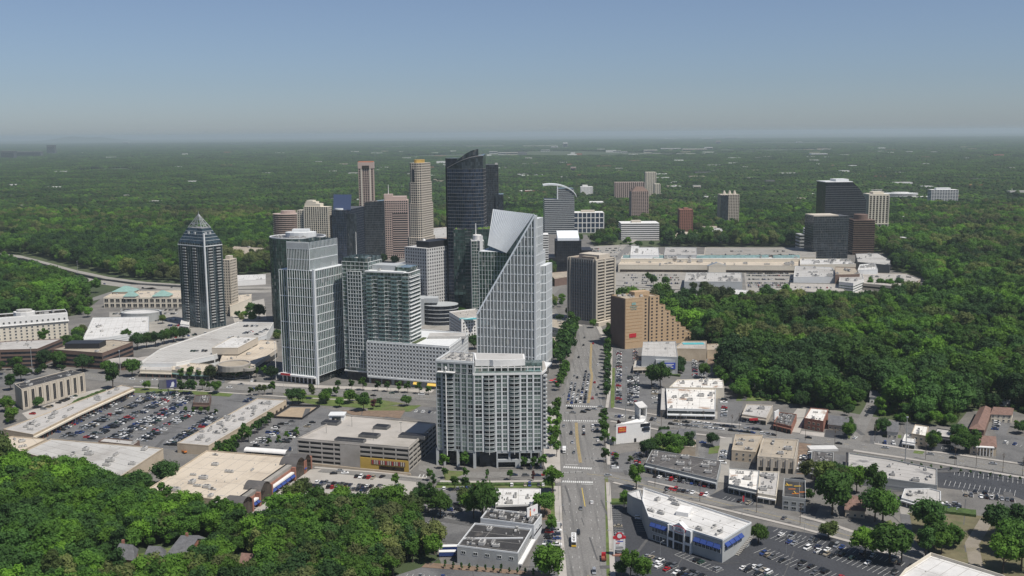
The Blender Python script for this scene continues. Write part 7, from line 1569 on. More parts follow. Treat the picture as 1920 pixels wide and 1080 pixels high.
def crown_mesh(seed,rx,rz,zc,nl,nleaf,leaf,tone,conic=0.0):
 """crown: irregular lobes of leaf clumps round a dark broken core; unit = metres"""
 r=random.Random(seed);b=MB();lob=[]
 for i in range(nl):
  z=r.uniform(-0.75,1.0);rad=math.sqrt(max(0.05,1-z*z))*(1-conic*(z+0.75)/1.75);a=2.4*i+r.uniform(-0.5,0.5);k=r.uniform(0.45,0.8)
  lob.append((rx*rad*k*math.cos(a),rx*rad*k*math.sin(a),zc+rz*z*0.72,r.uniform(0.30,0.46)*rx*(1-0.55*conic*(z+0.75)/1.75)))
 lob.append((0,0,zc,rx*0.5*(1-conic*.4)))
 for(x,y,z,q)in lob:
  k=len(b.v);n=6
  for iz,(zz,rr)in enumerate(((-0.7,0.55),(0.0,0.9),(0.62,0.62))):
   for j in range(n):
    a=2*math.pi*(j+0.5*iz)/n;jit=r.uniform(0.75,1.1);b.v.append((x+q*0.85*rr*jit*math.cos(a),y+q*0.85*rr*jit*math.sin(a),z+q*0.8*zz))
  b.v.append((x,y,z+q*0.85));b.v.append((x,y,z-q*0.8))
  for iz in range(2):
   for j in range(n):b.f.append((k+iz*n+j,k+iz*n+(j+1)%n,k+(iz+1)*n+(j+1)%n,k+(iz+1)*n+j));b.m.append(0)
  for j in range(n):b.f.append((k+2*n+j,k+2*n+(j+1)%n,k+3*n));b.f.append((k+(j+1)%n,k+j,k+3*n+1));b.m+=[0,0]
 per=nleaf//len(lob)
 for(x,y,z,q)in lob:
  for i in range(per):
   d=Vector((r.gauss(0,1),r.gauss(0,1),r.gauss(0.25,0.9))).normalized();s=leaf*r.uniform(0.5,1.3);p=Vector((x,y,z))+d*q*r.uniform(0.72,1.12)
   nn=(d+Vector((r.gauss(0,0.55),r.gauss(0,0.55),r.gauss(0.2,0.5)))).normalized();u=nn.orthogonal().normalized();v=nn.cross(u);a=r.uniform(0,6.28);u,v=u*math.cos(a)+v*math.sin(a),v*math.cos(a)-u*math.sin(a)
   b.quad(p-u*s*0.6,p-v*s*0.35+nn*s*0.1,p+u*s*0.6,p+v*s*0.4+nn*s*0.1)
 return b.data('crown',LEAF[tone])
def trunk_mesh(h,r0,spread):
 b=MB();b.tube((0,0,-0.3),(0.1,0,h*0.55),r0,r0*0.7,7);rr=random.Random(int(h*10))
 for i in range(5):
  a=i*1.26+rr.uniform(-.3,.3);b.tube((0.1,0,h*(0.38+0.05*i)),(spread*math.cos(a),spread*math.sin(a),h*(0.75+0.07*i)),r0*0.45,r0*0.15,5)
 return b.data('trunk',M['bark'])
BIG={};shapes=[(101,6.2,5.0,9.2,15,1150),(102,7.2,5.2,9.6,19,1400),(103,5.0,6.4,10.2,14,1050),(104,6.6,4.4,8.4,16,1200)]
for tn in('bright','mid','deep','olive','pale'):BIG[tn]=[crown_mesh(s+ord(tn[0]),rx,rz,zc,nl,nf,1.12,tn)for s,rx,rz,zc,nl,nf in shapes]
TRK=trunk_mesh(10.5,0.38,3.2)
YOUNG={tn:[crown_mesh(300+i,2.1,2.9,4.6,8,260,0.9,tn)for i in range(2)]for tn in('bright','mid','deep','purple','olive')}
CONE={tn:[crown_mesh(330+i,1.7,3.2,3.9,9,240,0.8,tn,0.75)for i in range(1)]for tn in('mid','deep','purple')}
YTRK=trunk_mesh(4.6,0.14,0.9)
tr=random.Random(77)
def tree(x,y,tone,sc,label,group=None,name='tree',kind='big',z=0.0):
 t=thing(name,label,'tree',(x,y,z),tr.uniform(0,6.28),group)
 src={'big':BIG,'young':YOUNG,'cone':CONE}[kind];me=tr.choice(src[tone])
 link('trunk',TRK if kind=='big' else YTRK,t,scale=(sc,sc,sc));link('crown',me,t,scale=(sc*tr.uniform(0.9,1.12),sc*tr.uniform(0.9,1.12),sc*tr.uniform(0.9,1.1)))
 return t
def scatter(poly,sp,jit=0.42,seed=1,avoid=True):
 r=np.random.default_rng(seed);xs=[p[0]for p in poly];ys=[p[1]for p in poly];gx=np.arange(min(xs),max(xs)+sp,sp);gy_=np.arange(min(ys),max(ys)+sp,sp*0.87)
 X,Y=np.meshgrid(gx,gy_);X=X+(np.arange(len(gy_))%2)[:,None]*sp/2;p=np.stack([X.ravel(),Y.ravel()],1)+r.uniform(-jit,jit,(X.size,2))*sp
 return p[inpoly(p,poly)]
WOODS=[
('of the wood below the wide grey roof',[(-40,890),(120,905),(200,912),(260,932),(300,945),(300,1010),(200,1060),(-60,1100)]),
('of the wood around the shingled houses',[(-60,1100),(200,1060),(300,1010),(420,1000),(500,1010),(520,1120),(-60,1160)]),
('of the clump by the cream roofed store',[(300,930),(345,930),(400,960),(470,1000),(420,1010),(300,1010)]),
('of the wood below the concrete lot',[(470,1000),(530,965),(560,970),(620,962),(745,965),(790,1000),(800,1060),(740,1110),(500,1140)]),
]
W_CLEAR=[PP(p)for p in([(212,1056),(262,1036),(390,1012),(412,1028),(372,1066),(335,1094),(240,1094),(208,1070)],[(412,1050),(470,1040),(492,1070),(470,1086),(420,1080)],[(-10,1005),(22,1010),(20,1045),(-10,1040)],[(55,1075),(100,1072),(100,1095),(55,1095)])]
cand=[]
for lab,p in WOODS:
 q=scatter(PP(p),6.6,seed=len(cand)+3)
 for c in CLEAR[:]:
  if len(q):q=q[~inpoly(q,c)]
 for c in W_CLEAR:q=q[~inpoly(q,c)]
 cand+=[(float(v[0]),float(v[1]),lab)for v in q]
cand.sort(key=lambda c:math.hypot(c[0],c[1]))
cand=[c for c in cand if-25<pix((c[0],c[1],8))[0]<1945 and pix((c[0],c[1],13))[1]<1085]
REST=[(c[0],c[1])for c in cand[185:]];cand=cand[:185];NW=len(REST)
print('wood trees',len(cand))
TW=['bright','mid','mid','deep','deep','olive','bright','pale']
cy_=sorted(c[1]for c in cand)
for x,y,lab in cand:
 k=cy_.index(y)/len(cy_);lab=('bottom edge ' if k<0.2 else 'near side ' if k<0.4 else 'middle ' if k<0.6 else 'farther back ' if k<0.8 else 'upper fringe ')+lab
 tn=tr.choice(TW);sc=tr.uniform(0.72,1.12);size='tall' if sc>1.0 else('low' if sc<0.84 else 'broad');L='%s %s tree, %s'%(size,TONE[tn][1],lab);tree(x,y,tn,sc,L,L)
USED=np.array([(c[0],c[1])for c in cand])
# single trees one can point to
ONE=[(1655,985,'mid',1.5,'biggest round tree between the brown cottage and the striped lot'),(1640,978,'deep',1.3,'dark tree left of the biggest round tree by the pale flat shop'),(1560,965,'mid',1.55,'broad tree left of the brown roofed cottage'),(1545,915,'olive',1.0,'olive tree under the roof crowded with pipes'),(1575,925,'olive',1.05,'olive tree at the end of the long stained roof'),(1606,925,'bright',1.1,'bright tree hiding the corner of the long stained roof'),(1640,945,'mid',1.4,'tall tree right of the brown roofed cottage'),
(1622,1045,'bright',1.2,'left of the two broad trees shading the striped lot'),(1668,1055,'mid',1.5,'right of the two broad trees shading the striped lot'),(1690,1052,'mid',1.1,'smaller tree beside the right broad tree on the striped lot'),(1553,1010,'olive',0.75,'thin olive tree on the pavement of the striped lot'),(1740,1000,'deep',1.2,'dark tree left of the dirt track'),(1752,1030,'mid',1.2,'tree on the bank left of the dirt track'),(1735,1045,'deep',1.1,'lower dark tree left of the dirt track'),(1765,1040,'bright',0.9,'bright bush-like tree beside the dirt track'),
(1870,1010,'deep',1.3,'dark tree right of the dirt track, upper one'),(1895,1040,'mid',1.4,'dense tree right of the dirt track, middle one'),(1910,1010,'deep',1.3,'dark tree by the right edge above the dirt track'),(1880,1075,'bright',1.2,'bright tree right of the dirt track, lowest one'),(1915,1070,'mid',1.2,'green tree in the bottom right corner'),
(1422,1020,'bright',0.8,'rounded bright tree at the right end of the pharmacy'),(1193,918,'bright',1.0,'feathery bright tree between the main road and the dark strip mall'),(1170,955,'mid',0.7,'small tree at the triangular pharmacy wing'),(1182,1085,'bright',0.9,'bright tree at the bottom of the pharmacy lot'),(1205,1090,'bright',0.75,'smaller bright tree at the bottom of the pharmacy lot'),(1165,1082,'mid',0.6,'low bush-like tree by the road at the bottom'),
(1212,857,'deep',0.9,'dark tree behind the white bank'),(1226,850,'mid',0.8,'green tree between bank and dark strip mall'),(1262,858,'bright',0.75,'bright tree behind the dark strip mall roof'),(1335,838,'deep',0.75,'dark tree by the small lot behind the dark strip mall'),(1238,728,'mid',1.35,'wide green tree beside the rust stained store'),(1222,726,'mid',1.2,'green tree adjoining the wide tree by the rust stained store'),(1320,710,'bright',0.9,'tree behind the rear wing of the rust stained store'),
(1036,925,'bright',1.1,'bright tree at the corner of drive and main road'),(1022,968,'mid',0.9,'tree right of the bright white roof'),(1034,1000,'mid',0.7,'bush-like tree beside the roadside car park'),(1030,1090,'bright',1.25,'bright round tree at the bottom left of the main road'),(905,975,'mid',1.5,'large round tree left of the bright white roof'),(888,972,'bright',1.1,'bright tree left of the large round tree'),(826,968,'bright',1.1,'bright tree behind the young trees of the drive'),(803,962,'mid',1.0,'green tree at the edge of the concrete lot'),(775,975,'olive',1.1,'olive tree at the right end of the wood'),(815,1040,'pale',1.1,'thin pale tree left of the black roofed building'),(805,1020,'pale',1.0,'thin pale tree above the blue trailers'),(870,950,'olive',0.7,'small olive tree in the lower lot'),
(551,945,'olive',0.95,'umbrella shaped olive tree on the concrete lot edge'),(568,935,'olive',0.8,'smaller olive tree on the concrete lot edge'),
(548,758,'deep',0.95,'dark evergreen before the finned office tower, left one'),(560,757,'deep',0.9,'dark evergreen before the finned office tower, right one'),(568,756,'bright',0.7,'bright tree beside the dark evergreens'),(610,757,'bright',0.8,'round bright tree on the lawn below the finned tower'),(656,757,'bright',0.9,'round tree on the lawn below the garage block'),(682,771,'mid',0.9,'green tree behind the parking garage, right'),(637,764,'mid',0.6,'small tree behind the parking garage kiosk'),(762,762,'mid',0.6,'small round tree left of the grey tower'),(712,763,'deep',0.5,'little dark tree on the bare ground'),
(212,730,'mid',1.35,'large tree at the head of the strip mall'),(248,706,'mid',1.1,'green tree before the brown office block'),(200,700,'mid',0.9,'tree beside the pilastered office'),(40,715,'mid',1.1,'tree behind the pilastered office at the left'),(20,732,'deep',1.0,'dark tree left of the pilastered office'),(72,765,'deep',0.7,'tree at the corner of the pilastered office'),(110,690,'mid',1.2,'tree in front of the dark ribbon window office'),(155,698,'deep',1.1,'dark tree in front of the brown office block'),(180,690,'mid',1.0,'tree in front of the black plant room'),(85,690,'deep',1.1,'dark tree under the dark ribbon window office'),(432,670,'olive',0.9,'olive tree growing up against the pale rooftop deck'),(395,713,'olive',0.8,'olive tree before the shopping plaza drum'),(82,645,'mid',1.0,'tree before the cream hotel'),(148,640,'bright',1.1,'bright tree right of the cream hotel'),(143,655,'mid',1.0,'tree below the bright tree right of the cream hotel'),(305,607,'olive',0.8,'small tree before the blue residential tower'),(165,595,'mid',0.8,'tree by the road left of the white roofed building'),(152,590,'mid',0.9,'second tree by the road left of the white roofed building'),(238,640,'mid',0.9,'tree against the grey banded wall'),
(258,655,'deep',1.1,'first dark tree of the clump by the rooftop deck'),(275,652,'mid',1.1,'second tree of the clump by the rooftop deck'),(292,650,'deep',1.2,'third dark tree of the clump by the rooftop deck'),(308,646,'mid',1.1,'fourth tree of the clump by the rooftop deck'),(325,642,'mid',1.1,'fifth tree of the clump by the rooftop deck'),(343,638,'deep',1.0,'last dark tree of the clump by the rooftop deck'),(510,712,'deep',0.9,'dark tree at the left foot of the finned office tower'),(486,598,'mid',1.2,'tree left of the dark green tower'),(470,590,'deep',1.1,'dark tree left of the dark green tower'),(865,600,'mid',1.0,'tree beside the small rooftop pool'),(890,655,'deep',1.1,'dark tree at the foot of the small white building'),(700,497,'mid',1.2,'tree between condominium and pink granite tower'),(720,498,'deep',1.3,'dark tree below the pink granite tower'),(740,498,'mid',1.3,'tree left of the stepped beige tower'),(1185,640,'mid',1.1,'tree left of the orange hotel'),(1160,638,'deep',1.0,'dark tree at the bend below the beige tower'),(1150,640,'mid',1.0,'tree at the bend of the main road'),(1112,615,'mid',0.7,'small tree at the foot of the beige tower'),(1215,528,'mid',0.9,'tree in the left mall car park'),(1225,536,'mid',1.0,'round tree in the left mall car park'),(1248,537,'mid',1.0,'second round tree in the left mall car park'),(1300,548,'olive',1.0,'olive tree before the grey mall box'),(1320,547,'olive',1.0,'second olive tree before the grey mall box'),(1585,540,'mid',0.9,'tree at the corner of the white striped store'),(1632,540,'mid',0.9,'first tree before the beige mall deck'),(1650,541,'mid',1.0,'second tree before the beige mall deck'),(1668,542,'mid',1.0,'third tree before the beige mall deck'),(1685,541,'deep',0.9,'last tree before the beige mall deck')]
for x,y,tn,sc,lab in ONE:tree(*P(x,y),tn,sc,lab,None)
# loose clusters of trees inside the built-up land
def cluster(px,n):
 q=PP(px);r=random.Random(int(px[0][0]*7+n));xs=[p[0]for p in q];ys=[p[1]for p in q];k=0
 for _ in range(n*20):
  v=(r.uniform(min(xs),max(xs)),r.uniform(min(ys),max(ys)))
  if k<n and inpoly(v,q)[0]:REST.append(v);k+=1
for px,n in(([(-10,700),(180,688),(178,694),(-10,712)],9),([(0,760),(50,735),(45,785),(5,800)],9),([(430,598),(500,585),(500,606),(440,606)],7),([(118,655),(160,640),(158,632),(120,642)],6),([(1375,738),(1450,746),(1440,752),(1378,750)],8),([(1555,762),(1598,772),(1596,780),(1550,776)],5),([(1690,785),(1800,798),(1795,803),(1690,796)],7),([(1790,815),(1812,818),(1806,845),(1790,840)],5),([(1500,900),(1585,905),(1578,918),(1515,945)],6),([(1900,790),(1985,810),(1980,830),(1895,815)],7),([(1040,545),(1060,560),(1050,590),(1030,590)],6),([(1240,566),(1420,566),(1400,560),(1250,561)],8),([(1620,556),(1740,552),(1760,562),(1630,566)],8),([(1700,470),(1740,500),(1730,515),(1690,490)],6),([(780,940),(850,932),(840,950),(790,962)],7),([(1268,845),(1300,848),(1296,858),(1262,856)],3),([(100,592),(140,583),(160,576),(150,570),(110,584)],6),([(1448,752),(1520,762),(1510,766),(1450,758)],7),([(1240,812),(1262,815),(1262,850),(1225,848)],5),([(1585,800),(1606,800),(1596,828),(1588,826)],4),([(1640,812),(1662,814),(1655,822),(1640,820)],3),([(1738,838),(1760,842),(1750,852),(1730,848)],4),([(1790,842),(1830,848),(1828,855),(1790,850)],4),([(1330,700),(1360,700),(1365,735),(1345,720)],6),([(1270,690),(1282,690),(1280,706),(1268,704)],3),([(1110,500),(1140,495),(1140,510),(1115,515)],5),([(1780,985),(1800,990),(1790,1040),(1765,1020)],4),([(270,730),(410,738),(400,742),(280,737)],6),([(0,690),(60,684),(60,692),(0,698)],5),([(520,610),(540,600),(540,640),(515,650)],4),([(1030,600),(1052,604),(1062,618),(1040,625)],7),([(1068,592),(1110,606),(1105,609),(1062,595)],7),([(1140,626),(1160,640),(1150,650),(1138,640)],7),([(1062,444),(1140,444),(1142,452),(1062,452)],16),([(1160,456),(1244,455),(1246,463),(1160,465)],14),([(560,738),(690,748),(690,756),(570,750)],5)):cluster(px,n)
# street trees
def avenue(px,n,tone,sc,where,group,kind='young',jit=0.3,name='street_tree',big=False):
 line=dense(PP(px),2.0)
 for i in range(n):
  q=line[min(len(line)-1,int((i+0.5)/n*len(line)))];tn=tr.choice(tone)if isinstance(tone,(list,tuple))else tone
  tree(q[0]+tr.uniform(-jit,jit),q[1]+tr.uniform(-jit,jit),tn,sc*tr.uniform(1.0,1.32),ordn(i)+' '+where,group,name,kind)
avenue([(1045,770),(1044,800),(1042,830),(1044,868)],5,['mid','bright'],1.5,'roadside tree down from the junction beside the grey tower','street trees beside the grey tower');avenue([(1031,775),(1030,800),(1032,850)],4,['bright','mid'],1.2,'pavement tree from the top right at the grey tower side','street trees beside the grey tower')
avenue([(1136,795),(1131,800),(1133,842)],4,'mid',1.45,'tree below the junction on the right pavement','street trees right of the lower main road');tree(*P(1135,867),'mid',1.45,'last round street tree on the right pavement above the drive','street trees right of the lower main road','street_tree','young')
avenue([(1137,752),(1139,715),(1140,680),(1138,655)],14,['mid','deep'],1.45,'tree up from the junction on the right pavement','street trees right of the upper main road')
avenue([(1047,735),(1056,715),(1063,698)],6,['bright','mid'],1.5,'tree up from the left corner of the junction','street trees left of the upper main road');avenue([(1058,693),(1066,670),(1074,640),(1072,622)],9,['deep','mid'],2.7,'tall tree of the dense row left of the upper main road','street trees left of the upper main road',jit=1.5);avenue([(1048,696),(1055,668),(1060,635)],7,['deep','mid'],2.6,'tall tree of the inner dense row by the sloping tower','street trees left of the upper main road',jit=1.5);avenue([(1035,690),(1036,650)],3,'mid',1.6,'tree against the side of the sloping tower','street trees left of the upper main road')
avenue([(700,733),(812,741)],6,['bright','mid'],1.15,'street tree from the left before the garage block','street trees on the cross street');avenue([(625,730),(690,733)],3,['mid','bright'],1.2,'street tree before the slim condominium shaft','street trees on the cross street');avenue([(334,729),(412,735)],6,'bright',1.05,'small tree from the billboard on the lawn','small trees on the car park lawn');avenue([(335,712),(378,712)],3,'bright',1.3,'tree before the small shops','trees before the small shops');avenue([(430,712),(500,706)],5,['bright','mid'],1.2,'tree before the shopping plaza','trees before the small shops');avenue([(465,742),(515,740)],4,['bright','olive'],1.1,'small tree at the head of the straight mall','small trees on the car park lawn')
avenue([(408,856),(440,838),(478,814),(510,793)],14,['mid','deep'],1.15,'tree from the store in the hedge of the straight mall','trees along the straight mall',jit=1.2);avenue([(405,866),(440,856)],5,['bright','mid'],1.1,'tree of the clump behind the cream roofed store','trees along the straight mall',jit=1.5);avenue([(466,828),(466,829)],1,'mid',1.3,'lone small tree in the lot left of the garage','trees along the straight mall');avenue([(443,846),(444,848)],1,'deep',1.1,'lone dark small tree behind the cream roofed store','trees along the straight mall')
avenue([(500,838),(560,818)],4,['bright','mid'],0.8,'island tree in the lot left of the garage','trees along the straight mall');avenue([(343,775),(410,778)],5,'bright',0.7,'island tree in the big car park','small trees on the car park lawn')
for x,y,tn,sc,k,lab in((832,880,'bright',1.5,'young','light tree before the left columns of the grey tower'),(872,881,'mid',1.5,'young','tree before the tall columns of the grey tower'),(983,880,'mid',1.3,'young','first tree right of the garage door of the grey tower'),(1000,880,'mid',1.2,'young','second tree right of the garage door of the grey tower'),(1018,880,'mid',1.5,'young','third tree right of the garage door of the grey tower'),(834,898,'mid',1.0,'young','first young tree on the drive verge'),(873,901,'mid',1.1,'young','second young tree on the drive verge'),(914,902,'deep',1.1,'cone','slim dark young tree on the drive verge'),(956,901,'mid',1.0,'young','fourth young tree on the drive verge'),(1000,902,'purple',1.0,'cone','slim reddish young tree on the drive verge'),(806,902,'mid',1.1,'young','young tree on the left island of the drive'),(813,915,'deep',1.3,'cone','slim dark tree on the left island of the drive'),(700,768,'purple',1.3,'young','dark red leaved small tree behind the parking garage'),(742,917,'bright',1.2,'young','thin bright tree at the corner of the concrete lot'),(852,920,'bright',1.3,'young','bright young tree in the hedge lot'),(872,922,'mid',1.3,'young','green young tree in the hedge lot'),(1150,835,'bright',0.9,'young','small bright tree before the bank wall'),(1160,800,'purple',0.7,'young','small red shrub-like tree at the bank corner'),(1155,865,'bright',0.9,'young','small tree in the lot below the bank'),(1182,870,'olive',0.9,'young','olive small tree beside the bank lot')):tree(*P(x,y),tn,sc,lab,None,'street_tree',k)
for i in range(12):x=835+i*15;tree(*P(x,1066+i*1.3),'deep',0.62*tr.uniform(0.85,1.15),ordn(i)+' conical shrub from the left below the black roofed building','conical shrubs','shrub','cone')
for i in range(13):x=1690+i*18.5;tree(*P(x,871+i*2.6),'deep',0.4,ordn(i)+' small round shrub along the kerb of the right hand lot','kerb shrubs','shrub','young')
hm=mat('clipped_hedge',(0.05,0.085,0.02),0.9,var=0.4,scale=0.5,fine=2.0)
def hedge(px,w,h,label):
 q=dense(PP(px),3);L,R=strip(q,w);b=MB();r=random.Random(int(px[0][0]))
 for i in range(len(q)-1):
  z0,z1=h*r.uniform(0.8,1.15),h*r.uniform(0.8,1.15);b.quad((*R[i],0),(*R[i+1],0),(*R[i+1],z1),(*R[i],z0));b.quad((*L[i+1],0),(*L[i],0),(*L[i],z0),(*L[i+1],z1));b.quad((*R[i],z0),(*R[i+1],z1),(*L[i+1],z1),(*L[i],z0))
 b.quad((*R[0],0),(*R[0],h),(*L[0],h),(*L[0],0));b.quad((*R[-1],0),(*L[-1],0),(*L[-1],h),(*R[-1],h));tag(b.build('hedge',hm),label,'hedge')
hedge([(820,909),(900,910),(1035,909)],3.0,1.2,'long clipped hedge along the drive below the grey tower');hedge([(90,790),(150,752),(196,735)],3.0,2.2,'hedge between pilastered office and strip mall roof');hedge([(1240,702),(1275,706)],3,1.5,'hedge behind the grey store');hedge([(1768,958),(1830,966)],8,1.6,'rough hedge below the parked car blocks');hedge([(1145,945),(1198,944)],2.5,1.0,'low hedge at the top of the pharmacy lot')
# ---------------------------------------------------------------- the forest: everything else that is wooded
def forest_points(n0,n1,sp,seed,x_m=0.56):
 r=np.random.default_rng(seed);ys=[];y=n0;P_=[]
 gy_=np.arange(n0,n1,sp);
 for k,yy in enumerate(gy_):
  xm=yy*x_m+60;x=np.arange(-xm,xm,sp)+(k%2)*sp/2;P_.append(np.stack([x,np.full_like(x,yy)],1))
 p=np.concatenate(P_);p+=r.uniform(-0.45,0.45,p.shape)*sp
 return p
fp=forest_points(430,2700,12.2,5)
for c in CLEAR+W_CLEAR:fp=fp[~inpoly(fp,c)]
# keep clear of the trees that already stand as things
key={}
for x,y in USED:key.setdefault((int(x//6),int(y//6)),[]).append((x,y))
for o in[o for o in bpy.data.objects if o.get('category')=='tree']:key.setdefault((int(o.location.x//6),int(o.location.y//6)),[]).append((o.location.x,o.location.y))
def free(p):
 i,j=int(p[0]//6),int(p[1]//6);return not any(dist2(p,q)<5.2 for a in(-1,0,1)for b_ in(-1,0,1)for q in key.get((i+a,j+b_),()))
near=np.hypot(fp[:,0],fp[:,1])<900
keep=np.array([(not n)or free(p)for p,n in zip(fp,near)]);fp=fp[keep]
# no wood on the bare plots between the shops at the lower right
px_=np.array([pix((p[0],p[1],0))if p[1]<1200 else(0,0)for p in fp]);fp=fp[~((fp[:,1]<600)&(px_[:,0]>830))];fp=np.concatenate([fp,np.array(REST)])
print('forest',len(fp))
def smooth_noise(p,s,seed):
 r=np.random.default_rng(seed);a=r.uniform(0,6.28,8);k=r.normal(0,1,(8,2))/s;return np.sin(p@k.T+a).sum(1)/4
dn=smooth_noise(fp,90,3)+smooth_noise(fp,28,4)*0.7
fr=np.random.default_rng(9)
def point_object(name,pts,sc,idx,z=None):
 me=bpy.data.meshes.new(name);me.vertices.add(len(pts));co=np.zeros((len(pts),3),np.float32);co[:,:2]=pts
 if z is not None:co[:,2]=z
 me.vertices.foreach_set('co',co.ravel())
 for nm,ty,v in(('scl','FLOAT',sc),('rot','FLOAT',fr.uniform(0,6.28,len(pts))),('idx','INT',idx)):
  a=me.attributes.new(nm,ty,'POINT');a.data.foreach_set('value',np.asarray(v,np.float32 if ty=='FLOAT' else np.int32))
 o=bpy.data.objects.new(name,me);COL.objects.link(o);o['kind']='stuff';return o
def instancer(o,objs,flat=1.0):
 ng=bpy.data.node_groups.new('forest_'+o.name,'GeometryNodeTree');ng.interface.new_socket('Geometry',in_out='INPUT',socket_type='NodeSocketGeometry');ng.interface.new_socket('Geometry',in_out='OUTPUT',socket_type='NodeSocketGeometry')
 N,Lk=ng.nodes,ng.links;gi,go=N.new('NodeGroupInput'),N.new('NodeGroupOutput');iop=N.new('GeometryNodeInstanceOnPoints');g2i=N.new('GeometryNodeGeometryToInstance')
 for ob in reversed(objs):
  n=N.new('GeometryNodeObjectInfo');n.inputs['Object'].default_value=ob;n.inputs['As Instance'].default_value=False;n.transform_space='ORIGINAL';Lk.new(n.outputs['Geometry'],g2i.inputs[0])
 def attr(nm,ty):
  n=N.new('GeometryNodeInputNamedAttribute');n.data_type=ty;n.inputs['Name'].default_value=nm;return n.outputs['Attribute']
 cx=N.new('ShaderNodeCombineXYZ');Lk.new(attr('rot','FLOAT'),cx.inputs[2]);sx=N.new('ShaderNodeCombineXYZ');s=attr('scl','FLOAT')
 for i in range(2):Lk.new(s,sx.inputs[i])
 mz=N.new('ShaderNodeMath');mz.operation='MULTIPLY';mz.inputs[1].default_value=flat;Lk.new(s,mz.inputs[0]);Lk.new(mz.outputs[0],sx.inputs[2])
 iop.inputs['Pick Instance'].default_value=True
 Lk.new(gi.outputs[0],iop.inputs['Points']);Lk.new(g2i.outputs[0],iop.inputs['Instance']);Lk.new(attr('idx','INT'),iop.inputs['Instance Index']);Lk.new(cx.outputs[0],iop.inputs['Rotation']);Lk.new(sx.outputs[0],iop.inputs['Scale']);Lk.new(iop.outputs[0],go.inputs[0])
 m=o.modifiers.new('forest','NODES');m.node_group=ng
 # one standing crown of each tone and form serves as the pattern for the mass behind
proto=[]
byme={}
for o in bpy.data.objects:
 if o.name.startswith('crown')and o.data and o.data.name not in byme:byme[o.data.name]=o
order=[(tn,i)for tn in('deep','mid','bright','olive','pale')for i in range(3)]
for tn,i in order:
 me=BIG[tn][i]
 if me.name in byme:proto.append((tn,byme[me.name]))
tones=[p[0]for p in proto]
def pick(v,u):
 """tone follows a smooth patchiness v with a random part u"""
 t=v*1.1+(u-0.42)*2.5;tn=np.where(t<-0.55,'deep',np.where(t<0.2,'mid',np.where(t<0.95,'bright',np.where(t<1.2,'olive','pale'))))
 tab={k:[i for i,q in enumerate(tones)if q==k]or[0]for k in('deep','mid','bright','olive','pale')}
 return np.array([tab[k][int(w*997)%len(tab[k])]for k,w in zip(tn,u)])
u=fr.uniform(0,1,len(fp));d_=np.hypot(fp[:,0],fp[:,1])
isr=np.zeros(len(fp),bool);rs={(round(x,2),round(y,2))for x,y in REST[NW:]}
isr[:]=[(round(p[0],2),round(p[1],2))in rs for p in fp]
fsc=fr.uniform(0.7,1.9,len(fp))*(1+0.1*smooth_noise(fp,60,8));fsc*=np.where(isr,0.5,np.where((d_<690)&(fp[:,0]<40),0.66,1.0))
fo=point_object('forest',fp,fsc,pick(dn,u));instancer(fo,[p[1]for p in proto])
ub=forest_points(560,1350,6.6,6)
for c in CLEAR+W_CLEAR:ub=ub[~inpoly(ub,c)]
px_=np.array([pix((p[0],p[1],0))for p in ub]);ub=ub[~((ub[:,1]<600)&(px_[:,0]>830))];ub=ub[fr.uniform(0,1,len(ub))<0.8]
o=point_object('undergrowth',ub,fr.uniform(0.3,0.52,len(ub)),pick(smooth_noise(ub,40,44),fr.uniform(0,1,len(ub))),fr.uniform(-2.2,-1.2,len(ub)));instancer(o,[p[1]for p in proto])
# far woods in larger pieces: a patch is a hectare of simple crowns
def patch(name,size,n,rr,seed):
 r=random.Random(seed);b=MB();ms=[LEAF_SHADED[k]for k in('deep','mid','bright','olive')]
 for i in range(n):
  x,y=r.uniform(-size/2,size/2),r.uniform(-size/2,size/2);q=rr*r.uniform(0.6,1.35);h=rr*r.uniform(1.1,2.3);k=len(b.v);m=r.choice((0,0,1,1,1,2,3));nn=6
  for iz,(zz,w)in enumerate(((0.0,0.7),(0.55,1.0),(0.85,0.6))):
   for j in range(nn):a=2*math.pi*(j+0.5*iz)/nn;s=q*w*r.uniform(0.75,1.2);b.v.append((x+s*math.cos(a),y+s*math.sin(a),h*zz))
  b.v.append((x,y,h))
  for iz in range(2):
   for j in range(nn):b.f.append((k+iz*nn+j,k+iz*nn+(j+1)%nn,k+(iz+1)*nn+(j+1)%nn,k+(iz+1)*nn+j));b.m.append(m)
  for j in range(nn):b.f.append((k+2*nn+j,k+2*nn+(j+1)%nn,k+3*nn));b.m.append(m)
 o=b.build(name,ms,None,kind='stuff');return o
pp=[]
for i in range(3):
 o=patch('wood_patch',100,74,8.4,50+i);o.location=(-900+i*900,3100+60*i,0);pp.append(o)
ff=forest_points(2680,9000,82,15);gap=smooth_noise(ff,700,21)+smooth_noise(ff,260,22);ff=ff[gap<1.45]
for c in CLEAR:
 q=offset(c,35)if len(c)<8 else c
 if max(p[1]for p in q)>2600:ff=ff[~inpoly(ff,q)]
print('far patches',len(ff))
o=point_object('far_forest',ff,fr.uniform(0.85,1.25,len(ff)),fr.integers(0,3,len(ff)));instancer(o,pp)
f3=forest_points(9000,30000,190,16);gap=smooth_noise(f3,2200,31)+smooth_noise(f3,700,32);f3=f3[gap<1.3]
o=point_object('farthest_forest',f3,fr.uniform(1.9,2.6,len(f3)),fr.integers(0,3,len(f3)));instancer(o,pp,0.45)
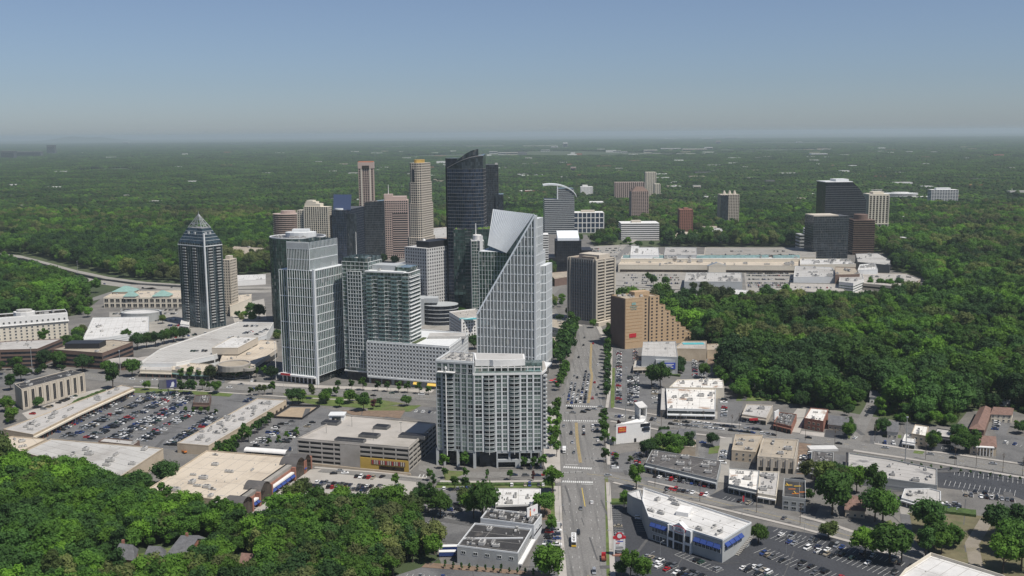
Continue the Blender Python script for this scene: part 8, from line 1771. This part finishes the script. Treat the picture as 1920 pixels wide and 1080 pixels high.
# ---------------------------------------------------------------- houses in the woods, far buildings, street furniture, haze
gable('house','dark grey roofed house with white chimney among the bottom left trees','house',[(212,1045),(252,1050),(258,1030),(228,1026)],5.5,10.5,'brick','shingle',0.15,True)
gable('house','dark hip roofed house with skylights beside the brick gable at the bottom','house',[(268,1048),(310,1050),(310,1032),(276,1030)],6,10.5,'tan_wall','shingle',0.2)
gable('house','steep grey roofed brick house with tall chimney at the bottom left','house',[(310,1044),(345,1048),(395,1012),(372,1004)],6.5,12,'brick','shingle',0,True)
gable('house','low dark roofed house left of the white chimney house','house',[(152,1053),(188,1050),(190,1034),(168,1034)],4,7.5,'brown_wall','shingle')
gable('house','brown roofed house half hidden under trees at the bottom','house',[(448,1066),(474,1068),(488,1042),(462,1040)],4.5,9,'brick','brown_shingle')
gable('house','grey porch house beside the brown roofed house at the bottom','house',[(412,1052),(430,1054),(436,1036),(418,1034)],4,7,'grey_wall','shingle')
gable('house','pale roofed house at the left edge among trees','house',[(-8,1022),(16,1024),(18,1008),(-4,1006)],4.5,8,'white','shingle')
gable('house','white gabled house at the bottom among the central trees','house',[(668,1080),(690,1086),(692,1068),(668,1064)],4.5,8.5,'white','shingle')
gable('house','flat brown roofed house at the very bottom left','house',[(66,1075),(96,1075),(96,1066),(68,1066)],4,5.5,'tan_wall','brown_shingle')
HOUSES=[(1462,652,'white'),(1610,642,'cream'),(1580,720,'grey_wall'),(1800,660,'white'),(1806,672,'cream'),(1725,695,'white'),(1765,705,'grey_wall'),(1890,690,'brick'),(1640,740,'white'),(1458,708,'white'),(1460,722,'cream'),(1705,565,'brick'),(1885,745,'white'),(1510,690,'cream'),(1700,618,'cream'),(1560,640,'grey_wall')]
for i,(x,y,w)in enumerate(HOUSES):
 a,b_=(x-9,y+4),(x+9,y+5);gable('house','%s walled house glimpsed among the right hand trees, %s by distance from the mall'%({'grey_wall':'grey','brick':'brick'}.get(w,w),ordn(i)),'house',[a,b_,(x+10,y-3),(x-7,y-4)],5,8.5,w,'shingle' if i%3 else 'pale_roof',0,False)
t=thing('satellite_dish','white satellite dish on a mast above the wood','satellite dish',(*P(1413,648),0));b=MB();b.tube((0,0,0),(0,0,13),0.4,0.3,6);b.build('mast',M['metal'],t);b=MB()
for i in range(5):
 r0,r1=i*1.0,(i+1)*1.0
 for j in range(16):
  a,c=2*math.pi*j/16,2*math.pi*(j+1)/16;f=lambda r_,g:(r_*math.cos(g),-1.2+0.07*r_*r_*-1+0.4,15+r_*math.sin(g));b.quad(f(r0,a),f(r1,a),f(r1,c),f(r0,c))
b.build('dish',M['white'],t)
FAR=[
(4,24,299,283,'dark_grey','far grey office block at the left horizon'),(36,72,295,284,'dark_grey','low far slab beside the left horizon tower'),(90,101,290,272,'dark_grey','single dark far tower at the left horizon'),(152,168,288,286,'white','long white far roof near the left horizon'),(233,239,270,266,'white','tiny white far building left of centre'),
(866,880,283,281,'cream','pale far roof left of the curved tower'),(880,940,276,273.5,'cream','long pale far roof line by the curved tower top'),(918,932,288,284,'white','white far roofs right of the curved tower, upper'),(935,955,290,286,'white','white far roofs right of the curved tower, lower'),(940,962,318,313,'white','white far shed right of the curved tower'),(985,1042,276,273,'cream','long tan far warehouse near the horizon'),(1034,1046,280,275,'white','white far cluster near the horizon, left block'),(1056,1064,278,267,'white','slim white far tower near the horizon'),(1015,1030,284,281,'white','small white far roofs below the tan warehouse'),(950,970,290,286,'cream','pale far roofs between the towers'),(978,992,312,307,'pink','reddish far roof left of centre'),(1070,1080,325,313,'pink','small pink far house in the woods'),
(1150,1164,286,283,'white','white far roof right of centre, first'),(1166,1176,287,284,'white','white far roof right of centre, second'),(1208,1232,286,281,'cream','cream far sheds in the long clearing'),(1240,1276,283,278,'white','white far sheds in the long clearing, middle'),(1280,1325,285,279,'cream','cream far sheds in the long clearing, right'),(1270,1350,291,288,'cream','pale far roof line below the long clearing'),(1322,1336,282,276,'white','white far block ending the long clearing'),(1250,1266,262,260,'white','white far roof just under the horizon'),(1320,1335,262,259,'white','second white far roof just under the horizon'),(1362,1380,260,257,'white','third white far roof just under the horizon'),(1343,1351,271,264,'pink','pink far block under the horizon'),
(1350,1375,329,324,'red_tile','red far roofs in the right woods'),(1352,1372,332,329,'white','white far block below the red roofs'),(1228,1256,341,333,'white','white stepped far office behind the pale tower'),(1258,1296,350,343,'cream','pale far block right of the pale tower'),(1264,1288,364,358,'brick','low brick far row in the woods'),(1300,1314,360,348,'cream','pale far house cluster in the woods'),(1494,1504,270,266,'white','white far roof in the right woods, upper'),(1520,1552,294,288,'white','white far sheds in the right woods'),(1574,1584,294,290,'white','small white far shed in the right woods'),(1700,1712,288,284,'white','bright white far roof in the right woods'),(1648,1656,277,275,'white','tiny white far roof at right'),(1816,1860,352,347,'red_tile','orange tiled far roofs right of the blue glass block'),(1440,1520,378,372,'cream','pale far apartment rows left of the black slab'),(1470,1515,388,384,'cream','lower pale far apartment row left of the black slab'),(1440,1545,410,402,'brown_wall','brown roofed far apartments left of the dark glass tower'),(1840,1870,367,362,'cream','pale far roof right of the blue glass block'),(1860,1915,359,355,'grey_wall','grey far roof line at the right edge'),(1720,1760,398,391,'cream','pale houses below the blue glass block'),(1785,1805,398,392,'cream','pale houses right below the blue glass block'),(1700,1722,385,380,'white','white house left of the blue glass block'),(1810,1920,484,470,'grey_wall','long grey roofed school in the right woods'),(1712,1735,474,462,'beige','beige garage beside the mall road in the right woods'),(1690,1712,462,446,'cream','cream houses below the striped white tower'),(1880,1915,390,383,'grey_wall','grey roofs far at the right edge'),
(1170,1200,432,428,'tan_wall','tan roof left of the brown residential tower base'),(65,78,340,335,'white','single white house in the left woods'),(232,240,376,366,'pink','small pink house in the left woods'),(30,40,392,385,'pink','small pinkish house far left in the woods'),(115,124,327,323,'brick','tiny red house in the left woods'),
]
for x0,x1,yb,yt,w,lab in FAR:
 q0,q1=P(x0,yb),P(x1,yb);h_=max(5.0,hgt((x0+x1)/2,yb,yt));wd=dist2(q0,q1);cx,cy=(q0[0]+q1[0])/2,(q0[1]+q1[1])/2;dd=max(14,min(60,wd*0.6))
 t=thing('distant_building',lab,'building',(cx,cy+dd/2,0));bx(t,'wall',M[w],-wd/2,-dd/2,0,wd/2,dd/2,h_)
 bx(t,'roof',M['white_roof' if w in('white','cream')else('red_tile' if w=='red_tile' else 'grey_roof')],-wd/2-0.4,-dd/2-0.4,h_,wd/2+0.4,dd/2+0.4,h_+0.6)
 if h_>14:bx(t,'window_band',M['g_win'],-wd/2+1,-dd/2-0.1,h_*0.2,wd/2-1,-dd/2+1,h_*0.8)
rr=random.Random(19);rb=MB();rm=[M['white_roof'],M['grey_roof'],M['brown_roof'],M['white'],M['brick'],M['shingle']]
for i in range(240):
 y=2300*(5.2**rr.random());x=y*rr.uniform(-0.2,0.5)if rr.random()<0.8 else y*rr.uniform(-0.5,0.5)
 if any(inpoly((x,y),c)[0]for c in CLEAR):continue
 w,d,z=rr.uniform(8,26)*(1+y/9000),rr.uniform(8,20),rr.uniform(10,16)+y/1500;m=rr.choice((0,0,1,2,3,3,4,5));rb.box(x-w,y-d,0,x+w,y+d,z,m)
rb.build('distant_rooftops',rm,None,kind='stuff')
# billboards, sign tower, poles
def billboard(px,hz,w,h,rz,label,face,zc=None):
 q=P(*px);t=thing('billboard',label,'billboard',(*q,0),rz);b=MB();b.tube((0,0.4,0),(0,0.4,hz),0.5,0.45,8);b.build('column',M['unit_dark'],t);bx(t,'panel',M[face],-w/2,-0.3,hz,w/2,0.3,hz+h);bx(t,'catwalk',M['unit_dark'],-w/2,-1.3,hz-0.4,w/2,0.9,hz);return t
t=billboard((316,743),7,14,7,0.25,'large billboard with dark blue poster over the big car park lawn','unit_dark')
bx(t,'poster',mat('navy_print',(0.035,0.04,0.13),0.6),-1.0,-0.42,7.3,6.8,-0.31,13.6);bb=MB();bb.quad((1.5,-0.45,7.6),(4.5,-0.45,7.8),(5.2,-0.45,10.4),(4.4,-0.45,12.2),(3.0,-0.45,11.4),(2.6,-0.45,9.2));bb.build('printed_figure',M['light_grey'],t)
t=billboard((1455,795),4,8,6,0.9,'pale billboard standing left of the crowded shop roof','light_grey');bx(t,'poster',M['white'],-3.7,-0.42,4.2,3.7,-0.31,9.8)
q=P(1161,1042);t=thing('sign_tower','white pylon sign with red arched head at the pharmacy lot entrance','sign',(*q,0),0.05)
for s in(-1,1):bx(t,'post',M['white'],s*2.6-0.3,-0.4,0,s*2.6+0.3,0.4,9.0)
bx(t,'board',M['white'],-2.3,-0.3,3.4,2.3,0.3,9.0);b=MB();pr_=[(-3.2,9.0),(3.2,9.0),(3.2,10.2),(2.0,10.4)]+[(2.0*math.cos(a*math.pi/8),10.4+1.8*math.sin(a*math.pi/8))for a in range(1,8)]+[(-2.0,10.4),(-3.2,10.2)]
b.v+=[(x,-0.4,z)for x,z in pr_]+[(x,0.4,z)for x,z in pr_];k=len(pr_);b.f.append(tuple(range(k)));b.m.append(0);b.f.append(tuple(range(2*k-1,k-1,-1)));b.m.append(0)
for i in range(k):j=(i+1)%k;b.f.append((j,i,k+i,k+j));b.m.append(0)
b.build('arched_head',M['sign_red'],t)
for i,(m_,x0,x1)in enumerate((('sign_red',-1.9,0.4),('sign_blue',-1.0,1.9),('sign_red',-1.8,0.2),('mid_grey',-1.9,-0.2),('mid_grey',-1.9,1.7),('black',-1.9,1.9))):bx(t,'tenant_panel',M[m_],x0,-0.36,8.3-i*0.85,x1,-0.3,8.75-i*0.85)
b=MB();b.tube((0,-0.42,10.6),(0,-0.45,10.6),1.2,1.2,12);b.build('emblem',M['light_grey'],t);bx(t,'planter',M['brick'],-3.4,-1,0,3.4,1,0.7)
q=P(1044,998);t=thing('sign','white kerbside sign box left of the lower main road','sign',(*q,0));bx(t,'panel',M['white'],-1.8,-0.3,2.2,1.8,0.3,5.6);bx(t,'post',M['metal'],-0.3,-0.2,0,0.3,0.2,2.2)
q=P(1245,988,0);t=thing('flagpole','thin pole with red banner behind the pharmacy roof','banner',(*P(1391,975),0));b=MB();b.tube((0,0,0),(0,0,14),0.12,0.08,5);b.build('pole',M['metal'],t);bx(t,'banner',M['sign_red'],0.1,-0.03,10.5,1.0,0.03,13.8)
b=MB();b.tube((0,0,0),(0,0,9),0.11,0.08,6);b.tube((0,0,9),(1.8,0,9.4),0.06,0.05,5);b.box(1.4,-0.18,9.3,2.3,0.18,9.5);LAMP=b.data('lamp',M['metal'])
def lamps(px,n,where,group,hd,sc=1.0):
 line=dense(PP(px),2.0)
 for i in range(n):q=line[min(len(line)-1,int((i+0.5)/n*len(line)))];tag(link('street_lamp',LAMP,None,(*q,0),hd,(sc,sc,sc)),ordn(i)+' street lamp '+where,'street lamp',group)
lamps([(1052,1060),(1046,920)],3,'up the left pavement of the lower main road','main road lamps',0,1.15);lamps([(1149,1060),(1142,910)],3,'up the right pavement of the lower main road','main road lamps',3.14,1.15);lamps([(1132,862),(1133,800)],2,'among the right street trees below the junction','main road lamps',3.14,1.1);lamps([(1142,750),(1141,660)],4,'among the right street trees above the junction','main road lamps',3.14,1.1);lamps([(560,741),(810,752)],5,'along the near kerb of the left cross street','cross street lamps',1.5);lamps([(440,722),(690,733)],4,'along the far kerb of the left cross street','cross street lamps',-1.5);lamps([(120,800),(330,770)],5,'across the big car park','car park lamps',0.4);lamps([(590,935),(730,940)],3,'on the concrete lot below the garage','car park lamps',0);lamps([(1212,1080),(1245,1040)],2,'before the pharmacy entrance','car park lamps',0.5);lamps([(1457,1050),(1520,1005)],2,'on the striped lot right of the pharmacy','car park lamps',0.5);lamps([(1780,895),(1910,915)],4,'along the right hand lot','car park lamps',0.2)
b=MB();b.tube((0,0,0),(0,0,12.5),0.16,0.11,6);b.box(-1.3,-0.08,11.3,1.3,0.08,11.5);b.box(-1.0,-0.08,10.3,1.0,0.08,10.5);b.tube((0.35,0,9.2),(0.35,0,10.1),0.22,0.22,8);UP=b.data('utility_pole',M['bark'])
for i,(x,y)in enumerate(((1228,912),(1269,925),(1312,940),(1418,962),(1500,985),(1240,800),(1275,806),(1318,800),(1372,808),(1386,805),(1455,822),(1510,826),(1565,836),(1640,830),(1697,868),(1735,862),(1790,872),(1830,878),(1880,885),(1917,893))):tag(link('utility_pole',UP,None,(*P(x,y),0),0.4),ordn(i)+' wooden utility pole counted along '+('the lower street from the main road' if i<5 else 'the cross street from the bank'),'utility pole','utility poles')
for x,y,yt,lab in((1173,792,690,'very tall thin grey mast behind the white bank'),(61,700,652,'tall pale mast before the dark ribbon window office'),(226,697,658,'tall pale mast before the twin round roofs'),(146,513,490,'tall highway light mast in the left wood'),(1697,868,783,'tall pole rising from the stained roof to the porch building'),(518,712,642,'white lattice mast at the left foot of the finned office tower')):
 z=hgt(x,y,yt);b=MB();b.tube((0,0,0),(0,0,z),0.32,0.2,6);b.tube((0,0,z),(0,0,z+0.6),0.8,0.8,8);o=b.build('mast',M['metal' if x!=518 else 'white'],None);o.location=(*P(x,y),0);tag(o,lab,'mast')
def signal(px,reach,hd,label):
 t=thing('traffic_signal',label,'traffic light',(*P(*px),0),hd);b=MB();b.tube((0,0,0),(0,0,7),0.15,0.11,6);b.tube((0,0,6.3),(reach,0,6.9),0.1,0.07,6);b.build('pole_arm',M['metal'],t)
 for k in range(3):x=reach*(0.4+0.28*k);bx(t,'signal_head',M['unit_dark'],x-0.2,-0.2,5.9,x+0.2,0.2,7.0)
signal((1046,790),13,-0.1,'signal mast with arm at the lower left corner of the junction');signal((1133,762),14,3.0,'signal mast with arm at the upper right corner of the junction');signal((1050,905),14,0.0,'signal mast with long arm at the drive on the left pavement');signal((1138,878),14,3.1,'signal mast with long arm at the drive on the right pavement');signal((1052,758),9,1.2,'signal mast at the upper left corner of the junction')
# construction fence, umbrellas, tent, pools of small things
fz=PP([(511,784),(545,762),(600,763),(566,787)]);b=MB()
for i in range(4):
 a,c=fz[i],fz[(i+1)%4];b.bar(a,c,0.12,0,1.8,0.0)
tag(b.build('site_fence',M['black']),'black fabric fence round the tan gravel plot by the straight mall','fence')
for i,(x,y)in enumerate(((1034,718),(1041,716),(1045,720))):
 t=thing('parasol',ordn(i)+' red parasol on the pavement at the foot of the sloping tower','parasol',(*P(x,y),0),0,'red parasols');b=MB();b.tube((0,0,0),(0,0,2.6),0.05,0.05,5);b.build('pole',M['metal'],t);b=MB();b.tube((0,0,2.2),(0,0,3.0),2.0,0.1,8);b.build('canopy',M['sign_red'],t)
for i,(x,y)in enumerate(((1033,893),(1040,897),(1028,898))):
 t=thing('kiosk',ordn(i)+' small glass shelter at the corner of drive and main road','shelter',(*P(x,y),0),0.1,'corner shelters');bx(t,'roof',M['pale_roof'],-2.2,-1.5,2.8,2.2,1.5,3.1)
 bx(t,'glazing',M['g_teal'],-2.0,1.1,0.2,2.0,1.3,2.8)
 for sx in(-2,2):
  for sy in(-1.3,1.3):bx(t,'post',M['metal'],sx-0.08,sy-0.08,0,sx+0.08,sy+0.08,2.8)
t=thing('awning_hall','long white curved fabric roof behind the cream roofed store','tent',(*P(500,853),0),-0.24);b=MB();N=8
for i in range(N):
 a0,a1=math.pi*i/N,math.pi*(i+1)/N
 b.quad((-15,3*math.cos(a0),2.4+2.0*math.sin(a0)),(15,3*math.cos(a0),2.4+2.0*math.sin(a0)),(15,3*math.cos(a1),2.4+2.0*math.sin(a1)),(-15,3*math.cos(a1),2.4+2.0*math.sin(a1)))
b.build('fabric_roof',M['white'],t)
for x in(-14,0,14):
 for y in(-2.8,2.8):bx(t,'post',M['metal'],x-0.1,y-0.1,0,x+0.1,y+0.1,2.6)
 # long bare cuttings seen among the far trees and the hill on the horizon
for x0,x1,y,lab in((1200,1360,288,'clearing'),(985,1050,278,'clearing'),(1480,1560,292,'clearing'),(1000,1040,300,'clearing'),(205,470,352,'clearing')):
 a,c=P(x0,y),P(x1,y);
 sheet('clearing',[(a[0],a[1]-40),(c[0],c[1]-40),(c[0],c[1]+60),(a[0],a[1]+60)],0.3,M['concrete']if y<340 else M['soil'])
b=MB();n=40
for hx,hw,hh,hy in((-19500,2600,250,44000),(2500,9000,60,52000),(16000,11000,90,52000)):
 for i in range(n):
  x0,x1=hx-hw+2*hw*i/n,hx-hw+2*hw*(i+1)/n;f=lambda x:hh*(0.5+0.5*math.cos(math.pi*(x-hx)/hw))*(0.85+0.15*math.sin(x*0.004))
  b.quad((x0,hy,-1),(x1,hy,-1),(x1,hy+2500,f(x1)),(x0,hy+2500,f(x0)));b.quad((x0,hy+2500,f(x0)),(x1,hy+2500,f(x1)),(x1,hy+6000,-1),(x0,hy+6000,-1))
b.build('hills',far,kind='structure')
# the air
hz=bpy.data.materials.new('haze_air');hz.use_nodes=True;nt=hz.node_tree;nt.nodes.clear();ou=nt.nodes.new('ShaderNodeOutputMaterial');vo=nt.nodes.new('ShaderNodeVolumePrincipled')
vo.inputs['Color'].default_value=(0.58,0.675,0.745,1);vo.inputs['Density'].default_value=4.6e-5;vo.inputs['Anisotropy'].default_value=0.1;nt.links.new(vo.outputs[0],ou.inputs['Volume'])
b=MB();b.box(-61000,-2000,-2.0,61000,71000,255.0);b.build('haze',hz,None,kind='stuff')
# front gardens of the shingled houses
for i,p in enumerate(([(200,1058),(262,1038),(390,1014),(415,1032),(380,1076),(330,1115),(235,1115)],[(408,1052),(470,1040),(498,1078),(478,1112),(424,1108)])):sheet('lawn',PP(p),0.05+0.003*i,M['grass'])
ribbon('path',PP([(300,1056),(312,1064),(330,1085)]),2.2,0.1,M['concrete_pale']);ribbon('path',PP([(428,1062),(432,1080),(425,1100)]),2.2,0.1,M['concrete_pale'])
